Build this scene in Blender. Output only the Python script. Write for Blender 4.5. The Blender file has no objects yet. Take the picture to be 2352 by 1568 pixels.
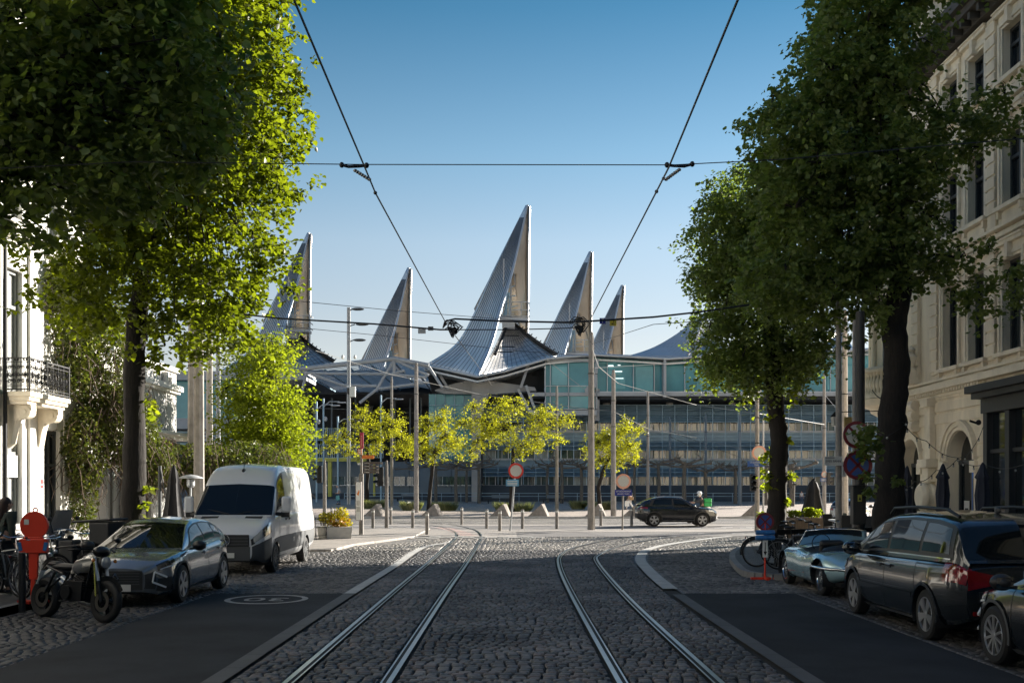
import bpy, math, random
import numpy as np
from mathutils import Vector, Matrix
SC = bpy.context.scene
COL = SC.collection
rnd = random.Random(11)
NR = np.random.default_rng(5)
FPX, EYE, CX0, HZ = 2400.0, 2.0, 1176.0, 1122.0
PI = math.pi

def P(px, py, d):
    "world point seen at (px, py) of the 2352 px wide photograph at distance d"
    return Vector(((px - CX0) * d / FPX, d, EYE + (HZ - py) * d / FPX))
def XA(px, d): return (px - CX0) * d / FPX
def ZA(py, d): return EYE + (HZ - py) * d / FPX
def G(px, py):
    d = FPX * EYE / (py - HZ)
    return Vector(((px - CX0) * d / FPX, d, 0))
def clamp(v, a=0.0, b=1.0): return max(a, min(b, v))
def zg(x, y):
    "height of the square, which rises gently towards the courthouse"
    t = clamp((y - 72) / 50)
    return 0.4 * t + 0.32 * min(1, t / .4) * clamp((-x - 6) / 8)

# ---------------------------------------------------------------- mesh builder
class MB:
    def __init__(s): s.v = []; s.f = []
    def add(s, vs, fs):
        o = len(s.v)
        s.v += [tuple(v) for v in vs]
        s.f += [[i + o for i in f] for f in fs]
        return s
    def box(s, x0, x1, y0, y1, z0, z1):
        x0, x1 = min(x0, x1), max(x0, x1); y0, y1 = min(y0, y1), max(y0, y1); z0, z1 = min(z0, z1), max(z0, z1)
        return s.add([(x0,y0,z0),(x1,y0,z0),(x1,y1,z0),(x0,y1,z0),(x0,y0,z1),(x1,y0,z1),(x1,y1,z1),(x0,y1,z1)],
                     [(0,3,2,1),(4,5,6,7),(0,1,5,4),(1,2,6,5),(2,3,7,6),(3,0,4,7)])
    def obox(s, c, sx, sy, sz, rot=None):
        R = rot if rot is not None else Matrix.Identity(3)
        if isinstance(rot, (int, float)): R = Matrix.Rotation(rot, 3, 'Z')
        c = Vector(c); vs = []
        for k in (-.5, .5):
            for a, b in ((-.5,-.5),(.5,-.5),(.5,.5),(-.5,.5)):
                vs.append(c + R @ Vector((a*sx, b*sy, k*sz)))
        return s.add(vs, [(0,3,2,1),(4,5,6,7),(0,1,5,4),(1,2,6,5),(2,3,7,6),(3,0,4,7)])
    def bar(s, a, b, w, h=None, up=(0,0,1)):
        a, b = Vector(a), Vector(b); h = h or w
        d = (b - a).normalized(); up = Vector(up)
        if abs(d.dot(up)) > .98: up = Vector((1,0,0))
        r = d.cross(up).normalized(); u = r.cross(d).normalized()
        vs = []
        for p in (a, b):
            for i, j in ((-.5,-.5),(.5,-.5),(.5,.5),(-.5,.5)): vs.append(p + r*(i*w) + u*(j*h))
        return s.add(vs, [(0,3,2,1),(4,5,6,7),(0,1,5,4),(1,2,6,5),(2,3,7,6),(3,0,4,7)])
    def tube(s, pts, r, n=8, cap=True):
        pts = [Vector(p) for p in pts]; m = len(pts)
        rs = r if isinstance(r, (list, tuple)) else [r]*m
        vs = []; ref = None
        for i, p in enumerate(pts):
            d = (pts[min(i+1, m-1)] - pts[max(i-1, 0)])
            d = d.normalized() if d.length > 1e-9 else Vector((0,0,1))
            if ref is None: ref = Vector((0,0,1)) if abs(d.z) < .9 else Vector((1,0,0))
            a = (ref - d*ref.dot(d))
            a = a.normalized() if a.length > 1e-6 else d.orthogonal().normalized()
            ref = a; b = d.cross(a)
            for k in range(n):
                t = 2*PI*k/n
                vs.append(p + (a*math.cos(t) + b*math.sin(t))*rs[i])
        fs = []
        for i in range(m-1):
            for k in range(n):
                fs.append((i*n+k, i*n+(k+1)%n, (i+1)*n+(k+1)%n, (i+1)*n+k))
        if cap: fs.append(tuple(range(n))[::-1]); fs.append(tuple((m-1)*n+k for k in range(n)))
        return s.add(vs, fs)
    def lathe(s, prof, n=20, loc=(0,0,0), R=None, cap=True):
        loc = Vector(loc); vs = []; m = len(prof)
        for r, z in prof:
            for k in range(n):
                t = 2*PI*k/n; p = Vector((r*math.cos(t), r*math.sin(t), z))
                if R is not None: p = R @ p
                vs.append(loc + p)
        fs = []
        for i in range(m-1):
            for k in range(n): fs.append((i*n+k, i*n+(k+1)%n, (i+1)*n+(k+1)%n, (i+1)*n+k))
        if cap:
            if prof[0][0] > 1e-4: fs.append(tuple(range(n))[::-1])
            if prof[-1][0] > 1e-4: fs.append(tuple((m-1)*n+k for k in range(n)))
        return s.add(vs, fs)
    def prism(s, poly, off, base=(0,0,0), u=(1,0,0), v=(0,0,1)):
        "polygon (a,b) -> base + a*u + b*v, extruded by vector off"
        base, u, v, off = Vector(base), Vector(u), Vector(v), Vector(off); n = len(poly)
        vs = [base + u*a + v*b for a, b in poly]; vs += [p + off for p in vs]
        fs = [tuple(range(n))[::-1], tuple(range(n, 2*n))]
        for i in range(n): fs.append((i, (i+1) % n, n+(i+1) % n, n+i))
        return s.add(vs, fs)
    def quad(s, a, b, c, d): return s.add([a, b, c, d], [(0,1,2,3)])
    def grid(s, fn, nu, nv):
        vs = [fn(i/nu, j/nv) for i in range(nu+1) for j in range(nv+1)]
        fs = [(i*(nv+1)+j, (i+1)*(nv+1)+j, (i+1)*(nv+1)+j+1, i*(nv+1)+j+1) for i in range(nu) for j in range(nv)]
        return s.add(vs, fs)
    def ellipsoid(s, c, rx, ry, rz, n=12, m=8, R=None):
        c = Vector(c); vs = []; fs = []
        for i in range(m+1):
            ph = -PI/2 + PI*i/m
            for k in range(n):
                t = 2*PI*k/n
                p = Vector((rx*math.cos(ph)*math.cos(t), ry*math.cos(ph)*math.sin(t), rz*math.sin(ph)))
                vs.append(c + (R @ p if R is not None else p))
        for i in range(m):
            for k in range(n): fs.append((i*n+k, i*n+(k+1)%n, (i+1)*n+(k+1)%n, (i+1)*n+k))
        return s.add(vs, fs)
    def build(s, name, mat, parent=None, smooth=0, bevel=0, loc=None, solid=0, sub=0):
        me = bpy.data.meshes.new(name)
        me.from_pydata(s.v, [], s.f); me.update()
        if smooth:
            me.shade_smooth(); me.set_sharp_from_angle(angle=math.radians(smooth))
        o = bpy.data.objects.new(name, me); COL.objects.link(o)
        if mat is not None: me.materials.append(mat)
        if parent is not None: o.parent = parent
        if loc is not None: o.location = loc
        if solid:
            md = o.modifiers.new('solid', 'SOLIDIFY'); md.thickness = solid; md.offset = 0
        if bevel:
            md = o.modifiers.new('bevel', 'BEVEL'); md.width = bevel; md.segments = 2; md.limit_method = 'ANGLE'
        if sub:
            md = o.modifiers.new('sub', 'SUBSURF'); md.levels = sub; md.render_levels = sub
        return o

def np_mesh(name, verts, faces, mat, parent=None):
    "fast mesh from numpy arrays, all faces with the same number of corners"
    me = bpy.data.meshes.new(name); n, k = faces.shape
    me.vertices.add(len(verts)); me.vertices.foreach_set('co', verts.astype(np.float32).ravel())
    me.loops.add(n*k); me.loops.foreach_set('vertex_index', faces.astype(np.int32).ravel())
    me.polygons.add(n); me.polygons.foreach_set('loop_start', np.arange(0, n*k, k, dtype=np.int32))
    me.update(calc_edges=True); me.validate()
    me.materials.append(mat)
    o = bpy.data.objects.new(name, me); COL.objects.link(o)
    if parent is not None: o.parent = parent
    return o

def tag(o, label=None, cat=None, group=None, kind=None):
    if label: o['label'] = label
    if cat: o['category'] = cat
    if group: o['group'] = group
    if kind: o['kind'] = kind
    return o
def thing(name, label, cat, loc=(0,0,0), rz=0, group=None):
    o = bpy.data.objects.new(name, None); COL.objects.link(o)
    o.location = loc; o.rotation_euler = (0, 0, rz); o.empty_display_size = .2
    return tag(o, label, cat, group)
def dup(src, loc, rz=0, label=None, scale=None):
    def cp(o, par):
        c = o.copy(); COL.objects.link(c)
        if par is not None: c.parent = par
        for ch in list(o.children): cp(ch, c)
        return c
    r = cp(src, None); r.location = loc; r.rotation_euler = (0, 0, rz)
    if scale: r.scale = (scale,)*3
    if label: r['label'] = label
    return r
def struct(o, kind='structure'):
    o['kind'] = kind; return o
def text(s, size, mat, parent, loc, rot=(PI/2, 0, 0), name='lettering', ext=.002, align='CENTER', sx=1):
    c = bpy.data.curves.new(name, 'FONT'); c.body = s; c.size = size; c.extrude = ext
    c.align_x = align; c.align_y = 'CENTER'
    o = bpy.data.objects.new(name, c); COL.objects.link(o); c.materials.append(mat)
    bpy.context.view_layer.update(); me = bpy.data.meshes.new_from_object(o.evaluated_get(bpy.context.evaluated_depsgraph_get()))
    COL.objects.unlink(o); bpy.data.objects.remove(o); o = bpy.data.objects.new(name, me); COL.objects.link(o)
    if not me.materials: me.materials.append(mat)
    o.parent = parent; o.location = loc; o.rotation_euler = rot; o.scale = (sx, 1, 1)
    return o

# ---------------------------------------------------------------- materials
def lnk(t, a, b): t.links.new(a, b)
def mat(name, col, rough=.5, metal=0., var=0., vs=3., bump=0., bs=30., coat=0., spec=.5, emit=0., ior=None, col2=None, stretch=None, det=6):
    m = bpy.data.materials.new(name); m.use_nodes = True
    t = m.node_tree; b = t.nodes['Principled BSDF']
    b.inputs['Base Color'].default_value = (*col, 1); b.inputs['Roughness'].default_value = rough
    b.inputs['Metallic'].default_value = metal; b.inputs['Coat Weight'].default_value = coat
    b.inputs['Coat Roughness'].default_value = .03
    b.inputs['Specular IOR Level'].default_value = spec
    if ior: b.inputs['IOR'].default_value = ior
    if emit: b.inputs['Emission Color'].default_value = (*col, 1); b.inputs['Emission Strength'].default_value = emit
    if var or bump or col2:
        tc = t.nodes.new('ShaderNodeTexCoord'); src = tc.outputs['Object']
        if stretch:
            mp = t.nodes.new('ShaderNodeMapping'); mp.inputs['Scale'].default_value = stretch
            lnk(t, src, mp.inputs['Vector']); src = mp.outputs['Vector']
    if var or col2:
        n = t.nodes.new('ShaderNodeTexNoise'); n.inputs['Scale'].default_value = vs; n.inputs['Detail'].default_value = det
        n.inputs['Roughness'].default_value = .62
        lnk(t, src, n.inputs['Vector'])
        r = t.nodes.new('ShaderNodeValToRGB'); r.color_ramp.elements[0].position = .3; r.color_ramp.elements[1].position = .72
        c2 = col2 or col
        r.color_ramp.elements[0].color = (*[c*(1-var) for c in col], 1)
        r.color_ramp.elements[1].color = (*[min(1, c*(1+var)) for c in c2], 1)
        lnk(t, n.outputs['Fac'], r.inputs['Fac']); lnk(t, r.outputs['Color'], b.inputs['Base Color'])
    if bump:
        n2 = t.nodes.new('ShaderNodeTexNoise'); n2.inputs['Scale'].default_value = bs; n2.inputs['Detail'].default_value = 4
        lnk(t, src, n2.inputs['Vector'])
        bp = t.nodes.new('ShaderNodeBump'); bp.inputs['Strength'].default_value = bump; bp.inputs['Distance'].default_value = .02
        lnk(t, n2.outputs['Fac'], bp.inputs['Height']); lnk(t, bp.outputs['Normal'], b.inputs['Normal'])
    return m

def brickmat(name, c1, c2, mort, bw, rh, ms=.012, rough=.6, bump=.5, warp=.0, axis='xy', off=.5, var=.35, smooth=.3, nscale=1.2, spec=.5, rot=0):
    m = bpy.data.materials.new(name); m.use_nodes = True
    t = m.node_tree; b = t.nodes['Principled BSDF']; N = t.nodes.new
    b.inputs['Roughness'].default_value = rough; b.inputs['Specular IOR Level'].default_value = spec
    tc = N('ShaderNodeTexCoord'); src = tc.outputs['Object']
    if axis != 'xy':
        sp = N('ShaderNodeSeparateXYZ'); cb = N('ShaderNodeCombineXYZ'); lnk(t, src, sp.inputs[0])
        lnk(t, sp.outputs[axis[0].upper()], cb.inputs[0]); lnk(t, sp.outputs[axis[1].upper()], cb.inputs[1]); src = cb.outputs[0]
    if rot:
        mp = N('ShaderNodeMapping'); mp.inputs['Rotation'].default_value = (0, 0, rot); lnk(t, src, mp.inputs[0]); src = mp.outputs[0]
    if warp:
        nw = N('ShaderNodeTexNoise'); nw.inputs['Scale'].default_value = 2.2; nw.inputs['Detail'].default_value = 3
        lnk(t, src, nw.inputs['Vector'])
        vm = N('ShaderNodeVectorMath'); vm.operation = 'SCALE'; vm.inputs['Scale'].default_value = warp
        lnk(t, nw.outputs['Color'], vm.inputs[0])
        va = N('ShaderNodeVectorMath'); va.operation = 'ADD'; lnk(t, src, va.inputs[0]); lnk(t, vm.outputs[0], va.inputs[1]); src = va.outputs[0]
    bk = N('ShaderNodeTexBrick'); bk.offset = off
    for k, v in (('Scale', 1), ('Brick Width', bw), ('Row Height', rh), ('Mortar Size', ms), ('Mortar Smooth', smooth), ('Bias', 0)): bk.inputs[k].default_value = v
    bk.inputs['Color1'].default_value = (*c1, 1); bk.inputs['Color2'].default_value = (*c2, 1); bk.inputs['Mortar'].default_value = (*mort, 1)
    lnk(t, src, bk.inputs['Vector'])
    n = N('ShaderNodeTexNoise'); n.inputs['Scale'].default_value = nscale; n.inputs['Detail'].default_value = 8; n.inputs['Roughness'].default_value = .65
    lnk(t, src, n.inputs['Vector'])
    mr = N('ShaderNodeMapRange'); mr.inputs['From Min'].default_value = .3; mr.inputs['From Max'].default_value = .7
    mr.inputs['To Min'].default_value = 1 - var; mr.inputs['To Max'].default_value = 1 + var
    lnk(t, n.outputs['Fac'], mr.inputs['Value'])
    mx = N('ShaderNodeVectorMath'); mx.operation = 'SCALE'; lnk(t, bk.outputs['Color'], mx.inputs[0]); lnk(t, mr.outputs[0], mx.inputs['Scale'])
    lnk(t, mx.outputs[0], b.inputs['Base Color'])
    n3 = N('ShaderNodeTexNoise'); n3.inputs['Scale'].default_value = 25; n3.inputs['Detail'].default_value = 4; lnk(t, src, n3.inputs['Vector'])
    ad = N('ShaderNodeMath'); ad.operation = 'MULTIPLY_ADD'; ad.inputs[1].default_value = -1; lnk(t, bk.outputs['Fac'], ad.inputs[0])
    m3 = N('ShaderNodeMath'); m3.operation = 'MULTIPLY'; m3.inputs[1].default_value = .45; lnk(t, n3.outputs['Fac'], m3.inputs[0]); lnk(t, m3.outputs[0], ad.inputs[2])
    bp = N('ShaderNodeBump'); bp.inputs['Strength'].default_value = bump; bp.inputs['Distance'].default_value = .015
    lnk(t, ad.outputs[0], bp.inputs['Height']); lnk(t, bp.outputs['Normal'], b.inputs['Normal'])
    return m

def leafmat(name, c1, c2, trans=.45, tcol=None, rough=.45):
    m = bpy.data.materials.new(name); m.use_nodes = True
    t = m.node_tree; N = t.nodes.new; b = t.nodes['Principled BSDF']; out = t.nodes['Material Output']
    g = N('ShaderNodeNewGeometry'); r = N('ShaderNodeValToRGB'); r.color_ramp.elements[0].color = (*c1, 1); r.color_ramp.elements[1].color = (*c2, 1)
    lnk(t, g.outputs['Random Per Island'], r.inputs['Fac'])
    lnk(t, r.outputs['Color'], b.inputs['Base Color']); b.inputs['Roughness'].default_value = rough; b.inputs['Specular IOR Level'].default_value = .3
    tr = N('ShaderNodeBsdfTranslucent'); hs = N('ShaderNodeMix'); hs.data_type = 'RGBA'; hs.blend_type = 'MULTIPLY'; hs.inputs['Factor'].default_value = 1
    tcol = tcol or (2.2, 2.6, .9)
    lnk(t, r.outputs['Color'], hs.inputs['A']); hs.inputs['B'].default_value = (*tcol, 1); lnk(t, hs.outputs['Result'], tr.inputs['Color'])
    mx = N('ShaderNodeMixShader'); mx.inputs[0].default_value = trans
    lnk(t, b.outputs[0], mx.inputs[1]); lnk(t, tr.outputs[0], mx.inputs[2]); lnk(t, mx.outputs[0], out.inputs['Surface'])
    return m

def islandmat(name, cols, rough=.5, bump=.3, bs=60, spec=.5, nvar=.3, ns=.7):
    m = bpy.data.materials.new(name); m.use_nodes = True
    t = m.node_tree; N = t.nodes.new; b = t.nodes['Principled BSDF']
    g = N('ShaderNodeNewGeometry'); r = N('ShaderNodeValToRGB'); e = r.color_ramp.elements
    while len(e) < len(cols): e.new(.5)
    for i, c in enumerate(cols): e[i].position = i/(len(cols)-1); e[i].color = (*c, 1)
    lnk(t, g.outputs['Random Per Island'], r.inputs['Fac'])
    tc = N('ShaderNodeTexCoord'); n = N('ShaderNodeTexNoise'); n.inputs['Scale'].default_value = ns; n.inputs['Detail'].default_value = 6; lnk(t, tc.outputs['Object'], n.inputs['Vector'])
    mr = N('ShaderNodeMapRange'); mr.inputs['From Min'].default_value = .3; mr.inputs['From Max'].default_value = .7; mr.inputs['To Min'].default_value = 1-nvar; mr.inputs['To Max'].default_value = 1+nvar
    lnk(t, n.outputs['Fac'], mr.inputs['Value'])
    mx = N('ShaderNodeVectorMath'); mx.operation = 'SCALE'; lnk(t, r.outputs['Color'], mx.inputs[0]); lnk(t, mr.outputs[0], mx.inputs['Scale']); lnk(t, mx.outputs[0], b.inputs['Base Color'])
    b.inputs['Roughness'].default_value = rough; b.inputs['Specular IOR Level'].default_value = spec
    n2 = N('ShaderNodeTexNoise'); n2.inputs['Scale'].default_value = bs; n2.inputs['Detail'].default_value = 3; lnk(t, tc.outputs['Object'], n2.inputs['Vector'])
    bp = N('ShaderNodeBump'); bp.inputs['Strength'].default_value = bump; bp.inputs['Distance'].default_value = .01
    lnk(t, n2.outputs['Fac'], bp.inputs['Height']); lnk(t, bp.outputs['Normal'], b.inputs['Normal'])
    return m

M = {}
M['black'] = mat('black_plastic', (.012,.012,.013), .45)
M['rubber'] = mat('rubber', (.006,.006,.0065), .7, var=.3, vs=20)
M['glass'] = mat('dark_glass', (.006,.008,.009), .03, ior=1.5)
M['chrome'] = mat('chrome', (.75,.75,.76), .12, 1)
M['alloy'] = mat('alloy', (.50,.51,.53), .3, .85)
M['darkmetal'] = mat('dark_metal', (.014,.014,.015), .4, .6)
M['steel'] = mat('galvanised_steel', (.38,.40,.42), .42, .7, var=.2, vs=6)
M['concrete'] = mat('pole_concrete', (.27,.245,.22), .85, var=.25, vs=3, bump=.25, bs=40)
M['blockconc'] = mat('block_concrete', (.25,.22,.19), .9, var=.3, vs=4, bump=.4, bs=25)
M['white'] = mat('white_paint', (.78,.78,.76), .5)
M['whiteplate'] = mat('white_plate', (.6,.6,.58), .5)
M['red'] = mat('sign_red', (.17,.012,.018), .45)
M['fadedred'] = mat('faded_red', (.75,.34,.24), .5)
M['signwhite'] = mat('sign_white', (.62,.62,.58), .5, var=.12, vs=8)
M['blue'] = mat('sign_blue', (.022,.075,.26), .4)
M['navy'] = mat('sign_navy', (.02,.03,.22), .4)
M['skin'] = mat('skin', (.50,.30,.22), .55)
# ================================================================ ground
M['asphalt'] = mat('asphalt', (.030,.032,.035), .85, var=.42, vs=.55, bump=.5, bs=160, spec=.2)
M['asphalt_far'] = mat('bike_path_asphalt', (.13,.12,.115), .85, var=.15, vs=1, bump=.3, bs=120)
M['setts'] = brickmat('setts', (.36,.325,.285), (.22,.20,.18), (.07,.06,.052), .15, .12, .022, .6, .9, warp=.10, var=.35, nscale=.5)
M['setts_lane'] = brickmat('lane_setts', (.17,.16,.152), (.105,.102,.10), (.035,.033,.031), .14, .10, .014, .6, .9, warp=.12, var=.35, nscale=.6)  # shade of the street lanes put into the darker sett colour
M['slabs'] = brickmat('paving_slabs', (.33,.295,.26), (.28,.25,.22), (.17,.145,.13), .6, .6, .012, .75, .25, var=.16, nscale=.8)
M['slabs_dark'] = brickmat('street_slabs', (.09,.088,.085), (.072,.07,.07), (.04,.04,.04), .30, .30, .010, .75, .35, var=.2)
M['plaza'] = brickmat('plaza_pavers', (.46,.385,.33), (.35,.29,.25), (.17,.14,.12), .9, .10, .014, .75, .5, warp=.04, var=.25, nscale=.5)
M['band'] = brickmat('band_stone', (.085,.082,.08), (.07,.068,.066), (.03,.03,.03), 8, .9, .01, .75, .3, off=0, var=.2)
M['kerb'] = brickmat('kerb_stone', (.22,.21,.20), (.18,.172,.165), (.06,.06,.06), 8, .9, .01, .75, .3, off=0, var=.2)
M['whiteband'] = mat('white_band', (.42,.41,.39), .75, var=.2, vs=2.5, bump=.3, bs=60)
M['paint'] = mat('road_paint', (.30,.29,.27), .75, var=.35, vs=9)
M['sand'] = mat('joint_sand', (.022,.020,.018), .95)
M['rail'] = mat('rail_steel', (.34,.345,.36), .28, 1, var=.12, vs=5)
M['groove'] = mat('rail_groove', (.012,.011,.010), .8)
M['ground'] = mat('far_ground', (.16,.15,.14), .9, var=.2, vs=.2)

def sheet(name, poly, z, m, step=None):
    mb = MB(); mb.add([(x, y, z) for x, y in poly], [tuple(range(len(poly)))])
    return struct(mb.build(name, m))
def ribbon(mb, path, hw, z, zoff=0, shift=0):
    "flat strip along a path of (x,y)"
    n = len(path); vs = []
    for i, (x, y) in enumerate(path):
        a = path[max(i-1, 0)]; b = path[min(i+1, n-1)]
        tx, ty = b[0]-a[0], b[1]-a[1]; l = math.hypot(tx, ty) or 1
        nx, ny = -ty/l, tx/l
        vs.append((x+nx*(shift+hw), y+ny*(shift+hw), z)); vs.append((x+nx*(shift-hw), y+ny*(shift-hw), z))
    mb.add(vs, [(2*i, 2*i+1, 2*i+3, 2*i+2) for i in range(n-1)])
def smooth_path(pts, n=8):
    out = []
    p = [Vector((a, b, 0)) for a, b in pts]; p = [p[0]*2-p[1]] + p + [p[-1]*2-p[-2]]
    for i in range(1, len(p)-2):
        for k in range(n):
            t = k/n; a, b, c, d = p[i-1], p[i], p[i+1], p[i+2]
            q = .5*((2*b)+(c-a)*t+(2*a-5*b+4*c-d)*t*t+(3*b-a-3*c+d)*t**3); out.append((q.x, q.y))
    out.append(pts[-1]); return out

sheet('ground', [(-900,-300),(900,-300),(900,2500),(-900,2500)], -.30, M['ground'])
# street bed and setts (three pieces round the geometric cobbles)
sheet('road_bed', [(-3.25,-8),(3.3,-8),(3.3,34.3),(-3.25,34.3)], -.035, M['sand'])
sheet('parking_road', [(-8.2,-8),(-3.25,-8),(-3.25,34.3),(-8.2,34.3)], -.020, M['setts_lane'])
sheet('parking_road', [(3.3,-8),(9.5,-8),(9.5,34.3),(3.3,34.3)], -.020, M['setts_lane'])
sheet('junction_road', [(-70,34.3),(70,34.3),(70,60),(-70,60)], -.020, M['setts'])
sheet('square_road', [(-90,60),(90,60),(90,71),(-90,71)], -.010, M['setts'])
for x0, x1 in ((-5.72, -3.2), (3.22, 5.42)):
    sheet('asphalt_road', [(x0,-8),(x1,-8),(x1,20.0),(x0,20.0)], -.004, M['asphalt'])
# edge bands
LB = smooth_path([(-3.1,-8),(-3.1,8),(-3.1,20),(-3.06,27),(-3.1,33),(-2.95,36.5),(-2.3,39.2)])
RB = smooth_path([(3.12,-8),(3.12,8),(3.15,19.8),(3.42,26.8),(3.78,30.7),(4.5,34.5),(5.75,37.9),(8.04,42.3),(9.2,44)])
def band(path, lo, hi, hw, m, name):
    mb = MB(); ribbon(mb, [p for p in path if lo <= p[1] <= hi], hw, .004); struct(mb.build(name, m))
band(LB, -8, 20.1, .11, M['band'], 'road_edge'); band(LB, 19.9, 40, .11, M['whiteband'], 'white_road_edge')
band(RB, -8, 20.1, .11, M['band'], 'road_edge'); band(RB, 19.9, 46, .15, M['whiteband'], 'white_road_edge')

# tram tracks
RAILS = [smooth_path([(-2.34,-8),(-2.34,8),(-2.33,20),(-2.29,27.7),(-2.28,37.6),(-2.33,43.4),(-2.9,50),(-4.8,58.2),(-9,64.5),(-16,68),(-30,69.6)]),
         smooth_path([(-1.27,-8),(-1.27,8),(-1.25,20),(-1.2,27.7),(-1.2,37.6),(-1.3,44.5),(-2.0,52.0),(-4.1,60.2),(-8.4,65.6),(-16,69),(-30,70.6)]),
         smooth_path([(1.11,-8),(1.11,8),(1.11,20),(1.22,27.6),(1.49,31.9),(2.2,36),(3.9,41.3),(5.9,45.3),(9.3,48.6),(14,51),(22,53),(40,54)]),
         smooth_path([(2.17,-8),(2.17,8),(2.15,19),(2.36,28.6),(2.71,31.9),(3.66,36),(5.06,40.0),(7.2,44.2),(11.0,47.6),(15,49.6),(22,51.7),(40,52.7)])]
def sub(path):
    out = []
    for i in range(len(path)-1):
        (a, b), (c, d) = path[i], path[i+1]; n = max(1, int(math.hypot(c-a, d-b)/1.2))
        for k in range(n): out.append((a+(c-a)*k/n, b+(d-b)*k/n))
    return out + [path[-1]]
RAILS = [sub(r) for r in RAILS]
for ti, (side, lab) in enumerate((('l', 'tram track with two grooved rails bending left towards the square'), ('r', 'tram track with two grooved rails bending right past the corner pavement'))):
    tr = thing('tram_track', lab, 'tram track', (0,0,0), 0, 'tram tracks in the cobbled street')
    for k in (0, 1):
        path = RAILS[ti*2+k]; sgn = 1 if k == 1 else -1       # groove on the inner side
        a = MB(); ribbon(a, path, .028, .010); ribbon(a, path, .010, .008, shift=sgn*.080)
        rail = a.build('rail', M['rail'], tr)
        g = MB(); ribbon(g, path, .058, .002, shift=sgn*.034); g.build('groove', M['groove'], rail)

# cobbles of the tram bed as real stones
def xrail(k, y):
    r = RAILS[k]
    for i in range(len(r)-1):
        if r[i][1] <= y <= r[i+1][1]:
            t = (y-r[i][1])/max(1e-6, r[i+1][1]-r[i][1]); return r[i][0]+t*(r[i+1][0]-r[i][0])
    return 99
def xpath(p, y):
    for i in range(len(p)-1):
        if p[i][1] <= y <= p[i+1][1]:
            t = (y-p[i][1])/max(1e-6, p[i+1][1]-p[i][1]); return p[i][0]+t*(p[i+1][0]-p[i][0])
    return p[-1][0]
def stones(name, cc, shape, rings, cols, rough=.48, nvar=.4):
    cc = np.array(cc); nC = len(cc); K = len(shape); nr = len(rings)
    V = np.zeros((nC, nr*K+1, 3)); ca, sa = np.cos(cc[:,5]), np.sin(cc[:,5])
    jx = NR.normal(0, .02, (nC, K)); jy = NR.normal(0, .035, (nC, K))
    for ri, (s_, z_) in enumerate(rings):
        for k in range(K):
            ux = (shape[k,0]*s_ + jx[:,k])*cc[:,2]; uy = (shape[k,1]*s_ + jy[:,k])*cc[:,3]
            V[:, ri*K+k, 0] = cc[:,0] + ux*ca - uy*sa; V[:, ri*K+k, 1] = cc[:,1] + ux*sa + uy*ca
            V[:, ri*K+k, 2] = z_ + cc[:,4]*(ri > 0) + NR.normal(0, .0012, nC)
    V[:, nr*K, :] = np.stack([cc[:,0], cc[:,1], cc[:,4]+.004], 1)
    tri = []
    for ri in range(nr-1):
        for k in range(K): q = (ri*K+k, ri*K+(k+1)%K, (ri+1)*K+(k+1)%K, (ri+1)*K+k); tri += [q[:3], (q[0], q[2], q[3])]
    for k in range(K): tri.append(((nr-1)*K+k, (nr-1)*K+(k+1)%K, nr*K))
    Fc = (np.array(tri)[None] + (np.arange(nC)*(nr*K+1))[:, None, None]).reshape(-1, 3)
    m = islandmat(name, cols, rough, .5, 70, nvar=nvar, ns=.6)
    co = np_mesh(name, V.reshape(-1, 3), Fc, m); co.data.shade_smooth(); return struct(co)
oct_ = np.array([(-1,-.78),(-.84,-1),(0,-1.03),(.84,-1),(1,-.78),(1.02,.78),(.84,1),(0,1.03),(-.84,1),(-1,.78)])*.5
cc = []
y = 6.0
while y < 34.2:
    h = .128 + rnd.uniform(-.008, .008)
    edges = [xpath(LB, y)+.15] + [v for k in range(4) for v in (xrail(k, y)-(.115 if k % 2 else .055), xrail(k, y)+(.055 if k % 2 else .115))] + [xpath(RB, y)-.18]
    for a, b in ((edges[0], edges[1]), (edges[2], edges[3]), (edges[4], edges[5]), (edges[6], edges[7]), (edges[8], edges[9])):
        x = a - (rnd.uniform(0, .12))
        while x < b - .03:
            w = rnd.uniform(.12, .18)
            x1 = min(x + w, b); x0 = max(x, a)
            if x1 - x0 > .05: cc.append(((x0+x1)/2, y+h/2+rnd.uniform(-.008,.008), (x1-x0)-.026, h-.027, rnd.uniform(-.006,.004), rnd.uniform(-.03,.03)))
            x += w
    y += h
stones('cobbled_road', cc, oct_, [(1.0, -.034), (.95, -.007), (.82, .0)], [(.06,.06,.06),(.10,.098,.096),(.15,.146,.142),(.125,.10,.092),(.085,.084,.085),(.13,.126,.122)], .64, .5)
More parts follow.
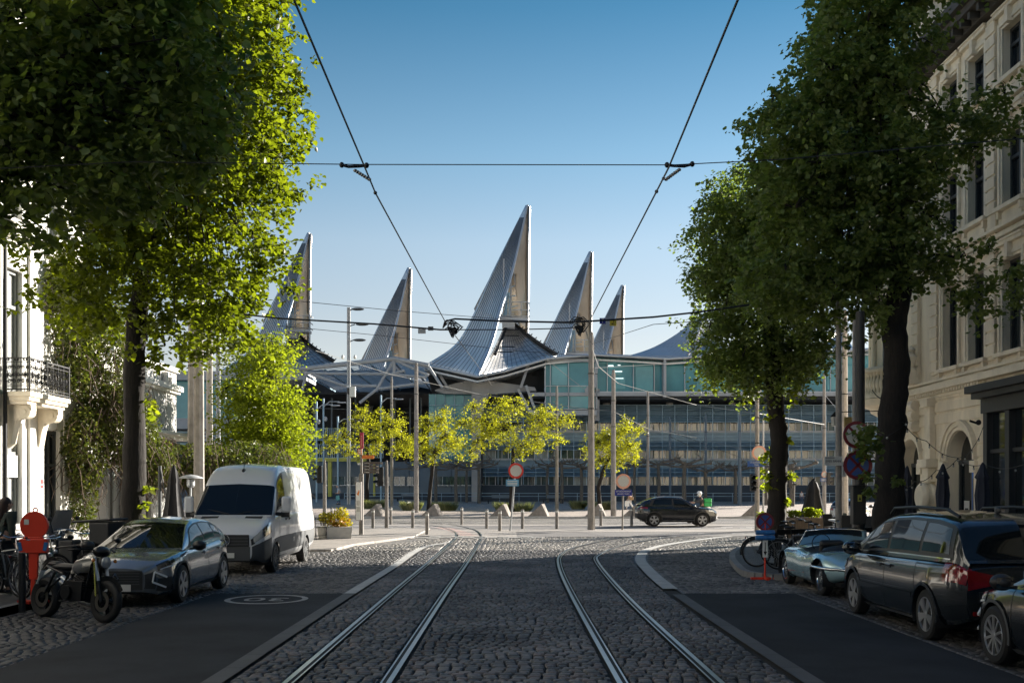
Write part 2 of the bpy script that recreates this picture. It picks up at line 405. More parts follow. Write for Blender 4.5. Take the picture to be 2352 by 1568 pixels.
# small setts of lanes and junction, laid stone by stone where they are near enough to tell apart
KR = [(5.46,23.5),(5.7,26),(6.3,29.5),(7.2,33),(8.4,35.8),(11,38.6),(15,40.6)]
def xr_edge(y):
    if y < 21.6: return 7.7
    if y < 23.5: return 7.7-(y-21.6)/1.9*2.2
    return float(np.interp(y, [p[1] for p in KR], [p[0] for p in KR]))
cc = []; y = 9.0
while y < 43.4:
    h = .118 + rnd.uniform(-.008, .008); spans = []
    if y < 20: spans += [(-8.0, -5.74), (5.44, 7.7)]
    elif y < 34.2: spans += [(-8.0, xpath(LB, y)-.16), (xpath(RB, y)+.19, xr_edge(y)-.05)]
    else:
        cuts = sorted([v for k in range(4) for v in (xrail(k, y),) if v < 90] + [xpath(RB, y)] + ([xpath(LB, y)] if y < 39.3 else []))
        lo = -5.5 if y < 37 else -4.6+(y-37)*.25; hi = xr_edge(y)-.05; p = lo
        for c in cuts: 
            if c < hi: spans.append((p, c-.12)); p = c+.12
        spans.append((p, hi))
        if y > 41.9: spans = [(a, b) for a, b in spans if a > -1.0 or b > .3]
    for a, b in spans:
        x = a
        while x < b-.05:
            w = rnd.uniform(.12, .19); w = min(w, b-x)
            cc.append((x+w/2, y+h/2+rnd.uniform(-.012,.012)+.03*math.sin(x*1.7), w-.022, h-.026, rnd.uniform(-.008,.006)-.004, rnd.uniform(-.14,.14))); x += w
    y += h
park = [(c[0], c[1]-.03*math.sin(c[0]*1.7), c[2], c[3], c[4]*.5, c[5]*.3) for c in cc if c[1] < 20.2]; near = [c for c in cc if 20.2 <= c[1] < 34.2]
q8_ = np.array([(-1,-.7),(-.7,-1),(.7,-1),(1,-.7),(1,.7),(.7,1),(-.7,1),(-1,.7)])*.5
stones('parking_sett_road', park, q8_, [(1.0, -.02), (.86, .0)], [(.030,.029,.029),(.055,.053,.052),(.085,.08,.077),(.065,.06,.057)], .6, .35); far = [c for c in cc if c[1] >= 34.2]  # same setts a further step darker, as the foreground lies in shade
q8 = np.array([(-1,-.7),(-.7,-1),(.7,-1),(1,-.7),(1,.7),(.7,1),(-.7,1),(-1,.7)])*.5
stones('sunlit_sett_road', far, q8, [(1.0, -.02), (.86, .0)], [(.20,.185,.165),(.33,.30,.27),(.44,.40,.35),(.50,.45,.39),(.36,.33,.30)], .5, .3)  # sunlit stretch of the setts: sun put into a paler stone colour
stones('shaded_sett_road', near, q8, [(1.0, -.02), (.86, .0)], [(.055,.053,.052),(.095,.09,.087),(.15,.14,.13),(.18,.165,.15),(.11,.105,.10)], .68, .35)  # same setts before the junction, street shade put into darker stones

# pavements
def pave(name, poly, top, m, kerbm=None):
    mb = MB(); mb.prism(poly, (0, 0, .4), base=(0, 0, top-.4), u=(1,0,0), v=(0,1,0))
    o = struct(mb.build(name, m))
    return o
def kerbline(pts, top, w=.16):
    mb = MB(); n = len(pts)
    for i in range(n-1):
        a, b = Vector((*pts[i], 0)), Vector((*pts[i+1], 0)); d = (b-a).normalized(); nrm = Vector((-d.y, d.x, 0))*w
        mb.add([a+Vector((0,0,-.2)), b+Vector((0,0,-.2)), b+nrm+Vector((0,0,-.2)), a+nrm+Vector((0,0,-.2)),
                a+Vector((0,0,top)), b+Vector((0,0,top)), b+nrm+Vector((0,0,top)), a+nrm+Vector((0,0,top))],
               [(0,1,5,4),(1,2,6,5),(2,3,7,6),(3,0,4,7),(4,5,6,7),(0,3,2,1)])
    return struct(mb.build('kerb', M['kerb']))
PV = .12
left_edge = [(-8.05,-8),(-8.05,33.2),(-5.8,33.5),(-5.6,37),(-4.9,39.6),(-4.05,42.9),(-3.0,44.2)]
pave('left_pavement', [(-8.05,-8),(-8.05,33.2),(-15.4,33.2),(-15.4,-8)], PV, M['slabs_dark'])
pave('left_corner_pavement', [(-8.05,33.2)] + left_edge[2:6] + [(-4.05,51.6),(-40,51.6),(-40,46.7),(-15.4,46.7),(-15.4,33.2)], .06, M['slabs'])
kerbline(left_edge[:2], PV+.004)
right_edge = smooth_path([(7.75,21.6),(7.4,22.6),(6.2,23.0),(5.5,23.7),(5.7,26),(6.3,29.5),(7.2,33),(8.4,35.8),(11,38.6),(15,40.6),(22,42),(60,43)], 5)
pave('right_pavement', [(7.75,-8)] + right_edge + [(60,42.2),(15.4,41),(15.4,-8)], PV, M['slabs_dark'])
kerbline(([(7.75,-8)] + right_edge), PV+.004)
# strips of the crossing street
sheet('path_pavement', [(-4.05,44.2),(0.2,43.0),(0.2,51.6),(-4.05,51.6)], .002, M['slabs'])
sheet('bike_path', [(0.2,43.6),(26,45.2),(70,46),(70,48.5),(0.2,48.5)], -.003, M['asphalt_far'])
sheet('crossing_pavement', [(0.2,48.5),(70,48.5),(70,51.6),(0.2,51.6)], .003, M['slabs'])
sheet('road_asphalt', [(-70,51.6),(70,51.6),(70,56.5),(-70,56.5)], -.002, M['asphalt_far'])
sheet('crossing_pavement', [(-70,56.5),(70,56.5),(70,59),(-70,59)], .004, M['slabs'])
M['pinkslab'] = brickmat('pink_slabs', (.42,.26,.23), (.38,.30,.26), (.2,.16,.14), .5, .5, .012, .75, .2, var=.12)
sheet('crossing_path', [(-2.2,44.5),(-1.4,44.5),(-2.9,52.5),(-4.5,55.8),(-3.2,51)], .006, M['pinkslab'])
# plaza, rising
mb = MB(); mb.grid(lambda u, v: (-120+240*u, 71.2+260*v*v, zg(-120+240*u, 71.2+260*v*v)+.10), 120, 40)
struct(mb.build('square_ground', M['plaza']))
mb = MB(); mb.box(-120, 120, 70.9, 71.25, -.3, .12); struct(mb.build('square_kerb', M['whiteband']))
# zebra / block markings
for (cx, cy, n, dx, w, l, m) in ((8.2,46.2,7,1.5,.55,.5,'whiteband'), (9.5,54.1,9,1.3,.6,.5,'whiteband'),(-9.2,54.2,6,1.2,.55,.5,'whiteband'),(-9.8,55.6,6,1.2,.55,.5,'whiteband'),(8.9,52.8,9,1.3,.6,.5,'whiteband')):
    mk = MB()
    for k in range(n): mk.add([(cx+dx*k, cy, .008),(cx+dx*k+w, cy, .008),(cx+dx*k+w+.15, cy+l, .008),(cx+dx*k+.15, cy+l, .008)], [(0,1,2,3)])
    struct(mk.build('block_marking', M[m]))
mk = MB()
for r in range(3):
    for k in range(6):
        x = -4.4+k*.95+(r%2)*.45
        if x < 1.2: mk.add([(x, 42.2+r*.55, .012),(x+.5, 42.2+r*.55, .012),(x+.5, 42.6+r*.55, .012),(x, 42.6+r*.55, .012)], [(0,1,2,3)])
struct(mk.build('checker_marking', M['whiteband']))
# 30 in an oval, facing the oncoming lane
mk = MB(); N_ = 48; cx, cy = G(611, 1376).x, 18.95
rx, ry, tk = .74, .80, .13
vs = []
for k in range(N_):
    t = 2*PI*k/N_; vs.append((cx+rx*math.cos(t), cy+ry*math.sin(t), .002)); vs.append((cx+(rx-tk*.8)*math.cos(t), cy+(ry-tk)*math.sin(t), .002))
mk.add(vs, [(2*k, (2*k+2) % (2*N_), (2*k+3) % (2*N_), 2*k+1) for k in range(N_)])
ov = struct(mk.build('road_marking', M['paint']))
t_ = text('30', .62, M['paint'], ov, (cx, cy, .001), (0, 0, PI), ext=.001); t_.scale = (1.35, 1.2, 1)
# iron drain covers
M['iron'] = mat('cast_iron', (.05,.045,.04), .6, .5, var=.3, vs=20)
for (px, py, w, l) in ((1280,1244,1.2,.35),(1190,1257,1.2,.30)):
    g = G(px, py); mk = MB()
    for k in range(12): mk.box(g.x-w/2+k*w/12, g.x-w/2+k*w/12+w/18, g.y-l/2, g.y+l/2, -.02, .004)
    tag(mk.build('drain_grate', M['iron']), 'iron slot drain grate set in the sunlit setts' + (' nearer the square' if py < 1250 else ' nearer the shade'), 'drain', 'drain grates in the junction')
# ================================================================ courthouse
def glassmat(name, tint, refl=.25, rough=.03):
    m = bpy.data.materials.new(name); m.use_nodes = True
    t = m.node_tree; N = t.nodes.new; t.nodes.remove(t.nodes['Principled BSDF']); out = t.nodes['Material Output']
    a = N('ShaderNodeBsdfTransparent'); a.inputs[0].default_value = (*tint, 1)
    g = N('ShaderNodeBsdfGlossy'); g.inputs['Roughness'].default_value = rough; g.inputs['Color'].default_value = (.9,.95,1,1)
    f = N('ShaderNodeFresnel'); f.inputs['IOR'].default_value = 1.5
    ad = N('ShaderNodeMath'); ad.operation = 'ADD'; ad.inputs[1].default_value = refl; lnk(t, f.outputs[0], ad.inputs[0])
    mx = N('ShaderNodeMixShader'); lnk(t, ad.outputs[0], mx.inputs[0]); lnk(t, a.outputs[0], mx.inputs[1]); lnk(t, g.outputs[0], mx.inputs[2])
    lnk(t, mx.outputs[0], out.inputs['Surface']); return m
M['clearglass'] = glassmat('clear_glass', (.72,.80,.80), .06)
M['teal'] = mat('teal_glass', (.075,.29,.33), .08, spec=.5, var=.18, vs=.35, ior=1.6)
M['teal2'] = mat('pale_teal_glass', (.12,.37,.40), .08, spec=.7, var=.2, vs=.3, ior=1.6)
M['win1'] = mat('office_glass', (.05,.085,.09), .05, ior=1.7, var=.7, vs=.9)
M['win2'] = mat('office_glass_blind', (.08,.125,.13), .12, var=.45, vs=.8, stretch=(1.6,1,.25))
M['win3'] = mat('office_glass_pale', (.26,.31,.31), .2, var=.5, vs=1.1, stretch=(1.5,1,.3))
M['cwall'] = mat('court_wall', (.13,.17,.205), .7, var=.15, vs=.3)
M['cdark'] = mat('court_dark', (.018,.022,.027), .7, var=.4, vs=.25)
M['cslate'] = mat('court_slate', (.034,.050,.068), .75, var=.2, vs=.6, bump=.2, bs=6)
M['louvre'] = mat('louvre_metal', (.28,.41,.51), .45, .3, var=.15, vs=.5)
M['cpale'] = mat('court_pale', (.40,.41,.42), .6, var=.12, vs=.6)
M['cconc'] = mat('court_concrete', (.33,.33,.325), .8, var=.15, vs=.4)
M['cmetal'] = mat('court_white_steel', (.50,.53,.56), .4, .4)
M['sail'] = mat('sail_steel', (.74,.75,.76), .46, .75, var=.16, vs=.35, bump=.22, bs=2.2, stretch=(1,1,.5))
M['sail2'] = mat('sail_reflect_brown_steel', (.29,.23,.17), .36, .75, var=.30, vs=.25, bump=.5, bs=.8)  # brown of the reflected city put into the steel colour
M['scale'] = mat('scaly_steel', (.66,.62,.57), .36, .92, var=.3, vs=.5, bump=.9, bs=1.2)
M['seam'] = mat('seam_steel', (.17,.19,.215), .5, .6)
M['yellow'] = mat('yellow_steel', (.42,.40,.06), .5)
def wb(mb, name, m, root, **k): return mb.build(name, m, root, loc=-root.location, **k)

court = thing('courthouse', 'modern courthouse with pointed metal sail roofs, teal glass and louvred storeys across the square', 'courthouse', (6, 126, .4))
CD = 125.0
def fbx(mb, px0, px1, py0, py1, d0, d1, dref=None):
    r = dref or d0; mb.box(XA(px0, r), XA(px1, r), d0, d1, ZA(py1, r), ZA(py0, r)); return mb
def cpart(name, m, items, **k):
    o = None
    for it in items: mb = MB(); fbx(mb, *it); o = wb(mb, name, m, court, **k)
    return o
# main louvred block
cpart('wall', M['cwall'], [(1104,2110,930,1168,126.5,160)])
cpart('plinth', M['cslate'], [(1107,2110,1114,1175,124.2,126.3)])
WB = [(969.5,988.5),(1033.5,1052),(1094.5,1113.5)]
k = 0
for (a, b) in WB:
    px = 1108
    while px < 2010:
        w = 30; mt = M[('win1','win1','win2','win1','win3','win2','win1')[(k*5+k//3) % 7]]
        wi = cpart('window', mt, [(px+1, px+w-1, a, b, 126.1, 126.45)])
        fr = MB(); fbx(fr, px-1, px+.6, a, b, 125.95, 126.4); fbx(fr, px+w*.5-.5, px+w*.5+.5, a, b, 125.98, 126.4); fr.build('frame', M['cmetal'], wi)
        px += w; k += 1
for (a, b) in ((1014,1032.5),(1074.5,1093.5),(930,968.5)):
    mb = MB(); n = 7
    for i in range(n):
        z = ZA(a+(b-a)*(i+.5)/n, CD); x0, x1 = XA(1107, CD), XA(2110, CD); h = (b-a)/n/19.2*.80
        mb.add([(x0,125.1,z-h*.5),(x1,125.1,z-h*.5),(x1,125.45,z+h*.6),(x0,125.45,z+h*.6),(x0,125.14,z-h*.5-.03),(x1,125.14,z-h*.5-.03),(x1,125.49,z+h*.6-.03),(x0,125.49,z+h*.6-.03)],
               [(0,1,2,3),(7,6,5,4),(0,4,5,1),(3,2,6,7)])
    wb(mb, 'louvre_screen', M['louvre'], court)
    rl = MB(); 
    for yy in (a, (a+b)/2, b): rl.tube([(XA(1107,CD),125,ZA(yy,CD)),(XA(2110,CD),125,ZA(yy,CD))], .05, 5)
    wb(rl, 'louvre_rail', M['louvre'], court)
cpart('floor_edge', M['cpale'], [(1107,2110,988.6,993,125.6,126.5),(1107,2110,1052.2,1056,125.6,126.5),(1107,2110,1113.6,1116,125.3,126.5)])
mb = MB()
for (a, b) in ((993.2,1013),(1056.2,1073)):
    for i in range(6): fbx(mb, 1107, 2110, a+(b-a)*i/6, a+(b-a)*(i+.55)/6, 125.9, 126.5)
wb(mb, 'ribbed_cladding', M['louvre'], court)
mb = MB(); px = 1115
while px < 2105:
    mb.tube([(XA(px,CD),124.95,ZA(930,CD)),(XA(px,CD),124.95,ZA(1112,CD))], .045, 5); px += 29
wb(mb, 'facade_rod', M['louvre'], court)
# upper storeys
cpart('recessed_wall', M['cslate'], [(1370,2110,916,966,128,129)])
cpart('overhang_slab', M['cpale'], [(1215,2110,901,909,121.6,128)])
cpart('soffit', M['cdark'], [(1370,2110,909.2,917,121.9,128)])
mb = MB()
for px in (1393, 1538, 1682, 1826, 1970):
    mb.tube([(XA(px,127),127,ZA(966,127)),(XA(px,127),127,ZA(909,127))], .45, 12)
wb(mb, 'column', M['cconc'], court, smooth=40)
cpart('glass_wall', M['teal'], [(1372,1524,834,900.8,122.6,122.8),(1530,2110,832,900.8,122.6,122.8)])
tg = cpart('glass_hall', M['teal'], [(1252,1371,832,940,122.0,122.2)])
cpart('interior_panel', M['teal2'], [(1395,1428,850,860,122.45,122.55),(1408,1436,866,893,122.45,122.55),(1460,1500,842,896,122.45,122.55),(1268,1303,842,884,121.85,121.95),(1310,1365,884,936,121.85,121.95),(1600,1680,840,895,122.45,122.55),(1900,1960,840,895,122.45,122.55)])
M['lampglow'] = mat('lit_ceiling', (.9,1,.98), .4, emit=.55)
cpart('ceiling_light', M['lampglow'], [(1397,1409,838.5,841,122.40,122.44),(1419,1425,837.5,839,122.40,122.44),(1408,1429,852,853.4,122.40,122.44),(1413,1432,868,869.2,122.40,122.44)])
mb = MB()
for px in (1252.8,1264,1306,1371): fbx(mb, px-.7, px+.7, 830, 940, 121.6, 122.3)
for px in (1395,1455,1503,1573,1640,1707,1774,1841,1908,1975,2042): fbx(mb, px-.6, px+.6, 830, 901, 122.2, 122.9)
for (a, b, y) in ((1252,1371,886),(1252,1371,939)): fbx(mb, a, b, y-.6, y+.6, 121.65, 122.3)
fbx(mb, 1372, 2110, 898.5, 901, 122.1, 122.9)
wb(mb, 'mullion', M['cmetal'], court)
cpart('white_fascia', M['cpale'], [(1219,1371,941.5,953,121.4,126.4),(1252,1371,824,830.5,121.5,122.6)])
mb = MB(); mb.bar(P(1372,826,121.3), P(1365,890,121.3), .35, .35); wb(mb, 'white_strut', M['cpale'], court)
mb = MB(); fbx(mb, 1524.5, 1530.5, 826, 912, 121.0, 122.9); wb(mb, 'white_column', M['cpale'], court); mb = MB()
mb.tube([P(1354,897,121.2), P(1354,897,122.5)], .55, 12)
wb(mb, 'strut_hinge', M['cpale'], court)
cpart('pier', M['cconc'], [(1367,1377,893,966,121.9,126),(1083,1104,880,1170,122.5,126)])
# roof edge and roof deck
EV = [(975,838,120),(1030,850,119.5),(1096,865,118.5),(1160,852,119.5),(1255,824,121),(1310,819,121.2),(1370,815,121.2),(1450,819,121.2),(1535,824,121.2),(1620,818,121.2),(1700,815,121.2),(1830,812,121.4),(2110,796,121.6)]
ep = [P(a, b, c) for a, b, c in EV]
mb = MB(); mb.tube(ep, .19, 8); mb.tube([p+Vector((0,.5,-.5)) for p in ep], .16, 6)
wb(mb, 'roof_edge', M['cmetal'], court, smooth=50)
mb = MB()
for i in range(len(ep)-1):
    a, b = ep[i], ep[i+1]; o1 = Vector((0, 30, .6)); mb.quad(a+Vector((0,.1,.1)), b+Vector((0,.1,.1)), b+o1, a+o1)
    mb.quad(a+Vector((0,.6,-.45)), b+Vector((0,.6,-.45)), b+Vector((0,30,-.5)), a+Vector((0,30,-.5)))
wb(mb, 'roof_deck', M['sail'], court)
mb = MB()
for i in range(3, len(ep)-1):
    a, b = ep[i], ep[i+1]
    if a.x < XA(1250,121): continue
    mb.quad(a+Vector((0,1.0,-.2)), b+Vector((0,1.0,-.2)), Vector((b.x,b.y+1.0,ZA(835,122))), Vector((a.x,a.y+1.0,ZA(835,122))))
wb(mb, 'fascia_glass', M['teal2'], court)
# central beam and soffit under the tall sail
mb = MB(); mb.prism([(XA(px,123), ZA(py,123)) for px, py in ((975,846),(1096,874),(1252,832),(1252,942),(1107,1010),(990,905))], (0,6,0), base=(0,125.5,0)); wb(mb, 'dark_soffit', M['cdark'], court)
mb = MB(); mb.prism([(XA(px,122), ZA(py,122)) for px, py in ((998,896),(1030,884),(1074,873),(1102,872),(1150,878),(1228,889),(1232,897),(1130,905),(1021,904))], (0,2.2,0), base=(0,122,0)); wb(mb, 'concrete_beam', M['cconc'], court)
mb = MB(); mb.prism([(XA(px,121.8), ZA(py,121.8)) for px, py in ((1084,885),(1127,893),(1116,925),(1104,960),(1084,960))], (0,1.6,0), base=(0,121.6,0)); wb(mb, 'column_head', M['cconc'], court)
for a, b in (((1190,893),(1218,948)),((1214,838),(1196,890)),((1010,860),(1030,893)),((1208,885),(1228,938))): mb = MB(); mb.bar(P(*a,121.6), P(*b,121.6), .3); wb(mb, 'strut', M['cpale'], court)
cpart('glass_wall', M['teal'], [(985,1083,905,1060,123.2,123.4)])
mb = MB()
for px in (1000,1022,1044,1066): fbx(mb, px-.5, px+.5, 905, 1060, 122.9, 123.5)
for py in (930,985): fbx(mb, 985, 1083, py-.5, py+.5, 122.95, 123.5)
wb(mb, 'mullion', M['louvre'], court)
# entrance hall under the glass canopy
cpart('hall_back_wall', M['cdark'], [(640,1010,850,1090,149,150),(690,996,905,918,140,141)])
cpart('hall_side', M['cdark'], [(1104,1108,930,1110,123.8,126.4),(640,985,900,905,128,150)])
cpart('low_wing', M['cwall'], [(690,1083,1060,1168,123.5,126)])
cpart('low_plinth', M['cslate'], [(690,1083,1132,1176,122.6,123.4)])
mb = MB()
for px in range(700, 1083, 48): fbx(mb, px, px+.8, 1060, 1132, 123.42, 123.55)
wb(mb, 'panel_joint', M['cslate'], court)
for a, b in ((740,775),(778,806),(808,832),(860,900),(905,930),(934,960),(1003,1030),(1032,1056),(1058,1082)):
    w_ = cpart('window', M['win1'], [(a, b, 1094, 1113.5, 123.3, 123.48)])
    f_ = MB(); fbx(f_, (a+b)/2-.4, (a+b)/2+.4, 1094, 1113.5, 123.2, 123.4); fbx(f_, a, b, 1113.5, 1115, 123.1, 123.4); f_.build('frame', M['cmetal'], w_)
for (x0, x1, y0, y1) in ((690,880,1021,1050),(700,800,984,1010),(980,1040,1040,1062)):
    px = x0; mb = MB()
    while px < x1:
        fbx(mb, px, px+1.0, y0, y1, 120.4, 120.5); px += 4.3
    fbx(mb, x0, x1, y0-1, y0, 120.3, 120.6); fbx(mb, x0, x1, y1, y1+1, 120.3, 120.6)
    wb(mb, 'railing', M['louvre'], court)
cpart('yellow_girder', M['yellow'], [(690,832,1051,1059,120,121),(753,761,1060,1140,120,120.6),(857,861,1060,1140,120,120.6)])
mb = MB(); mb.bar(P(815,1052,119.6), P(850,1035,119.6), .35); mb.bar(P(820,1062,119.6), P(860,1048,119.6), .3); wb(mb, 'yellow_brace', M['yellow'], court)
mb = MB()
for i in range(9): mb.add([P(700+i*22,1010-i*1.5,130), P(716+i*22,1010-i*1.5,130), P(716+i*22,985,136), P(700+i*22,985,136)], [(0,1,2,3)])
for px in (720,760,815,905,940,965): fbx(mb, px, px+3, 900, 1060, 133, 133.5)
wb(mb, 'hall_column', M['cwall'], court)
# glass canopy
def ctop(px): return 846-(px-690)*24/215 if px < 905 else 822+(px-905)*16/80
mb = MB()
for j in range(26):
    y0 = 118+j*1.25; pts = []
    for px in (690, 800, 905, 945, 985): pts.append(Vector((XA(px,118), y0, ZA(ctop(px),118)-.25)))
    for a, b in zip(pts, pts[1:]): mb.add([a, b, b+Vector((0,.55,.12)), a+Vector((0,.55,.12)), a+Vector((0,0,-.05)), b+Vector((0,0,-.05)), b+Vector((0,.55,.07)), a+Vector((0,.55,.07))], [(0,1,2,3),(7,6,5,4),(0,4,5,1),(2,6,7,3)])
wb(mb, 'canopy_slat', M['cpale'], court)
mb = MB()
for px in (690, 745, 800, 852, 905, 945, 985):
    a = Vector((XA(px,118), 118, ZA(ctop(px),118)-.45)); mb.bar(a, a+Vector((0,32,0)), .18)
wb(mb, 'canopy_beam', M['louvre'], court)
mb = MB(); T = lambda *p: [P(a, b, 117.5) for a, b in p]
mb.tube(T((690,847),(905,823.5),(985,839)), .28, 8); mb.tube(T((684,849),(905,826),(985,842)), .14, 8)
for seg in (((696,856),(800,858),(880,858),(980,866)),((905,826),(866,893)),((866,893),(985,877)),((866,893),(826,925)),((905,826),(985,862)),((905,826),(905,858)),((720,860),(786,884)),((786,884),(866,886)),((985,842),(1016,890)),((704,852),(694,900)),((930,850),(900,858))):
    mb.tube(T(*seg), .17, 7)
wb(mb, 'canopy_truss', M['cpale'], court, smooth=50)
# left glass wing beyond the trees
cpart('left_wing', M['cwall'], [(370,690,985,1170,136,150)])
cpart('left_wing_glass', M['teal'], [(370,560,874,960,134,134.2)])
cpart('left_wing_slab', M['cpale'], [(370,560,960,984,133.5,136),(370,700,852,872,132.5,140)])
mb = MB()
for px in (455, 517): fbx(mb, px, px+1.4, 872, 960, 133.7, 134.2)
for i in range(8): fbx(mb, 370, 690, 990+i*9, 994+i*9, 135.3, 135.9)
wb(mb, 'left_wing_louvre', M['louvre'], court)

# ---------------------------------------------------------------- sails
def crv(pts, t):
    n = len(pts)-1; i = min(n-1, int(t*n)); f = t*n-i
    p = [pts[max(0,i-1)], pts[i], pts[i+1], pts[min(n,i+2)]]
    return tuple(.5*((2*p[1][k])+(p[2][k]-p[0][k])*f+(2*p[0][k]-5*p[1][k]+4*p[2][k]-p[3][k])*f*f+(3*p[1][k]-p[0][k]-3*p[2][k]+p[3][k])*f**3) for k in range(3))
def sail(tx, ty, s, base=128., full=True, label=None, clip=1.0, wid=1.0):
    D0 = base/s
    def W(p): return P(tx+p[0]*s*wid, ty+p[1]*s, D0+p[2])
    C1 = [(0,0,14),(-35,152,11),(-62,239,8),(-83,320,4),(-114,391,0)]
    C2 = [(-3,0,14.5),(-79,152,16),(-118,240,18),(-163,318,20),(-232,366,24)]
    root = MB()
    def leaf(u, v):
        a, b = crv(C1, u*clip), crv(C2, u*clip); q = [a[k]+(b[k]-a[k])*v for k in range(3)]
        q[2] += 1.2*math.sin(PI*v)*u; return W(q)
    root.grid(leaf, 26, 12)
    o = wb(root, 'sail_roof', M['sail'], court, smooth=60, solid=.25)
    if label: o['label'] = label
    sm = MB()
    for j in range(1, 12):
        sm.tube([leaf(u/16, j/12)+Vector((-.06,-.26,0)) for u in range(1, 17)], .055, 4)
    sm.tube([leaf(.60+ .0*j, j/10)+Vector((0,-.16,.0)) for j in range(11)], .07, 4)
    sm.build('standing_seam', M['seam'], o)
    ed = MB(); ed.tube([W(crv(C1, i/20*clip)) + Vector((0,-.1,0)) for i in range(21)], .14, 6)
    ed.tube([W((p[0], p[1], p[2])) for p in [(5,2,13.5),(3,70,12.7),(2,179,11.9),(.5,292,10.9)]], .09, 6); ed.build('edge_trim', M['cmetal'], o, smooth=60)
    fin = MB(); fin.add([W((-45,91,17)), W((-52,97,17)), W((-123,236,19.5)), W((-121,244,19.5))], [(0,1,2,3)]); fin.build('rear_fin', M['seam'], o, solid=.3)
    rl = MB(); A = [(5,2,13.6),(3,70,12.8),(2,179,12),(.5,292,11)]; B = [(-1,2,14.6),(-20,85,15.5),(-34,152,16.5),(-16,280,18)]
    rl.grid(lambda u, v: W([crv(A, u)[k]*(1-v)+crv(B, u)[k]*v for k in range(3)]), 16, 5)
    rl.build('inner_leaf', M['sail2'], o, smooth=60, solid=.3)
    rim = MB(); rim.add([W((-33,155,15.5)), W((-29,160,15.5)), W((-13,279,17.5)), W((-20,279,17.5))], [(0,1,2,3)]); rim.build('inner_rim', M['seam'], o, solid=.2)
    gl = MB(); gl.add([W((-33,150,12)), W((-20,262,16)), W((-62,262,10))], [(0,1,2)]); gl.build('glazing', M['clearglass'], o)
    mu = MB()
    for dx in (-47, -42): mu.bar(W((dx,200,11.5)), W((dx-1,262,11.5)), .16)
    for yy in (190, 212, 236): mu.bar(W((-45-(yy-190)*.2,yy,11.6)), W((-30+(yy-190)*.15,yy-6,11.6)), .10)
    mu.build('mullion', M['louvre'], o)
    if full:
        pr = MB(); AP, FR, RT = (-47,262,13), (-114,393,0), (66,346,12)
        def roof(u, v):
            e = [FR[k]+(RT[k]-FR[k])*v for k in range(3)]; q = [AP[k]+(e[k]-AP[k])*u for k in range(3)]
            q[1] += 10*math.sin(PI*u)*(1-.5*v) + 13*u*u*math.sin(PI*v)*0; q[2] += 2.0*math.sin(PI*v)*u; return W(q)
        pr.grid(roof, 20, 16); pr.build('pyramid_roof', M['scale'], o, smooth=60, solid=.2)
        rib = MB()
        for j in range(0, 17): rib.tube([roof(u/12, j/16)+Vector((0,-.12,.08)) for u in range(13)], .035, 4)
        for i in range(1, 10): rib.tube([roof(i/10, j/12)+Vector((0,-.12,.06)) for j in range(13)], .022, 4)
        rib.build('scale_joint', M['seam'], o)
        ct = MB(); ct.tube([roof(u/10, 1)+Vector((0,0,.25)) for u in range(11)], .25, 6)
        ct.tube([roof(u/10, .06)+Vector((.3,-.2,.35)) for u in range(1, 7)], .22, 6)
        for u in range(12): ct.bar(roof(u/11, 1)+Vector((0,0,.2)), roof(u/11, 1)+Vector((.35,0,.6)), .12)
        for u in (3, 5, 6): ct.bar(roof(u/11, .06)+Vector((0,-.2,.3)), roof(u/11, .06)+Vector((2.3,-.2,.25)), .12)
        ct.build('roof_ladder', M['darkmetal'], o)
        pl = MB(); c = W((-44,258,11)); k = s
        for dx in (-1.2, .2, 1.6, 2.6): pl.bar(c+Vector((dx,-.6,0)), c+Vector((dx,-.6,1.9)), .10)
        for dz in (.1, .9, 1.9): pl.bar(c+Vector((-.2,-.6,dz)), c+Vector((2.6,-.6,dz)), .10)
        for dz in (.1, .9, 1.9): pl.bar(c+Vector((2.6,-.6,dz)), c+Vector((2.6,1.4,dz)), .10)
        pl.obox(c+Vector((.4,0,-.3)), 4.2, 2.2, .35); pl.obox(c+Vector((-1.3,0,.4)), .9, .8, 1.2); pl.obox(c+Vector((0,0,-.9)), 1.6, 1.4, .8)
        for i in range(16):
            a = rnd.uniform(0, 2*PI); pl.bar(c+Vector((-1.2,-.2,.1)), c+Vector((-1.2+2.0*math.cos(a), -.6, .1+1.3*math.sin(a))), .06)
        pl.tube([c+Vector((-.6,.2,0)), c+Vector((-.6,.2,7.5))], .10, 6); pl.tube([c+Vector((.3,.3,0)), c+Vector((.3,.3,6.5))], .08, 6)
        pl.build('maintenance_platform', M['cpale'], o)
    return o
sail(1212, 472, 1.0, 121, label='tallest metal sail roof with a scaly pyramid at its foot')
sail(1357, 578, .90, 133, label='metal sail roof just behind and right of the tallest one')
sail(1430, 655, .80, 135, label='slender metal sail roof furthest right of the tall three')
sail(940, 615, .95, 136, label='metal sail roof rising behind the glass canopy')
sail(710, 535, .86, 118, label='metal sail roof half hidden by the sunlit lime tree')
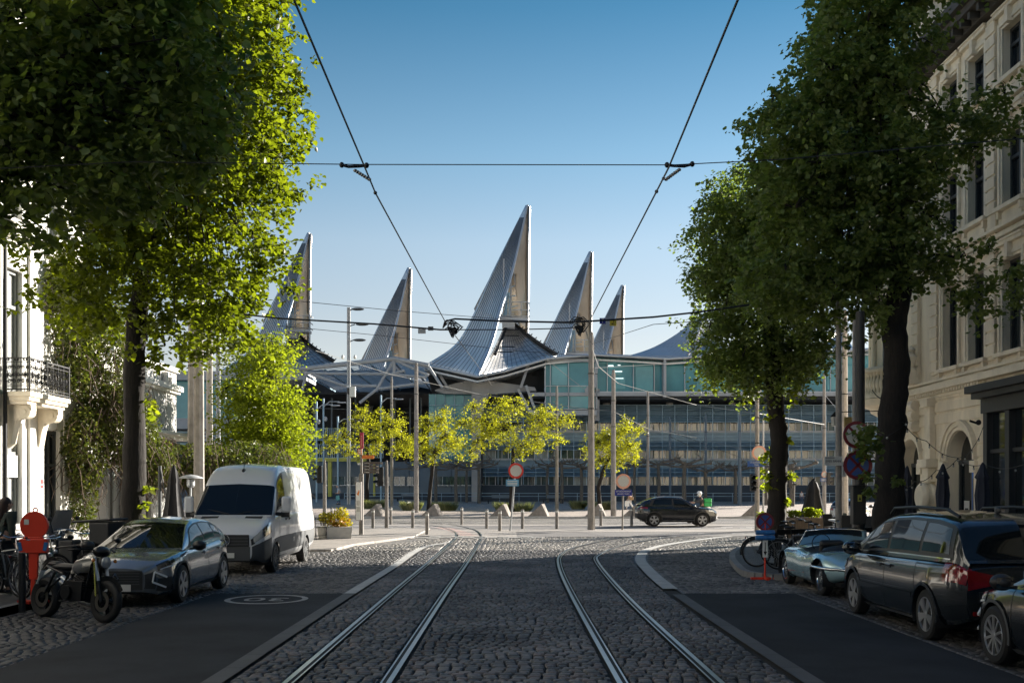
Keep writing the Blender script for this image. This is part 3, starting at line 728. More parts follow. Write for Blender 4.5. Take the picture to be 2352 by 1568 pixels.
# low right-hand roof, half behind the trees
mb = MB()
A = [(1440,820,122),(1500,800,126),(1560,765,130),(1612,722,134)]; B = [(1585,822,121.5),(1597,800,124),(1606,765,127),(1620,722,131)]
mb.grid(lambda u, v: P(*[crv(A, u)[k]*(1-v)+crv(B, u)[k]*v for k in range(3)]), 14, 8)
M['sail_low'] = mat('sail_low_steel', (.50,.51,.53), .5, .25, var=.12, vs=.4, bump=.2, bs=2)
lo = wb(mb, 'sail_roof', M['sail_low'], court, smooth=60, solid=.25); lo['label'] = 'low swooping metal roof half behind the right trees'
mb = MB(); mb.add([P(1585,822,121.4), P(1606,765,126.5), P(1620,722,131), P(1640,760,129), P(1690,815,122)], [(0,1,2,3,4)]); mb.build('pyramid_roof', M['scale'], lo)
mb = MB()
for i in range(7): mb.tube([P(1588+i*4,818-i*6,121), P(1606+i*7,800-i*4,121.3)], .07, 4)
mb.tube([P(1585,822,121.2), P(1612,740,128)], .14, 5); mb.build('roof_ladder', M['cpale'], lo)
mb = MB(); mb.add([P(1880,800,124), P(1915,765,128), P(1935,760,130), P(1960,800,124)], [(0,1,2,3)]); mb.build('pyramid_roof', M['scale'], lo)
mb = MB()
for j in range(1, 10): mb.tube([P(*[crv(A, u/10)[k]*(1-j/10)+crv(B, u/10)[k]*j/10 for k in range(3)])+Vector((0,-.2,0)) for u in range(11)], .05, 4)
mb.build('standing_seam', M['seam'], lo)
# ================================================================ street buildings
M['stone'] = mat('cream_stone', (.82,.72,.56), .85, var=.20, stretch=(1.3,1.3,.3), vs=1.1, bump=.15, bs=12)
M['stone2'] = mat('cream_stone_trim', (.82,.73,.58), .8, var=.16, vs=1.6, bump=.12, bs=16)
M['plaster'] = mat('white_plaster', (.74,.72,.67), .85, var=.07, vs=.6, bump=.08, bs=8)
M['plaster2'] = mat('grey_white_plaster', (.52,.51,.49), .85, var=.1, vs=.7, bump=.1, bs=9)
M['plinth'] = mat('grey_plinth', (.30,.29,.275), .85, var=.2, vs=2, bump=.2, bs=20)
M['wframe'] = mat('dark_window_frame', (.035,.04,.045), .4)
M['wframe2'] = mat('grey_window_frame', (.20,.21,.20), .45)
M['pane'] = mat('window_pane', (.012,.016,.02), .03, ior=1.6)
M['curtain'] = mat('curtain_pane', (.46,.47,.46), .15, var=.25, vs=3, stretch=(1,5,.12), spec=.7)
M['shop'] = mat('shopfront_paint', (.030,.033,.037), .5, var=.1, vs=2)
M['rooft'] = mat('slate_roof', (.06,.062,.07), .6, var=.3, vs=3)
M['corn'] = mat('dark_cornice', (.07,.06,.05), .7, var=.25, vs=3)
M['iron2'] = mat('wrought_iron', (.012,.012,.013), .45, .4)

def cells(mb, y0, y1, z0, z1, ops, x, into, sgn):
    "wall in the plane X=x from y0..y1, z0..z1 with rectangular openings (ya,yb,za,zb) and their reveals; into = depth vector sign"
    ys = sorted({y0, y1, *[v for o in ops for v in o[:2]]}); zs = sorted({z0, z1, *[v for o in ops for v in o[2:4]]})
    for a, b in zip(ys, ys[1:]):
        for c, d in zip(zs, zs[1:]):
            ym, zm = (a+b)/2, (c+d)/2
            if any(o[0] < ym < o[1] and o[2] < zm < o[3] for o in ops): continue
            mb.quad((x,a,c),(x,b,c),(x,b,d),(x,a,d))
    for (a, b, c, d) in ops:
        xi = x + into*sgn
        mb.quad((x,a,c),(xi,a,c),(xi,a,d),(x,a,d)); mb.quad((x,b,c),(x,b,d),(xi,b,d),(xi,b,c))
        mb.quad((x,a,d),(xi,a,d),(xi,b,d),(x,b,d)); mb.quad((x,a,c),(x,b,c),(xi,b,c),(xi,a,c))
    return mb

# ---------------------------------------------------------------- right: ornate corner building
RX = 15.0
rb = thing('corner_building', 'ornate cream stone corner building with arched doors and a dark shopfront', 'building', (RX, 30, .12))
cols = [(35.1,36.3),(33.1,34.3),(30.7,31.9),(28.2,29.4),(25.7,26.9),(23.2,24.4),(20.7,21.9),(18.2,19.4)]
floors = [(6.15,8.95),(10.6,12.8),(14.45,16.0)]
ops = [(a, b, c, d) for (a, b) in cols for (c, d) in floors]
arches = [(33.95,35.95,2.95),(38.4,40.2,2.95)]
aops = [(a, b, .12, s) for a, b, s in arches]
mb = MB(); cells(mb, -90, 40.6, 5.3, 17.2, ops, RX, .34, 1)
# ground floor with arched heads
g = MB(); cells(g, 33.0, 40.6, .1, 5.3, [(a, b, .12, s+(b-a)/2+.02) for a, b, s in arches], RX, .5, 1)
for a, b, s in arches:
    c, r, n = (a+b)/2, (b-a)/2, 14
    for sg in (-1, 1):
        pts = [(c+sg*r, s)] + [(c+sg*r*math.cos(PI/2*i/n), s+r*math.sin(PI/2*i/n)) for i in range(n+1)]
        vs = [(RX, y, z) for y, z in pts[1:]] + [(RX, c+sg*r, s+r+.02), (RX, c, s+r+.02)]
        base = len(g.v); m = n+1
        fs = [(i, i+1, m) for i in range(n)] + [(n, m+1, m)]
        g.add(vs, fs)
        g.add([(RX, y, z) for y, z in pts[1:]] + [(RX+.5, y, z) for y, z in pts[1:]], [(i, i+1, m+i+1, m+i) for i in range(n)])
mb.v, mb.f = mb.v, mb.f
mb.add(g.v, g.f)
mb.quad((RX,40.6,.1),(16.4,42,.1),(16.4,42,17.2),(RX,40.6,17.2)); mb.quad((16.4,42,.1),(60,42,.1),(60,42,17.2),(16.4,42,17.2))
mb.quad((RX,-90,.1),(RX,33,.1),(RX,33,5.3),(RX,-90,5.3)); mb.quad((RX,-90,.1),(60,-90,.1),(60,-90,17.2),(RX,-90,17.2)); mb.quad((60,-90,.1),(60,42,.1),(60,42,17.2),(60,-90,17.2))
mb.quad((RX,-90,17.2),(60,-90,17.2),(60,42,17.2),(RX,42,17.2))
wb(mb, 'wall', M['stone'], rb)
mb = MB()
for a, b in ((-16,40.6),):
    for zc, dz, pr in ((5.55,.22,.26),(5.80,.10,.16),(9.75,.14,.14),(9.95,.10,.26),(13.5,.14,.14),(13.68,.10,.24),(16.55,.12,.12),(5.25,.10,.10)):
        mb.box(RX-pr, RX-.002, a, b, zc-dz/2, zc+dz/2)
wb(mb, 'string_course', M['stone2'], rb, bevel=.015)
# dentils under the ground-floor cornice, rustication
mb = MB(); y = 33.2
while y < 40.6: mb.box(RX-.2, RX-.004, y, y+.10, 5.31, 5.43); y += .22
wb(mb, 'dentil_row', M['stone2'], rb)
mb = MB()
piers = [(33.0,33.62),(36.3,36.72),(37.75,38.1),(40.45,40.58)]
for i in range(11):
    z = .5+i*.42
    for a, b in piers:
        if z < 3.6: mb.box(RX-.055, RX-.003, a, b, z+.02, z+.38)
for i in range(3):
    z = 3.86+i*.42+.18
    mb.box(RX-.055, RX-.003, 33.02, 40.58, z+.22, z+.56) if z > 4.0 else None
wb(mb, 'rusticated_pier', M['stone'], rb, bevel=.02)
for ai, (a, b, s) in enumerate(arches):
    c, r, n = (a+b)/2, (b-a)/2, 20
    mb = MB()
    for (r0, r1, pr) in ((r+.02, r+.14, .06), (r+.14, r+.30, .11), (r+.30, r+.36, .17)):
        for i in range(n):
            t0, t1 = PI*i/n, PI*(i+1)/n
            q = [(c+rr*math.cos(t), s+rr*math.sin(t)) for rr, t in ((r0,t0),(r1,t0),(r1,t1),(r0,t1))]
            mb.prism(q, (pr, 0, 0), base=(RX-pr-.003, 0, 0), u=(0,1,0), v=(0,0,1))
    mb.box(RX-.16, RX-.003, a-.42, a-.02, s-.42, s-.04); mb.box(RX-.16, RX-.003, b+.02, b+.42, s-.42, s-.04)
    wb(mb, 'arch_moulding', M['stone2'], rb)
    mb = MB(); xi = RX+.42
    for k in (0, .5, 1): yy = a+.05+(b-a-.1)*k; mb.box(xi-.05, xi+.02, yy-.05, yy+.05, .12, s+(r*.97 if k == .5 else 0))
    mb.box(xi-.06, xi+.02, a, b, s-.12, s+.02); mb.box(xi-.05, xi+.02, a, b, .12, .4)
    d = wb(mb, 'arched_door', M['wframe'], rb)
    mb = MB(); N_ = 12; pts = [(a, .12), (b, .12)] + [(c+r*math.cos(PI*i/N_), s+r*math.sin(PI*i/N_)) for i in range(N_+1)]
    mb.prism(pts, (.03, 0, 0), base=(xi+.03, 0, 0), u=(0,1,0), v=(0,0,1)); mb.build('glass_pane', M['pane'], d)
# posters in the arched door
M['posterblue'] = mat('poster_blue', (.05,.17,.55), .5); M['posterdark'] = mat('poster_dark', (.02,.022,.03), .5); M['posterwhite'] = mat('poster_white', (.55,.53,.5), .5)
mb = MB(); mb.box(15.36, 15.37, 34.05, 34.9, .5, 2.95); o = wb(mb, 'blue_poster', M['posterblue'], rb); o['label'] = 'tall blue poster behind the arched door'
mb = MB(); mb.box(15.35, 15.358, 34.12, 34.82, 1.05, 2.35); mb.build('poster_panel', M['posterdark'], o)
mb = MB(); mb.lathe([(0, 0), (.12, 0), (.14, .002)], 16, (15.345, 34.47, 1.8), Matrix.Rotation(-PI/2, 3, 'Y') @ Matrix.Diagonal((2.2, 1, 1)).to_3x3()); mb.build('poster_oval', M['posterwhite'], o)
mb = MB(); mb.box(15.36, 15.37, 35.1, 35.5, .35, 1.6); wb(mb, 'notice_sheet', M['posterwhite'], rb)
mb = MB(); mb.box(15.352, 15.359, 35.18, 35.42, 1.05, 1.35); mb.box(15.352, 15.359, 35.2, 35.4, .6, .85); wb(mb, 'notice_picture', M['posterdark'], rb)
# drum pier between the arches
mb = MB(); R = Matrix.Rotation(-PI/2, 3, 'Y')
mb.lathe([(0,-.02),(.42,-.02),(.50,.05),(.50,.16),(.46,.18),(.46,.30),(.50,.32),(.50,.42),(.40,.52),(0,.52)], 22, (RX, 37.22, 1.72), R)
mb.box(RX-.42, RX, 36.8, 37.64, .12, 1.2); mb.box(RX-.30, RX-.003, 36.95, 37.5, 2.24, 2.75); mb.box(RX-.42, RX-.003, 36.8, 37.65, 2.75, 3.05); mb.box(RX-.22, RX-.003, 36.98, 37.46, 3.05, 4.9)
mb.box(RX-.35, RX-.003, 36.9, 37.54, 4.9, 5.2)
wb(mb, 'drum_pier', M['stone2'], rb, bevel=.02, smooth=40)
for (a, b) in cols:
    for fi, (c, d) in enumerate(floors):
        if a < 27 and fi == 9: continue
        w_ = MB(); xi = RX+.26; ym = (a+b)/2
        for yy in (a+.04, ym, b-.04): w_.box(xi-.05, xi+.03, yy-.045, yy+.045, c, d)
        for zz in (c+.05, c+(d-c)*.66, d-.05): w_.box(xi-.055, xi+.03, a, b, zz-.05, zz+.05)
        wd = wb(w_, 'window', M['wframe'], rb)
        p = MB(); p.box(xi+.032, xi+.05, a, b, c, d); p.build('pane', M['pane'], wd)
        s = MB(); s.box(RX-.22, RX-.003, a-.28, b+.28, c-.14, c-.01)
        for yy in (a-.16, b+.02): s.box(RX-.16, RX-.003, yy, yy+.14, c-.36, c-.14)
        s.box(RX-.05, RX-.003, a-.02, b+.02, c-.62 if fi else c-.5, c-.2)
        s.build('sill', M['stone2'], wd, bevel=.012)
        u = MB()
        for (o0, o1, pr) in ((.0,.08,.05),(.08,.20,.10)):
            u.box(RX-pr, RX-.003, a-o1, a-o0, c-.01, d+o1); u.box(RX-pr, RX-.003, b+o0, b+o1, c-.01, d+o1); u.box(RX-pr, RX-.003, a-o0, b+o0, d+o0, d+o1)
        u.box(RX-.20, RX-.003, a-.30, b+.30, d+.42, d+.54); u.box(RX-.24, RX-.003, a-.34, b+.34, d+.54, d+.60); u.box(RX-.06, RX-.003, a-.2, b+.2, d+.2, d+.42)
        u.box(RX-.22, RX-.003, ym-.10, ym+.10, d-.02, d+.44)
        u.build('surround', M['stone2'], wd, bevel=.012)
mb = MB()
for y in (32.5, 36.9, 38.6):
    mb.box(RX-.10, RX-.003, y-.28, y+.28, 6.0, 16.5)
    for i in range(26):
        if i not in (9, 10, 18, 19): mb.box(RX-.15, RX-.101, y-.30, y+.30, 6.1+i*.40, 6.1+i*.40+.34)
wb(mb, 'quoin_pilaster', M['stone'], rb, bevel=.015)
# urn and scroll brackets beside the balcony
mb = MB(); mb.lathe([(.0,0),(.20,0),(.22,.08),(.10,.14),(.12,.2),(.24,.38),(.26,.5),(.12,.62),(.10,.7),(.16,.76),(.0,.95)], 14, (RX-.25, 38.6, 6.35)); mb.box(RX-.5, RX-.003, 38.35, 38.85, 5.86, 6.35)
for z in (4.3, 4.7, 5.05): mb.lathe([(0,-.22),(.2,-.22),(.2,.22),(0,.22)], 14, (RX-.16, 38.6, z), Matrix.Rotation(PI/2, 3, 'X'))
wb(mb, 'urn_bracket', M['stone2'], rb, smooth=40)
# round corner bay and balcony
TC = Vector((15.5, 41.3, 0))
mb = MB(); mb.lathe([(1.2,5.5),(1.2,9.7),(1.34,9.75),(1.34,9.95),(1.2,10.0),(1.2,13.5),(1.34,13.6),(1.34,13.8),(1.2,13.85),(1.2,16.6),(1.6,17.2)], 28, TC)
for k in range(8):
    a = PI*.62+k*.22; p = TC+Vector((1.25*math.cos(a), 1.25*math.sin(a), 0))
    if k in (0, 3, 6):
        for z0, z1 in ((5.9,9.7),(10.0,13.5)): mb.lathe([(.17,z0),(.17,z0+.2),(.12,z0+.28),(.11,z1-.3),(.18,z1-.2),(.18,z1)], 10, p)
wb(mb, 'corner_bay', M['stone'], rb, smooth=35)
for (z0, z1) in ((6.2,8.9),(10.6,12.8),(14.4,16.0)):
    mb = MB()
    for a0, a1 in ((PI*1.02,PI*1.20),(PI*1.28,PI*1.46)):
        mb.add([TC+Vector((1.23*math.cos(a), 1.23*math.sin(a), z)) for a, z in ((a0,z0),(a1,z0),(a1,z1),(a0,z1))], [(0,1,2,3)])
    wb(mb, 'window', M['pane'], rb)
mb = MB(); mb.lathe([(.3,3.9),(.5,4.2),(.55,4.5),(1.0,4.85),(1.25,5.0),(1.3,5.15),(1.62,5.25),(1.68,5.38),(1.72,5.5),(1.0,5.52)], 30, TC); wb(mb, 'balcony_corbel', M['stone2'], rb, smooth=40)
mb = MB(); mb.lathe([(1.45,5.52),(1.68,5.52),(1.68,5.68),(1.45,5.68)], 30, TC); mb.lathe([(1.42,6.52),(1.74,6.52),(1.76,6.62),(1.70,6.72),(1.42,6.72)], 30, TC); wb(mb, 'balustrade_rail', M['stone2'], rb)
for k in range(17):
    a = PI*.78+k*.105; mb = MB(); mb.lathe([(.07,5.68),(.08,5.76),(.05,5.8),(.10,6.0),(.11,6.1),(.055,6.3),(.05,6.36),(.085,6.42),(.085,6.52)], 9, TC+Vector((1.57*math.cos(a), 1.57*math.sin(a), 0)))
    wb(mb, 'baluster', M['stone2'], rb, smooth=50)
# cornice and roof
mb = MB(); mb.box(RX-.95, RX+.3, -90, 41.5, 17.2, 17.55); mb.box(RX-.75, RX+.3, -90, 41.3, 16.95, 17.2); mb.box(RX-.35, RX, -90, 40.8, 16.7, 16.95)
y = -20
while y < 40.5: mb.box(RX-.68, RX-.01, y, y+.16, 16.72, 16.94); y += .62
wb(mb, 'cornice', M['corn'], rb)
mb = MB(); mb.prism([(0,17.56),(1.6,19.6),(5.5,23.4),(30,23.4),(30,17.56)], (0,131,0), base=(RX-.3,-89.9,0), u=(1,0,0), v=(0,0,1)); wb(mb, 'roof', M['rooft'], rb)  # ridge out of view, set high so its shade reaches the opposite houses
for y in (34.0, 30.0, 38.0):
    mb = MB(); mb.box(RX-.15, RX+1.6, y-.8, y+.8, 17.57, 19.4); mb.prism([(-1,19.4),(1,19.4),(0,20.1)], (2.6,0,0), base=(RX-.35,y,0), u=(0,1,0), v=(0,0,1)); wb(mb, 'dormer', M['stone2'], rb)
# dark shopfront
mb = MB(); xs = RX-.16
mb.box(RX-.75, RX-.004, 20.0, 32.95, 4.98, 5.20); mb.box(RX-.58, RX-.004, 20.05, 32.85, 4.80, 4.98); mb.box(RX-.32, RX-.004, 20.1, 32.75, 4.35, 4.80)
for y in (32.45, 31.0, 29.6, 28.0, 26.4, 24.8, 23.2, 21.6, 20.1): mb.box(xs-.10, RX-.004, y, y+.26, .12, 4.35)
mb.box(xs, RX-.004, 20.1, 32.7, .12, .75); mb.box(xs, RX-.004, 20.1, 32.7, 3.1, 3.22)
sf = wb(mb, 'shopfront', M['shop'], rb, bevel=.01)
mb = MB(); mb.box(RX-.06, RX-.04, 20.2, 32.6, .75, 4.35); mb.build('shop_glass', M['pane'], sf)
mb = MB(); mb.bar((RX-.2,33.1,4.05),(RX-.5,33.1,4.15),.06); mb.ellipsoid((RX-.22,33.1,4.1),.08,.09,.09); wb(mb, 'wire_hook', M['iron2'], rb)

# ---------------------------------------------------------------- left: white house with balcony
LX = -15.0
lb = thing('white_house', 'sunlit white plaster house with tall windows and an iron balcony on scroll consoles', 'house', (LX, 30, .12))
lcols = [(30.85,32.0),(27.6,28.8),(24.4,25.6),(21.2,22.4),(18,19.2),(33.7,34.7)]
lops = [(a, b, c, d) for a, b in lcols[:5] for c, d in ((.9,4.0),(4.9,8.6),(10.1,13.0))] + [(33.5,34.7,.14,3.9),(33.7,34.6,10.1,12.6)]
mb = MB(); cells(mb, -90, 36.6, .1, 17, lops, LX, .3, -1)
mb.quad((LX,36.6,.1),(-60,36.6,.1),(-60,36.6,17),(LX,36.6,17)); mb.quad((LX,-90,.1),(-60,-90,.1),(-60,-90,17),(LX,-90,17)); mb.quad((LX,-90,17),(LX,36.6,17),(-60,36.6,17),(-60,-90,17))
mb.quad((-60,-90,.1),(-60,36.6,.1),(-60,36.6,17),(-60,-90,17))
wb(mb, 'wall', M['plaster'], lb)
mb = MB()
for zc, dz, pr in ((9.6,.2,.14),(9.85,.1,.22),(13.9,.2,.16),(16.6,.3,.35),(16.9,.2,.6)): mb.box(LX+.003, LX+pr, -90, 36.6, zc-dz/2, zc+dz/2)
mb.box(LX+.003, LX+.09, 32.35, 33.3, .9, 9.5); mb.box(LX+.003, LX+.05, 34.9, 36.5, .9, 9.4)
wb(mb, 'moulding', M['plaster'], lb, bevel=.015)
mb = MB(); mb.box(LX+.003, LX+.10, -90, 33.45, .1, .95); mb.box(LX+.003, LX+.10, 34.75, 36.6, .1, .95); wb(mb, 'plinth', M['plinth'], lb)
for (a, b, c, d) in lops:
    w_ = MB(); xi = LX-.2; ym = (a+b)/2
    for yy in (a+.05, ym, b-.05): w_.box(xi-.03, xi+.05, yy-.05, yy+.05, c, d)
    for zz in (c+.06, c+(d-c)*.70, d-.06): w_.box(xi-.03, xi+.055, a, b, zz-.05, zz+.05)
    nm = 'door' if c < .3 else 'window'
    wd = wb(w_, nm, M['wframe' if c < .3 else 'wframe2'], lb)
    p = MB(); p.box(xi-.06, xi-.035, a, b, c, d); p.build('pane', M['curtain' if 4 < c < 12 or c > .5 else 'pane'], wd)
    if c > .5:
        s = MB(); s.box(LX+.003, LX+.16, a-.15, b+.15, c-.12, c-.01); s.build('sill', M['plaster'], wd)
# roller blind in the ground floor window
mb = MB()
for i in range(9): mb.box(LX-.12, LX-.10, 30.9, 31.95, 2.35+i*.075, 2.35+i*.075+.06)
wb(mb, 'roller_blind', M['white'], lb)
# balcony with scroll consoles
mb = MB(); y0, y1, xo = 30.7, 33.5, -14.15
mb.box(LX+.003, xo, y0, y1, 4.72, 4.86); mb.box(LX+.003, xo-.06, y0+.05, y1-.05, 4.60, 4.72); mb.box(LX+.003, xo-.14, y0+.1, y1-.1, 4.50, 4.60)
bal = wb(mb, 'balcony_slab', M['stone2'], lb, bevel=.015)
for y in (31.0, 32.85):
    c = MB(); pts = [(0,4.50),(.72,4.50),(.74,4.34),(.66,4.18),(.46,4.10),(.30,4.05),(.22,3.8),(.14,3.35),(.0,3.2)]
    c.prism(pts, (0,.34,0), base=(LX+.003,y,0), u=(1,0,0), v=(0,0,1))
    c.lathe([(0,-.2),(.20,-.2),(.20,.2),(0,.2)], 16, (LX+.52, y+.17, 4.28), Matrix.Rotation(PI/2, 3, 'X')); c.lathe([(0,-.22),(.09,-.22),(.09,.22),(0,.22)], 12, (LX+.52, y+.17, 4.28), Matrix.Rotation(PI/2, 3, 'X'))
    wb(c, 'scroll_console', M['stone2'], lb, bevel=.01)
def scroll(mb, o, ux, uz, r, turns=1.4, sg=1, th=.014):
    pts = []
    for i in range(18):
        t = i/17; a = sg*t*turns*2*PI; rr = r*(1-.8*t); pts.append(o + ux*(rr*math.cos(a)) + uz*(rr*math.sin(a)))
    mb.tube(pts, th, 4, cap=False)
rl = MB(); Z = Vector((0,0,1))
def rail_side(a, b, n):
    a, b = Vector(a), Vector(b); d = (b-a)/n; ux = d.normalized(); hw = d.length/2
    for z in (0.06, .98): rl.bar(a+Z*z, b+Z*z, .035)
    rl.bar(a+Z*.86, b+Z*.86, .018); rl.bar(a+Z*.16, b+Z*.16, .018)
    for i in range(n):
        c = a+d*(i+.5)
        rl.bar(a+d*i, a+d*i+Z*.98, .016)
        for sg in (-1, 1):
            scroll(rl, c+ux*(sg*hw*.52)+Z*.30, ux*sg, Z, hw*.46, 1.5, 1); scroll(rl, c+ux*(sg*hw*.52)+Z*.50, ux*sg, Z, hw*.44, 1.4, -1)
            scroll(rl, c+ux*(sg*hw*.52)+Z*.70, ux*sg, Z, hw*.46, 1.5, 1)
            scroll(rl, c+ux*(sg*hw*.3)+Z*.92, ux*sg, Z, hw*.24, 1.2, 1)
        rl.ellipsoid(c+Z*.5, .035, .035, .12, 6, 4)
rail_side((xo-.04,y0+.04,4.87),(xo-.04,y1-.04,4.87),7); rail_side((LX+.02,y0+.04,4.87),(xo-.04,y0+.04,4.87),3); rail_side((LX+.02,y1-.04,4.87),(xo-.04,y1-.04,4.87),3)
for y in (y0+.04, y1-.04): rl.bar((xo-.04,y,4.87),(xo-.04,y,5.9),.045)
wb(rl, 'iron_railing', M['iron2'], lb)
mb = MB(); mb.tube([(LX+.12,30.68,.2),(LX+.12,30.68,16.5)], .06, 8); wb(mb, 'drain_pipe', M['iron2'], lb, smooth=40)
mb = MB(); mb.box(LX+.094, LX+.10, 33.02, 33.22, 2.0, 2.45); o = wb(mb, 'door_sign', M['signwhite'], lb)
mb = MB(); mb.box(LX+.102, LX+.106, 33.04, 33.20, 2.16, 2.30); mb.box(LX+.102, LX+.106, 33.04, 33.20, 2.02, 2.12); mb.build('red_field', M['red'], o)
mb = MB(); mb.prism([(0,17.01),(-2.5,20),(-30,20),(-30,17.01)], (0,126,0), base=(LX+.3,-89.8,0), u=(1,0,0), v=(0,0,1)); wb(mb, 'roof', M['rooft'], lb)

# ---------------------------------------------------------------- left: low white building with a red notice
l2 = thing('low_white_house', 'low white building with a ledge and a red notice board behind the vines', 'house', (LX, 42, .06))
l2ops = [(38.6,40.6,.5,3.0),(41.2,43.4,.5,3.0),(44.0,46.2,.4,3.0)]
mb = MB(); cells(mb, 36.65, 46.7, .05, 4.2, l2ops, LX, .25, -1); mb.box(-30, LX, 36.65, 46.7, 4.2, 7.2)
mb.quad((LX,46.7,.05),(-30,46.7,.05),(-30,46.7,4.2),(LX,46.7,4.2))
wb(mb, 'wall', M['plaster2'], l2)
mb = MB(); mb.box(-30, LX+.25, 36.7, 46.95, 6.32, 6.55); mb.box(-30, LX+.14, 36.7, 46.84, 6.2, 6.32); mb.box(-30, LX+.12, 36.7, 46.8, 7.15, 7.35); wb(mb, 'ledge', M['plaster'], l2)
mb = MB(); mb.box(LX+.003, LX+.75, 38, 46.9, 4.28, 4.40); mb.box(LX+.003, LX+.6, 38, 46.8, 4.12, 4.28); wb(mb, 'awning_ledge', M['plaster'], l2)
for (a, b, c, d) in l2ops:
    f = MB()
    for yy in (a+.04, (a+b)/2, b-.04): f.box(LX-.2, LX-.12, yy-.045, yy+.045, c, d)
    f.box(LX-.2, LX-.12, a, b, d-.08, d); f.box(LX-.2, LX-.12, a, b, c, c+.08)
    wd = wb(f, 'window', M['wframe2'], l2)
    p = MB(); p.box(LX-.23, LX-.205, a, b, c, d); p.build('curtain_pane', M['curtain'], wd)
for z, y in ((6.75,44.9),(6.6,45.5)):
    mb = MB(); mb.box(LX+.003, LX+.2, y-.1, y+.1, z-.2, z+.25); wb(mb, 'wall_lamp', M['plaster'], l2)
mb = MB(); mb.box(LX+.26, LX+.30, 42.5, 45.3, 3.42, 4.02); o = wb(mb, 'notice_board', M['red'], l2); o['label'] = 'red letting board with white capitals'
text('HUUR', .50, M['signwhite'], o, (LX+.305, 44.0, 3.72), (PI/2, 0, PI/2))
mb = MB(); mb.box(LX+.26, LX+.30, 45.4, 46.3, 3.5, 4.0); wb(mb, 'dark_board', M['wframe'], l2)

# houses added out of view to cut low sky light behind; seen in reflections
eh = thing('added_end_house', 'unseen brick house row added to close the street behind the viewpoint', 'house', (0,-92,0))
M['brickw'] = brickmat('end_brick', (.22,.13,.10), (.17,.10,.08), (.3,.28,.26), .22, .07, .01, .85, .2, axis='xz')
mb = MB(); mb.box(-40,40,-100,-90.2,0,15); wb(mb, 'wall', M['brickw'], eh)
mb = MB(); mb.prism([(-100.5,15.01),(-89.7,15.01),(-95,19)], (80,0,0), base=(-40,0,0), u=(0,1,0), v=(0,0,1)); wb(mb, 'roof', M['rooft'], eh)
for i in range(8):
    for z in (1,5.2,9.4):
        mb = MB(); mb.box(-17+i*4.6,-15.4+i*4.6,-90.19,-90.1,z,z+2.4); wb(mb, 'window', M['pane'], eh)
# ================================================================ trees and plants
M['bark'] = mat('lime_bark', (.018,.0145,.012), .95, var=.45, vs=7, bump=1.0, bs=10, stretch=(3,3,.5))
M['bark2'] = mat('pale_bark', (.13,.115,.095), .95, var=.4, vs=9, bump=.6, bs=18, stretch=(2,2,.6))
M['leafA'] = leafmat('sunlit_lime_leaf', (.050,.066,.007), (.115,.135,.014), .5, (2.5,2.6,.7))  # lime leaves of the sunlit crown, sun's yellow put into the colour
M['leafB'] = leafmat('shaded_lime_leaf', (.085,.115,.036), (.16,.195,.062), .38, (2.0,2.2,.8))  # copy of the lime leaf for shaded crowns, tone set for their shade
M['leafC'] = leafmat('fresh_leaf', (.11,.135,.012), (.20,.215,.02), .5, (2.2,2.4,.9))
M['leafY'] = leafmat('yellow_spring_leaf', (.23,.235,.022), (.36,.35,.04), .48, (1.85,1.9,.7))
M['leafV'] = leafmat('vine_leaf', (.06,.085,.02), (.13,.13,.03), .3, (1.7,1.9,.8))
M['vinestem'] = mat('vine_stem', (.12,.085,.06), .9, var=.4, vs=9)
M['grass'] = leafmat('tuft_grass', (.12,.14,.07), (.26,.26,.13), .3, (1.4,1.5,.8))

def leaves(cent, size, droop=.5, shape='quad', outdir=None, jit=.35, flat=.6):
    "folded leaf polygons at the points cent (n,3); returns verts, tris"
    n = len(cent)
    a = NR.uniform(0, 2*PI, n)
    d = np.stack([np.cos(a), np.sin(a), -droop + NR.normal(0, .45, n)], 1)
    if outdir is not None: d[:, :2] += outdir[:, :2]*.8
    d /= np.linalg.norm(d, axis=1)[:, None]
    nrm = np.stack([NR.normal(0, flat, n), NR.normal(0, flat, n), np.ones(n)], 1)
    nrm -= d*np.sum(d*nrm, 1)[:, None]; nrm /= np.linalg.norm(nrm, axis=1)[:, None]
    s = np.cross(d, nrm)
    L = (size*NR.uniform(1-jit, 1+jit, n))[:, None]
    w = L*.42
    if shape == 'quad':
        V = np.stack([cent, cent + d*L*.45 + s*w + nrm*L*.10, cent + d*L, cent + d*L*.45 - s*w + nrm*L*.10], 1)
        T = np.array([(0,2,1),(0,3,2)]); k = 4
    else:
        V = np.stack([cent, cent + d*L*.18 + s*w*.9 + nrm*L*.08, cent + d*L*.55 + s*w*.95 + nrm*L*.09, cent + d*L - nrm*L*.06, cent + d*L*.55 - s*w*.95 + nrm*L*.09, cent + d*L*.18 - s*w*.9 + nrm*L*.08], 1)
        T = np.array([(0,2,1),(0,3,2),(0,4,3),(0,5,4)]); k = 6
    F = (T[None] + (np.arange(n)*k)[:, None, None]).reshape(-1, 3)
    return V.reshape(-1, 3), F

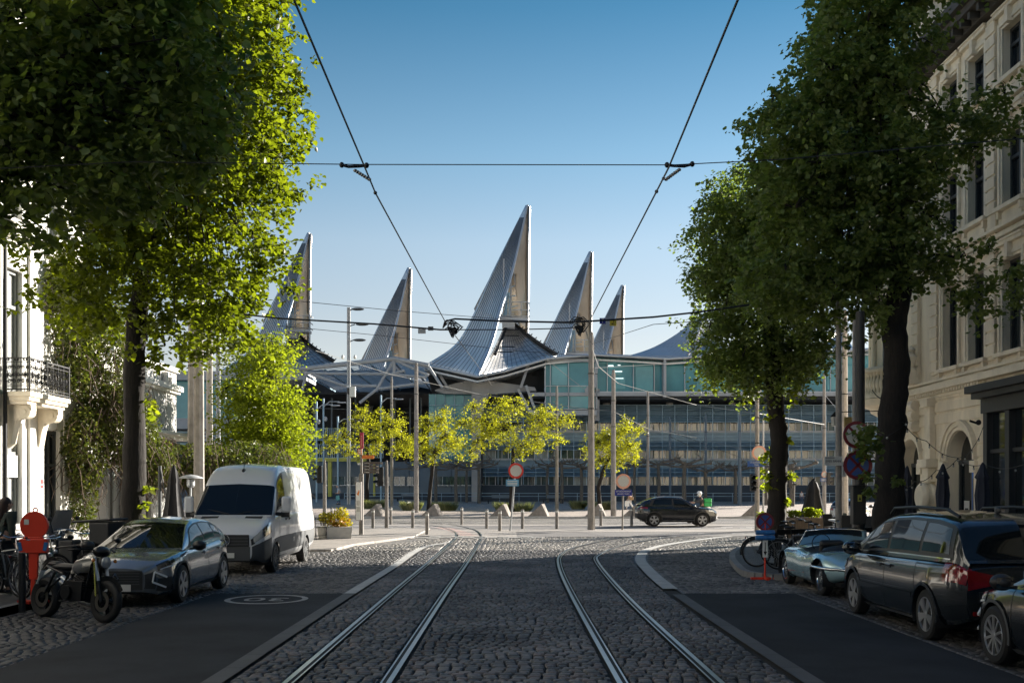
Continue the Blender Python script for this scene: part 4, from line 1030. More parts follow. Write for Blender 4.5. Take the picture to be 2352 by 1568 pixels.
def crown_points(blobs, nclus, per, spread, shell=.55, flatz=.7):
    b = np.array(blobs, float); w = (b[:, 3]*b[:, 4]*b[:, 5])**.8; w /= w.sum()
    idx = NR.choice(len(b), nclus, p=w)
    dirs = NR.normal(0, 1, (nclus, 3)); dirs /= np.linalg.norm(dirs, axis=1)[:, None]
    rad = shell + (1-shell)*NR.uniform(0, 1, nclus)**.6
    rad[NR.uniform(0, 1, nclus) < .18] *= .55
    c = b[idx, :3] + dirs*b[idx, 3:6]*rad[:, None]
    big = NR.uniform(0, 1, nclus) < .12; c[big] += dirs[big]*b[idx[big], 3:6]*.10     # shoots beyond the outline
    cnt = NR.poisson(per*NR.uniform(.45, 1.6, nclus)); rep = np.repeat(np.arange(nclus), cnt)
    sp = dirs*.7 + NR.normal(0, .55, (nclus, 3)) + np.array([0, 0, -.35]); sp /= np.linalg.norm(sp, axis=1)[:, None]
    Ls = spread*NR.uniform(1.2, 4.2, nclus); t = NR.uniform(-.3, 1, len(rep))
    off = NR.normal(0, 1, (len(rep), 3))*spread*.52*np.array([1, 1, flatz]) + sp[rep]*(Ls[rep]*t)[:, None]
    return c, c[rep]+off, dirs[rep]

def ptree(name, label, d, base, trunk, blobs, nclus, per, spread, lsize, lm, group=None, depth=.8, shape='quad', bark='bark', droop=.5, shell=.5, limbs=True, twigs=70, rmax=None, extra=None, tw=.02, cat='tree'):
    """tree from silhouette blobs (px, py, rpx[, depth offset]) at distance d; trunk = [(px,py,rpx)...] from the ground up"""
    s = d/FPX
    root = thing(name, label, cat, base, 0, group); o = Vector(base)
    B = []
    R = max(r[2] for r in blobs)*s
    for q in blobs:
        dy = q[3] if len(q) > 3 else 0
        c = P(q[0], q[1], d+dy*0)      # silhouette size kept at distance d
        r = q[2]*s
        for k in ((-depth, 0, depth) if len(q) <= 3 else (0,)):
            cc_ = Vector(P(q[0], q[1], d)) ; cc_.y += k*R + dy
            f = 1 if k == 0 else .86
            B.append((cc_.x-o.x, cc_.y-o.y, cc_.z-o.z, r*f, max(r, R*.45)*f, r*f*.9))
    c, pts, dr = crown_points(B, nclus, per, spread, shell)
    V, F = leaves(pts, lsize, droop, shape, dr)
    np_mesh('crown', V, F, lm, root)
    tb = MB(); tp = [(P(a, b, d)-o) for a, b, r in trunk]; tr = [r*s for a, b, r in trunk]
    tb.tube(tp, tr, 12)
    top = tp[-1]
    lb_ = MB()
    if limbs:
        for q in B:
            if q[3] < 46*s: continue
            e = Vector(q[:3]); st = tp[-1] if rnd.random() < .6 else tp[-2].lerp(tp[-1], rnd.uniform(.3, 1))
            m = st.lerp(e, .5) + Vector((rnd.uniform(-.3,.3), rnd.uniform(-.3,.3), .12*(e-st).length))
            r0 = tr[-1]*rnd.uniform(.32, .55); lb_.tube([st, st.lerp(m, .5)+Vector((0,0,.1)), m, m.lerp(e, .6), e], [r0, r0*.8, r0*.6, r0*.4, r0*.2], 6)
            for _ in range(3):
                k = rnd.uniform(.35, .95); pp = st.lerp(m, k) if rnd.random() < .4 else m.lerp(e, k)
                ee = pp + Vector((rnd.uniform(-1,1)*q[3], rnd.uniform(-1,1)*q[4], rnd.uniform(-.3,.8)*q[5]))*.7
                lb_.tube([pp, pp.lerp(ee, .5)+Vector((0,0,.1)), ee], [r0*.3, r0*.2, r0*.08], 5)
        ci = NR.choice(len(c), min(twigs, len(c)), replace=False)
        for i in ci:
            e = Vector(c[i]); near = min(B, key=lambda q: (Vector(q[:3])-e).length); a = Vector(near[:3])
            lb_.tube([a.lerp(e, .1), a.lerp(e, .6)+Vector((0,0,.15)), e], [tw*1.6, tw, tw*.4], 4)
    tb = MB(); dense = []; dr_ = []
    for i in range(len(tp)-1):
        for k in range(6): f = k/6; dense.append(tp[i].lerp(tp[i+1], f)+Vector((rnd.uniform(-.02,.02), rnd.uniform(-.02,.02), 0))*tr[i]*4); dr_.append((tr[i]*(1-f)+tr[i+1]*f)*rnd.uniform(.94,1.07))
    tb.tube(dense+[tp[-1]], dr_+[tr[-1]], 18)
    tb.v = [(x*(1+.05*math.sin(9*math.atan2(y, x)+z*1.5)), y*(1+.05*math.sin(9*math.atan2(y, x)+z*1.5)), z) for x, y, z in tb.v] if abs(tp[0].x) < .3 else tb.v
    tk = tb.build('trunk', M[bark], root, smooth=60)
    if lb_.v: lb_.build('limbs', M[bark], root, smooth=60)
    return root, c, o

# left: sunlit lime (trunk at px 306)
ptree('lime_tree', 'tall sunlit lime tree with a dark trunk behind the grey hatchback', 28.4, G(306,1291)+Vector((0,0,.1)),
      [(304,1291,37),(306,1250,29),(307,1100,25),(308,900,23),(312,760,23),(330,620,18),(350,460,14),(360,250,10),(370,0,8)],
      [(540,80,118),(597,300,85),(545,430,112),(580,550,78),(520,690,80),(430,300,170),(400,520,150),(420,120,190),(330,660,120),(215,600,74),(188,690,50),(122,712,28),(440,740,80),(520,775,52),(615,190,74),(300,420,150),(230,720,60),(95,590,22),(380,800,35),(560,650,42),(470,-80,200),(300,-60,200),(250,520,90),(480,650,70),(650,655,26),(652,430,38),(682,215,26),(640,120,40),(655,310,34),(660,590,24)],
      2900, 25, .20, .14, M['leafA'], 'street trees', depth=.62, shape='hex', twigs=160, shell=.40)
# left: near lime in the shade, trunk out of frame
ptree('lime_tree', 'near shaded lime tree hanging its dark crown in over the left edge', 14.5, (-9.6, 14.5, .12),
      [(-413,1440,50),(-413,1100,42),(-400,700,40),(-300,500,30),(-200,300,24)],
      [(110,110,180),(320,130,130),(430,150,82),(60,300,150),(220,300,150),(370,260,110),(460,240,60),(140,405,58),(30,430,60),(270,400,70),(420,330,60),(190,470,40),(-150,200,260),(250,-80,220),(390,50,85),(-110,430,110),(20,500,45),(130,505,30),(300,440,35),(505,120,40),(480,180,35)],
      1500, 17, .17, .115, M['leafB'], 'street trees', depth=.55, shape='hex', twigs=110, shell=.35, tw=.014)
# right: near lime (trunk px 2045)
ptree('lime_tree', 'tall shaded lime tree with a crooked trunk in front of the cream building', 28.6, (10.35, 28.6, .12),
      [(2046,1300,40),(2042,1200,34),(2044,1050,31),(2050,930,30),(2062,850,28),(2052,740,27),(2070,640,24),(2060,480,18),(2040,300,13),(2030,100,9)],
      [(1960,95,100),(1885,200,92),(1805,340,88),(1850,400,120),(1960,250,130),(2050,140,86),(2190,300,52),(2250,335,32),(2000,420,140),(1900,560,110),(1800,500,70),(2020,600,110),(2095,520,60),(1780,640,90),(1900,680,75),(2165,610,45),(2225,600,28),(2265,255,36),(2295,285,24),(2265,655,36),(2312,695,24),(2030,-60,150),(2195,-5,30),(1915,25,45),(1762,260,36),(2112,280,54),(1990,720,38),(2095,380,54)],
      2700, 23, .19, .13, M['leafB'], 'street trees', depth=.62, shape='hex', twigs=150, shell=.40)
for sx, lab in ((-1, 'lime tree further back along the left pavement behind the viewpoint'), (1, 'lime tree further back along the right pavement behind the viewpoint')):
    dup([o for o in COL.objects if o.get('label') == 'tall sunlit lime tree with a dark trunk behind the grey hatchback'][0], (sx*11.3, -3.0 if sx < 0 else -4.5, .12), 2.2*sx, lab)
# right: second lime (trunk px 1780)
ptree('lime_tree', 'shaded lime tree whose crown reaches furthest over the street on the right', 38.0, (XA(1786,38), 38.0, .12),
      [(1786,1250,22),(1784,1180,20),(1787,1100,20),(1790,1020,20),(1784,950,18),(1776,880,17),(1770,780,14),(1760,600,10),(1760,450,6)],
      [(1680,520,78),(1655,610,66),(1720,600,110),(1655,720,60),(1740,750,110),(1690,830,70),(1830,800,85),(1640,470,45),(1690,420,50),(1880,750,40),(1640,840,38),(1800,860,55),(1610,660,38),(1603,540,36),(1760,480,90),(1850,640,90),(1615,770,36),(1880,830,30),(1730,880,35)],
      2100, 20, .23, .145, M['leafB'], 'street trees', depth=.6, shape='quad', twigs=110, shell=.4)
def shoots(name, label, d, spots, n, ls, lm, r=.3, cat='shoots', par=None):
    V = []; F = []; o = 0
    for (px, py, rp) in spots:
        c = P(px, py, d); k = int(n)
        pts = np.array(c) + NR.normal(0, 1, (k, 3))*np.array([rp*d/FPX, r, rp*d/FPX])*.5
        v, f = leaves(pts, ls, .4, 'hex'); V.append(v); F.append(f+o); o += len(v)
    return np.concatenate(V), np.concatenate(F)
def add_shoots(tree_label, d, spots, n, ls, lm):
    t = [o for o in COL.objects if o.get('label') == tree_label][0]
    for q in spots: V, F = shoots('', '', d, [q], n, ls, lm); np_mesh('trunk_shoots', V-np.array(t.location), F, lm, t)
add_shoots('shaded lime tree whose crown reaches furthest over the street on the right', 38.0, [(1760,1050,16),(1765,1090,16),(1808,1010,8),(1764,1115,10),(1815,1090,8),(1803,1150,12),(1770,950,30),(1720,905,22),(1820,900,18),(1640,870,25),(1750,1180,6)], 45, .17, M['leafC'])
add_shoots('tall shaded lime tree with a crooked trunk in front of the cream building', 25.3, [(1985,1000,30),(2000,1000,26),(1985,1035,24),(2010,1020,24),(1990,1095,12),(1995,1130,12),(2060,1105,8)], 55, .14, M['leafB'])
add_shoots('tall sunlit lime tree with a dark trunk behind the grey hatchback', 28.2, [(345,930,12),(348,950,10),(340,1120,10),(335,1160,12),(345,1195,8)], 16, .16, M['leafC'])
# small bright tree behind the van
ptree('bright_green_tree', 'small bright green tree with a rounded crown rising behind the white van', 47.0, G(604,1224)*1.0,
      [(612,1224,10),(612,1150,8),(610,1080,8),(616,1000,7),(620,920,5),(622,840,3)],
      [(615,830,60),(570,900,60),(660,920,48),(600,960,85),(545,980,45),(650,1010,60),(600,1040,85),(640,800,40),(530,900,25),(672,970,25),(570,845,40),(660,1060,40),(540,1050,40)],
      1500, 18, .27, .13, M['leafC'], None, depth=.7, twigs=120, shell=.3)
# honey-yellow trees on the square
YT = 'young yellow-green trees on the square'
def yt(label, d, base, trunk, blobs, n, per=9):
    cx_ = sum(q[0] for q in blobs)/len(blobs); blobs = [(cx_+(q[0]-cx_)*1.2, q[1]+5, q[2]*1.06) for q in blobs]
    r = ptree('honey_locust', label, d, base, trunk, blobs, int(n*1.15), per*1.9, .20, .13, M['leafY'], YT, depth=.55, twigs=150, shell=.15, droop=.15, bark='bark', tw=.03)
d1 = 88.
yt('yellow-leaved tree behind the red-topped signpost', d1, (XA(842,d1), d1, zg(-12,d1)+.1), [(842,1165,5),(843,1110,4.5),(846,1060,4),(842,1020,3)],
   [(800,1000,34),(840,965,34),(890,975,38),(860,1010,30),(920,1010,30),(780,1020,22),(770,1000,14),(940,1000,18),(830,940,14),(870,945,16),(900,1030,20),(812,1035,14)], 420)
yt('small yellow-leaved tree left of the wide-spreading one', 85., (XA(984,85), 85., .25), [(984,1172,5),(988,1120,4.5),(996,1060,4),(1000,1030,3)],
   [(985,970,26),(1010,960,22),(1020,1000,34),(970,1015,26),(1000,1035,26),(1040,1010,20),(960,1000,14),(1015,938,10),(1045,1040,14),(960,1035,14)], 330)
yt('largest, wide-spreading yellow-leaved tree behind the red-rimmed round sign', 83., (XA(1175,83), 83., .2), [(1175,1180,6),(1175,1120,5.5),(1178,1070,5),(1180,1030,4)],
   [(1120,960,36),(1080,970,26),(1180,930,34),(1230,960,38),(1160,985,40),(1220,1000,36),(1110,1010,32),(1270,960,22),(1290,960,14),(1150,930,22),(1100,930,18),(1265,1005,22),(1170,910,12),(1070,1000,16),(1190,1020,30),(1250,935,16),(1125,915,10),(1095,1035,16)], 620)
yt('yellow-leaved tree between the two tallest concrete poles', 86., (XA(1375,86), 86., .2), [(1378,1168,5),(1374,1120,4.5),(1386,1080,4),(1400,1050,3)],
   [(1400,1000,30),(1430,985,26),(1380,1010,24),(1410,1035,32),(1440,1020,26),(1385,1055,20),(1450,1045,14),(1460,985,12),(1370,995,12),(1435,965,10),(1360,1025,12),(1420,1062,14)], 400)
# bare pollarded planes along the courthouse
def pollard(label, d, px, base_py, top_py, w, arms, src=None):
    z0 = zg(XA(px, d), d)+.1; z1 = ZA(top_py, d); x = XA(px, d)
    root = thing('pollarded_tree', label, 'tree', (x, d, z0), 0, 'bare pollarded trees before the courthouse'); h = z1-z0
    mb = MB(); mb.tube([(0,0,0),(rnd.uniform(-.1,.1),0,h*.5),(0,0,h*.85),(0,0,h)], [w,w*.85,w*.8,w*.9], 8); mb.build('trunk', M['bark2'], root, smooth=50)
    mb = MB()
    for k in range(arms):
        a = 2*PI*k/arms+rnd.uniform(-.3,.3); L = rnd.uniform(1.6,2.7); p = Vector((0,0,h*rnd.uniform(.85,1)))
        q1 = p+Vector((math.cos(a)*L*.5, math.sin(a)*L*.4, rnd.uniform(.0,.4))); q2 = p+Vector((math.cos(a)*L, math.sin(a)*L*.7, rnd.uniform(.1,.6)))
        mb.tube([p, q1, q2], [w*.5, w*.38, w*.42], 6); mb.ellipsoid(q2, w*.6, w*.6, w*.6, 6, 4)
        for _ in range(5): 
            e = q2+Vector((rnd.uniform(-.7,.7), rnd.uniform(-.4,.4), rnd.uniform(-.1,.7))); mb.tube([q2, q2.lerp(e,.5)+Vector((0,0,.08)), e], [.035,.025,.01], 4)
    mb.build('branches', M['bark2'], root, smooth=50)
PL = [(960,116,1070,.18,6),(1001,116,1066,.2,6),(1048,112,1068,.2,6),(1072,117,1062,.16,5),(1100,113,1064,.2,6),(1258,116,1066,.17,6),(1290,112,1062,.2,6),(1335,113,1064,.2,6),(1440,116,1064,.15,5),(1458,112,1060,.16,6),(1512,112,1066,.2,6),(1572,105,1060,.24,7),(1620,108,1075,.2,6),(1689,110,1068,.2,6),(1758,104,1066,.28,4),(1790,108,1074,.22,4),(1818,100,1066,.3,4),(1700,116,1072,.2,5)]
words = ['slim', 'straight', 'knobbly', 'thin', 'broad-armed']
for i, (px, d, tp, w, a) in enumerate(PL):
    pollard('bare pollarded tree before the blue plinth, %s from the left in its row' % ('first second third fourth fifth sixth seventh eighth ninth tenth eleventh twelfth thirteenth fourteenth fifteenth sixteenth seventeenth eighteenth'.split()[sorted([q[0] for q in PL]).index(px)]), d, px, 1155, tp, w, a)
# vines on the white house and over the terrace
def vinemass(name, label, boxes, n, ls, stems, cat='climber'):
    root = thing(name, label, cat, boxes[0][0])
    o = np.array(boxes[0][0]); C = []
    for (c, r, k) in boxes:
        m = int(n*k); dv = NR.normal(0, 1, (m, 3)); dv /= np.linalg.norm(dv, axis=1)[:, None]
        rad = .55+.5*NR.uniform(0, 1, m)**.7
        C.append(np.array(c)+dv*np.array(r)*rad[:, None])
    C = np.concatenate(C); V, F = leaves(C-o, ls, .7, 'quad'); np_mesh('foliage', V, F, M['leafV'], root)
    mb = MB()
    for (c, r, k) in boxes:
        for _ in range(int(stems*k)):
            p = Vector(c)+Vector((rnd.uniform(-1,1)*r[0], rnd.uniform(-1,1)*r[1], rnd.uniform(-.6,1)*r[2])); pts = [p-Vector(o)]
            for j in range(4): p = p+Vector((rnd.uniform(-.25,.25), rnd.uniform(-.25,.25), -rnd.uniform(.1,.45))); pts.append(p-Vector(o))
            mb.tube(pts, [.016,.014,.012,.01,.006], 4, cap=False)
    mb.build('stems', M['vinestem'], root); return root
vinemass('climbing_vine', 'thick climbing vine hanging down the white house beside the iron balcony', [((-14.5,35.0,7.2),(.7,1.2,2.2),1.0),((-14.2,36.4,6.2),(1.0,1.2,2.6),1.3),((-13.6,36.6,4.2),(1.2,1.2,1.5),1.1),((-14.3,35.1,3.4),(.7,1.0,1.4),.6),((-14.6,34.0,8.6),(.4,.8,1.0),.4),((-14.5,35.4,1.8),(.4,.7,1.4),.3),((-13.2,37.8,3.2),(1.0,1.0,.8),.5)], 4600, .115, 130)
vinemass('climbing_vine', 'overgrown vine hedge covering the terrace pergola behind the closed parasol', [((-12.6,41.0,2.9),(1.5,1.6,.9),1.0),((-11.6,42.0,2.8),(1.6,1.6,.95),1.1),((-10.9,43.2,3.0),(1.5,1.6,1.0),1.0),((-10.4,44.2,2.5),(1.3,1.5,1.3),.8),((-13.4,39.0,2.7),(1.0,1.6,.7),.7),((-10.2,43.5,1.3),(.9,1.0,1.3),.5)], 4300, .115, 130)
mb = MB()
for _ in range(20):
    p = Vector((LX+.04, rnd.uniform(38,46), rnd.uniform(4.5,7.4))); pts = [p]
    for j in range(7): p = p+Vector((rnd.uniform(-.01,.03), rnd.uniform(-.35,.35), -rnd.uniform(.0,.45))); pts.append(p)
    mb.tube(pts, [.008]*8, 3, cap=False)
tag(mb.build('bare_creeper', M['vinestem']), 'bare creeper stems straggling down the low white building', 'climber')
# ornamental grasses on the square
for i, (px, py, d, w_, lab) in enumerate(((858,1160,86,22,'grass tuft under the yellow tree by the information totem'),(945,1165,84,20,'grass tuft behind the second concrete block from the left'),(1020,1166,86,26,'grass tuft at the small yellow tree'),(1180,1167,84,40,'largest grass tuft, under the wide-spreading yellow tree'),(1385,1168,88,18,'grass tuft between the two tallest concrete poles'),(1328,1168,90,14,'small grass tuft left of the tallest concrete pole'))):
    c = Vector((XA(px,d), d, zg(XA(px,d), d)+.08)); n = 900; hw = w_*d/FPX
    ang = NR.uniform(0, 2*PI, n); rr = NR.uniform(0, 1, n)**.5
    b = np.stack([rr*np.cos(ang)*hw, rr*np.sin(ang)*hw*.6, np.zeros(n)], 1); hgt = NR.uniform(.35, 1.0, n)*.85
    lean = np.stack([np.cos(ang)*.45*hgt+NR.normal(0,.1,n), np.sin(ang)*.45*hgt, hgt], 1); sd_ = np.stack([-np.sin(ang), np.cos(ang), np.zeros(n)], 1)*.03
    V = np.stack([b-sd_, b+sd_, b+lean*.6+sd_*.6+np.array([0,0,.06]), b+lean], 1).reshape(-1, 3)
    F = (np.array([(0,1,2),(0,2,3)])[None]+(np.arange(n)*4)[:, None, None]).reshape(-1, 3)
    o = np_mesh('grass_tuft', V, F, M['grass']); o.location = c; tag(o, lab, 'grass tuft', 'ornamental grasses on the square')
# ================================================================ vehicles
def paint(name, col, metal=.6, rough=.22, var=.0):
    return mat(name, col, rough, metal, coat=1.0, var=var, vs=2.0)
M['p_grey'] = paint('grey_metallic', (.25,.28,.32)); M['p_white'] = mat('van_white', (.66,.67,.68), .3, coat=.8, var=.03, vs=1.5)
M['p_anthra'] = paint('anthracite_metallic', (.026,.032,.038)); M['p_black'] = paint('black_paint', (.010,.012,.016), .2, .2)
M['p_blue'] = paint('light_blue_metallic', (.40,.60,.66), .5, .25); M['p_dark'] = paint('dark_grey_paint', (.014,.016,.019), .5); M['p_silver'] = paint('silver_blue', (.22,.25,.29), .6)
M['trim'] = mat('rough_black_trim', (.022,.023,.025), .65); M['greytrim'] = mat('grey_plastic_trim', (.055,.06,.066), .6)
M['lamp'] = mat('clear_lamp', (.42,.46,.50), .06, .4, coat=1); M['lampdark'] = mat('smoked_lamp', (.03,.033,.038), .05, .2, coat=1)
M['tail'] = mat('tail_lamp', (.17,.004,.007), .08, 0, coat=1, var=.4, vs=9); M['drl'] = mat('running_light', (.75,.78,.8), .2)
M['amber'] = mat('amber_lamp', (.5,.16,.02), .1, coat=1); M['ink'] = mat('plate_ink', (.03,.02,.02), .6)
M['leather'] = mat('black_leather', (.010,.010,.011), .5, var=.2, vs=12)

def car(name, label, sp, pm, loc, rz, group=None):
    root = thing(name, label, 'car' if sp.get('cat') is None else sp['cat'], loc, rz, group)
    ii = lambda k, x: float(np.interp(x, [p[0] for p in sorted(sp[k])], [p[1] for p in sorted(sp[k])]))
    def sm(k, x, d=.07): return (ii(k, x-d)+2*ii(k, x)+ii(k, x+d))/4
    xf, xr = sp['wid'][0][0], sp['wid'][-1][0]
    xf, xr = max(xf, xr), min(xf, xr)
    UC = [0,.10,.24,.40,.55,.66,.74,.82,.90,1.]
    WY = sp.get('wy', [.86,.95,.99,1.,.985,.955,.90,.78,.45,0.])
    ZC = [0,.08,.25,.5,.75,.92,.99,1,1,1]
    cr = sp.get('crown', .04); CR = [0,0,0,0,0,0,.0,.35,.85,1]
    def sample(tab_y, tab_z, u):
        return float(np.interp(u, UC, tab_y)), float(np.interp(u, UC, tab_z))
    uu = np.linspace(0, 1, 41)
    def smoothtab(v):
        a = np.interp(uu, UC, v)
        for _ in range(2): a[1:-1] = (a[:-2]+2*a[1:-1]+a[2:])/4
        return a
    sy, sz, sc = smoothtab(WY), smoothtab(ZC), smoothtab(CR)
    def S(x, u):
        w, b, t = sm('wid', x, .04), ii('bot', x), sm('top', x)
        return Vector((x, w*float(np.interp(u, uu, sy)), b+(t-b)*float(np.interp(u, uu, sz))+cr*float(np.interp(u, uu, sc))))
    gb = sp.get('gb', .8); tum = sp.get('tumble', .18)
    Hm = max(p[1] for p in sp['roof'])-ii('top', 0) if sp.get('roof') else 1
    GU = [0,.3,.6,.70,.80,1.]
    def Gs(x, u):
        zb = sm('top', x)-.02; zr = max(sm('roof', x, .05), zb+.005); hh = zr-zb
        w0 = min(gb, sm('wid', x, .04)*.95); gt = w0-tum*clamp(hh/Hm)
        e = min(1, hh/.3)
        y = [w0, w0+(gt-w0)*.42+.012*e, gt+.012*e, gt-.035*e, gt-.15*e, 0]
        z = [zb, zb+hh*.45, zb+hh*.86, zb+hh*.955, zb+hh*.99, zr+.025*e]
        k = np.interp(u, GU, y), np.interp(u, GU, z)
        return Vector((x, float(k[0]), float(k[1])))
    wh = [(sp['wb']/2, sp['wr']), (-sp['wb']/2, sp['wr'])]; Ra = sp.get('ra', sp['wr']+.055)
    def arch(p, ok):
        for cx, cz in wh:
            d = math.hypot(p.x-cx, p.z-cz)
            if d < Ra and ok: return cx, cz, d
        return None
    def patch(fn, x0, x1, u0, u1, off=.004, sg=1, nx=14, nu=8, mb=None, cut=True):
        mb = mb or MB(); f0 = x0 if callable(x0) else (lambda u: x0); f1 = x1 if callable(x1) else (lambda u: x1)
        vs, ins = [], []
        for i in range(nx+1):
            for j in range(nu+1):
                u = u0+(u1-u0)*j/nu; x = f0(u)+(f1(u)-f0(u))*i/nx; p = fn(x, u); e = 1e-3
                n = (fn(x+e, u)-fn(x-e, u)).cross(fn(x, min(1, u+.01))-fn(x, max(0, u-.01)))
                n = n.normalized() if n.length > 1e-12 else Vector((0,0,1))
                if n.y < -1e-6 or (abs(n.y) < 1e-6 and n.z < 0): n = -n
                if n.z < -.5 and u > .6: n = -n
                p = p+n*off; a = arch(p, cut and u < .7)
                if a: k = Ra/max(a[2], 1e-4); p = Vector((a[0]+(p.x-a[0])*k, p.y, a[1]+(p.z-a[1])*k))
                ins.append(bool(a)); vs.append(Vector((p.x, p.y*sg, p.z)))
        fs = []
        for i in range(nx):
            for j in range(nu):
                q = (i*(nu+1)+j, (i+1)*(nu+1)+j, (i+1)*(nu+1)+j+1, i*(nu+1)+j+1)
                if all(ins[k] for k in q): continue
                fs.append(q if sg < 0 else q[::-1])
        return mb.add(vs, fs)
    b = MB()
    nx = int((xf-xr)/.055)
    for sg in (1, -1):
        patch(S, xr, xf, 0, 1, 0, sg, nx, 24, b)
        if sp.get('roof'):
            rx = sorted(p[0] for p in sp['roof']); patch(Gs, rx[0], rx[-1], 0, 1, 0, sg, 60, 14, b, cut=False)
    for x in (xr, xf):
        ring = [S(x, u/20) for u in range(21)]; ring = ring + [Vector((p.x, -p.y, p.z)) for p in ring[-2::-1]]
        b.add(ring, [tuple(range(len(ring)))])
    body = b.build('body', pm, root, smooth=38)
    w = MB()
    for cx, cz in wh:                                     # dark wheel houses and underside
        for sg in (1, -1):
            n = 18; yo = sm('wid', cx)*.985*sg; yi = .45*sg; vs = []
            for k in range(n+1):
                a = -.35+(PI+.7)*k/n; vs += [(cx+(Ra+.004)*math.cos(a), yo, cz+(Ra+.004)*math.sin(a)), (cx+(Ra+.004)*math.cos(a), yi, cz+(Ra+.004)*math.sin(a))]
            w.add(vs, [(2*k, 2*k+1, 2*k+3, 2*k+2) for k in range(n)]); w.add([vs[2*k+1] for k in range(n+1)], [tuple(range(n+1))])
    zb = min(p[1] for p in sp['bot']); w.box(xr+.25, xf-.25, -.55, .55, zb+.02, zb+.10)
    w.build('underbody', M['black'], root)
    if sp.get('lip'):
        w = MB()
        for cx, cz in wh:
            for sg in (1, -1):
                n = 18; vs = []
                for k in range(n+1):
                    a = -.15+(PI+.3)*k/n
                    for r in (Ra-.01, Ra+sp['lip']):
                        x, z = cx+r*math.cos(a), cz+r*math.sin(a); vs.append((x, sg*(sm('wid', x)+.012), z))
                w.add(vs, [(2*k, 2*k+1, 2*k+3, 2*k+2) for k in range(n)])
        w.build('wheel_arch_trim', M[sp.get('lipmat', 'trim')], root)
    # wheels
    for cx, cz in wh:
        for sg in (1, -1):
            R = Matrix.Rotation(-PI/2*sg, 3, 'X'); r = cz; tw = sp.get('tw', .20); yc = sg*(sp['track']/2)
            t = MB(); t.lathe([(r*.66,-tw/2),(r*.90,-tw/2),(r*.985,-tw*.38),(r,-tw*.2),(r,tw*.2),(r*.985,tw*.38),(r*.90,tw/2),(r*.70,tw/2),(r*.66,tw*.42)], 32, (cx,yc,cz), R)
            wl = t.build('wheel', M['rubber'], root, smooth=40)
            m = MB(); m.lathe([(r*.70,tw*.44),(r*.685,tw*.50),(r*.65,tw*.50),(r*.62,tw*.32),(r*.60,-tw*.3)], 32, (cx,yc,cz), R, cap=False)
            ns = sp.get('spokes', 5)
            for k in range(ns):
                a = 2*PI*k/ns+.3
                if ns > 20:                      # wire wheel
                    for zo in (.48, .1):
                        a2 = a+(.25 if k % 2 else -.25); m.bar(Vector((cx,yc,cz))+R@Vector((r*.12*math.cos(a), r*.12*math.sin(a), tw*(.62 if zo > .3 else .2))), Vector((cx,yc,cz))+R@Vector((r*.64*math.cos(a2), r*.64*math.sin(a2), tw*zo*.6)), .006)
                    continue
                for da in sp.get('split', (0,)):
                    p0 = R@Vector((r*.10*math.cos(a), r*.10*math.sin(a), tw*.40)); p1 = R@Vector((r*.66*math.cos(a+da), r*.66*math.sin(a+da), tw*.45))
                    m.bar(Vector((cx,yc,cz))+p0, Vector((cx,yc,cz))+p1, sp.get('sw', .045), .03, up=R@Vector((0,0,1)))
            m.lathe([(0,tw*.50),(r*.13,tw*.49),(r*.17,tw*.40),(r*.17,tw*.2)], 16, (cx,yc,cz), R)
            m.build('rim', M['chrome' if ns > 20 else 'alloy'] if not sp.get('steelrim') else M['greytrim'], wl, smooth=35)
            m = MB(); m.lathe([(0,0),(r*.60,0)], 20, (cx,yc,cz), R, cap=False); m.lathe([(0,.02),(r*.42,.02)], 20, (cx,yc,cz), R, cap=False); m.build('brake_disc', M['darkmetal'], wl)
    return root, S, Gs, patch, ii

def sides(pf, fn, x0, x1, u0, u1, name, m, root, off=.006, nx=12, nu=8, parent=None, both=True):
    out = []
    for sg in ((1, -1) if both else (1,)):
        out.append(pf(fn, x0, x1, u0, u1, off, sg, nx, nu).build(name, m, parent or root, smooth=40))
    return out
def centre(pf, fn, x0, x1, u0, name, m, root, off=.006, nx=10, nu=8):
    mb = MB(); pf(fn, x0, x1, u0, 1, off, 1, nx, nu, mb, False); pf(fn, x0, x1, u0, 1, off, -1, nx, nu, mb, False)
    return mb.build(name, m, root, smooth=40)
def seam_frame(pf, fn, x0, x1, u0, u1, root, wdt=.012):
    mb = MB()
    f0 = x0 if callable(x0) else (lambda u: x0); f1 = x1 if callable(x1) else (lambda u: x1)
    for sg in (1, -1):
        pf(fn, lambda u: f0(u)-wdt/2, lambda u: f0(u)+wdt/2, u0, u1, .003, sg, 1, 14, mb); pf(fn, lambda u: f1(u)-wdt/2, lambda u: f1(u)+wdt/2, u0, u1, .003, sg, 1, 14, mb)
        pf(fn, x0, x1, u0, u0+wdt*1.3, .003, sg, 14, 1, mb)
    return mb.build('door_gap', M['black'], root)
def handles(S, xs, u, root, m):
    for x in xs:
        for sg in (1, -1):
            p = S(x, u); mb = MB(); mb.obox((p.x, (p.y+.022)*sg, p.z), .19, .028, .032); mb.obox((p.x, (p.y+.006)*sg, p.z-.012), .12, .016, .06); mb.build('door_handle', m, root, bevel=.008)
def mirror(x, y, z, root, m, sx=.12, sy=.20, sz=.15):
    for sg in (1, -1):
        mb = MB(); mb.ellipsoid((x, (y+.17)*sg, z), sx, sy*.62, sz*.62, 14, 8); o = mb.build('wing_mirror', m, root, smooth=60)
        a = MB(); a.bar((x+.02, y*sg, z-.06), (x, (y+.12)*sg, z-.05), .05, .04); a.build('mirror_arm', M['black'], o)
        g = MB(); g.obox((x-.08*(sx/.12)-.012, (y+.175)*sg, z), .012, sy*.9, sz*.8); g.build('mirror_glass', M['glass'], o)
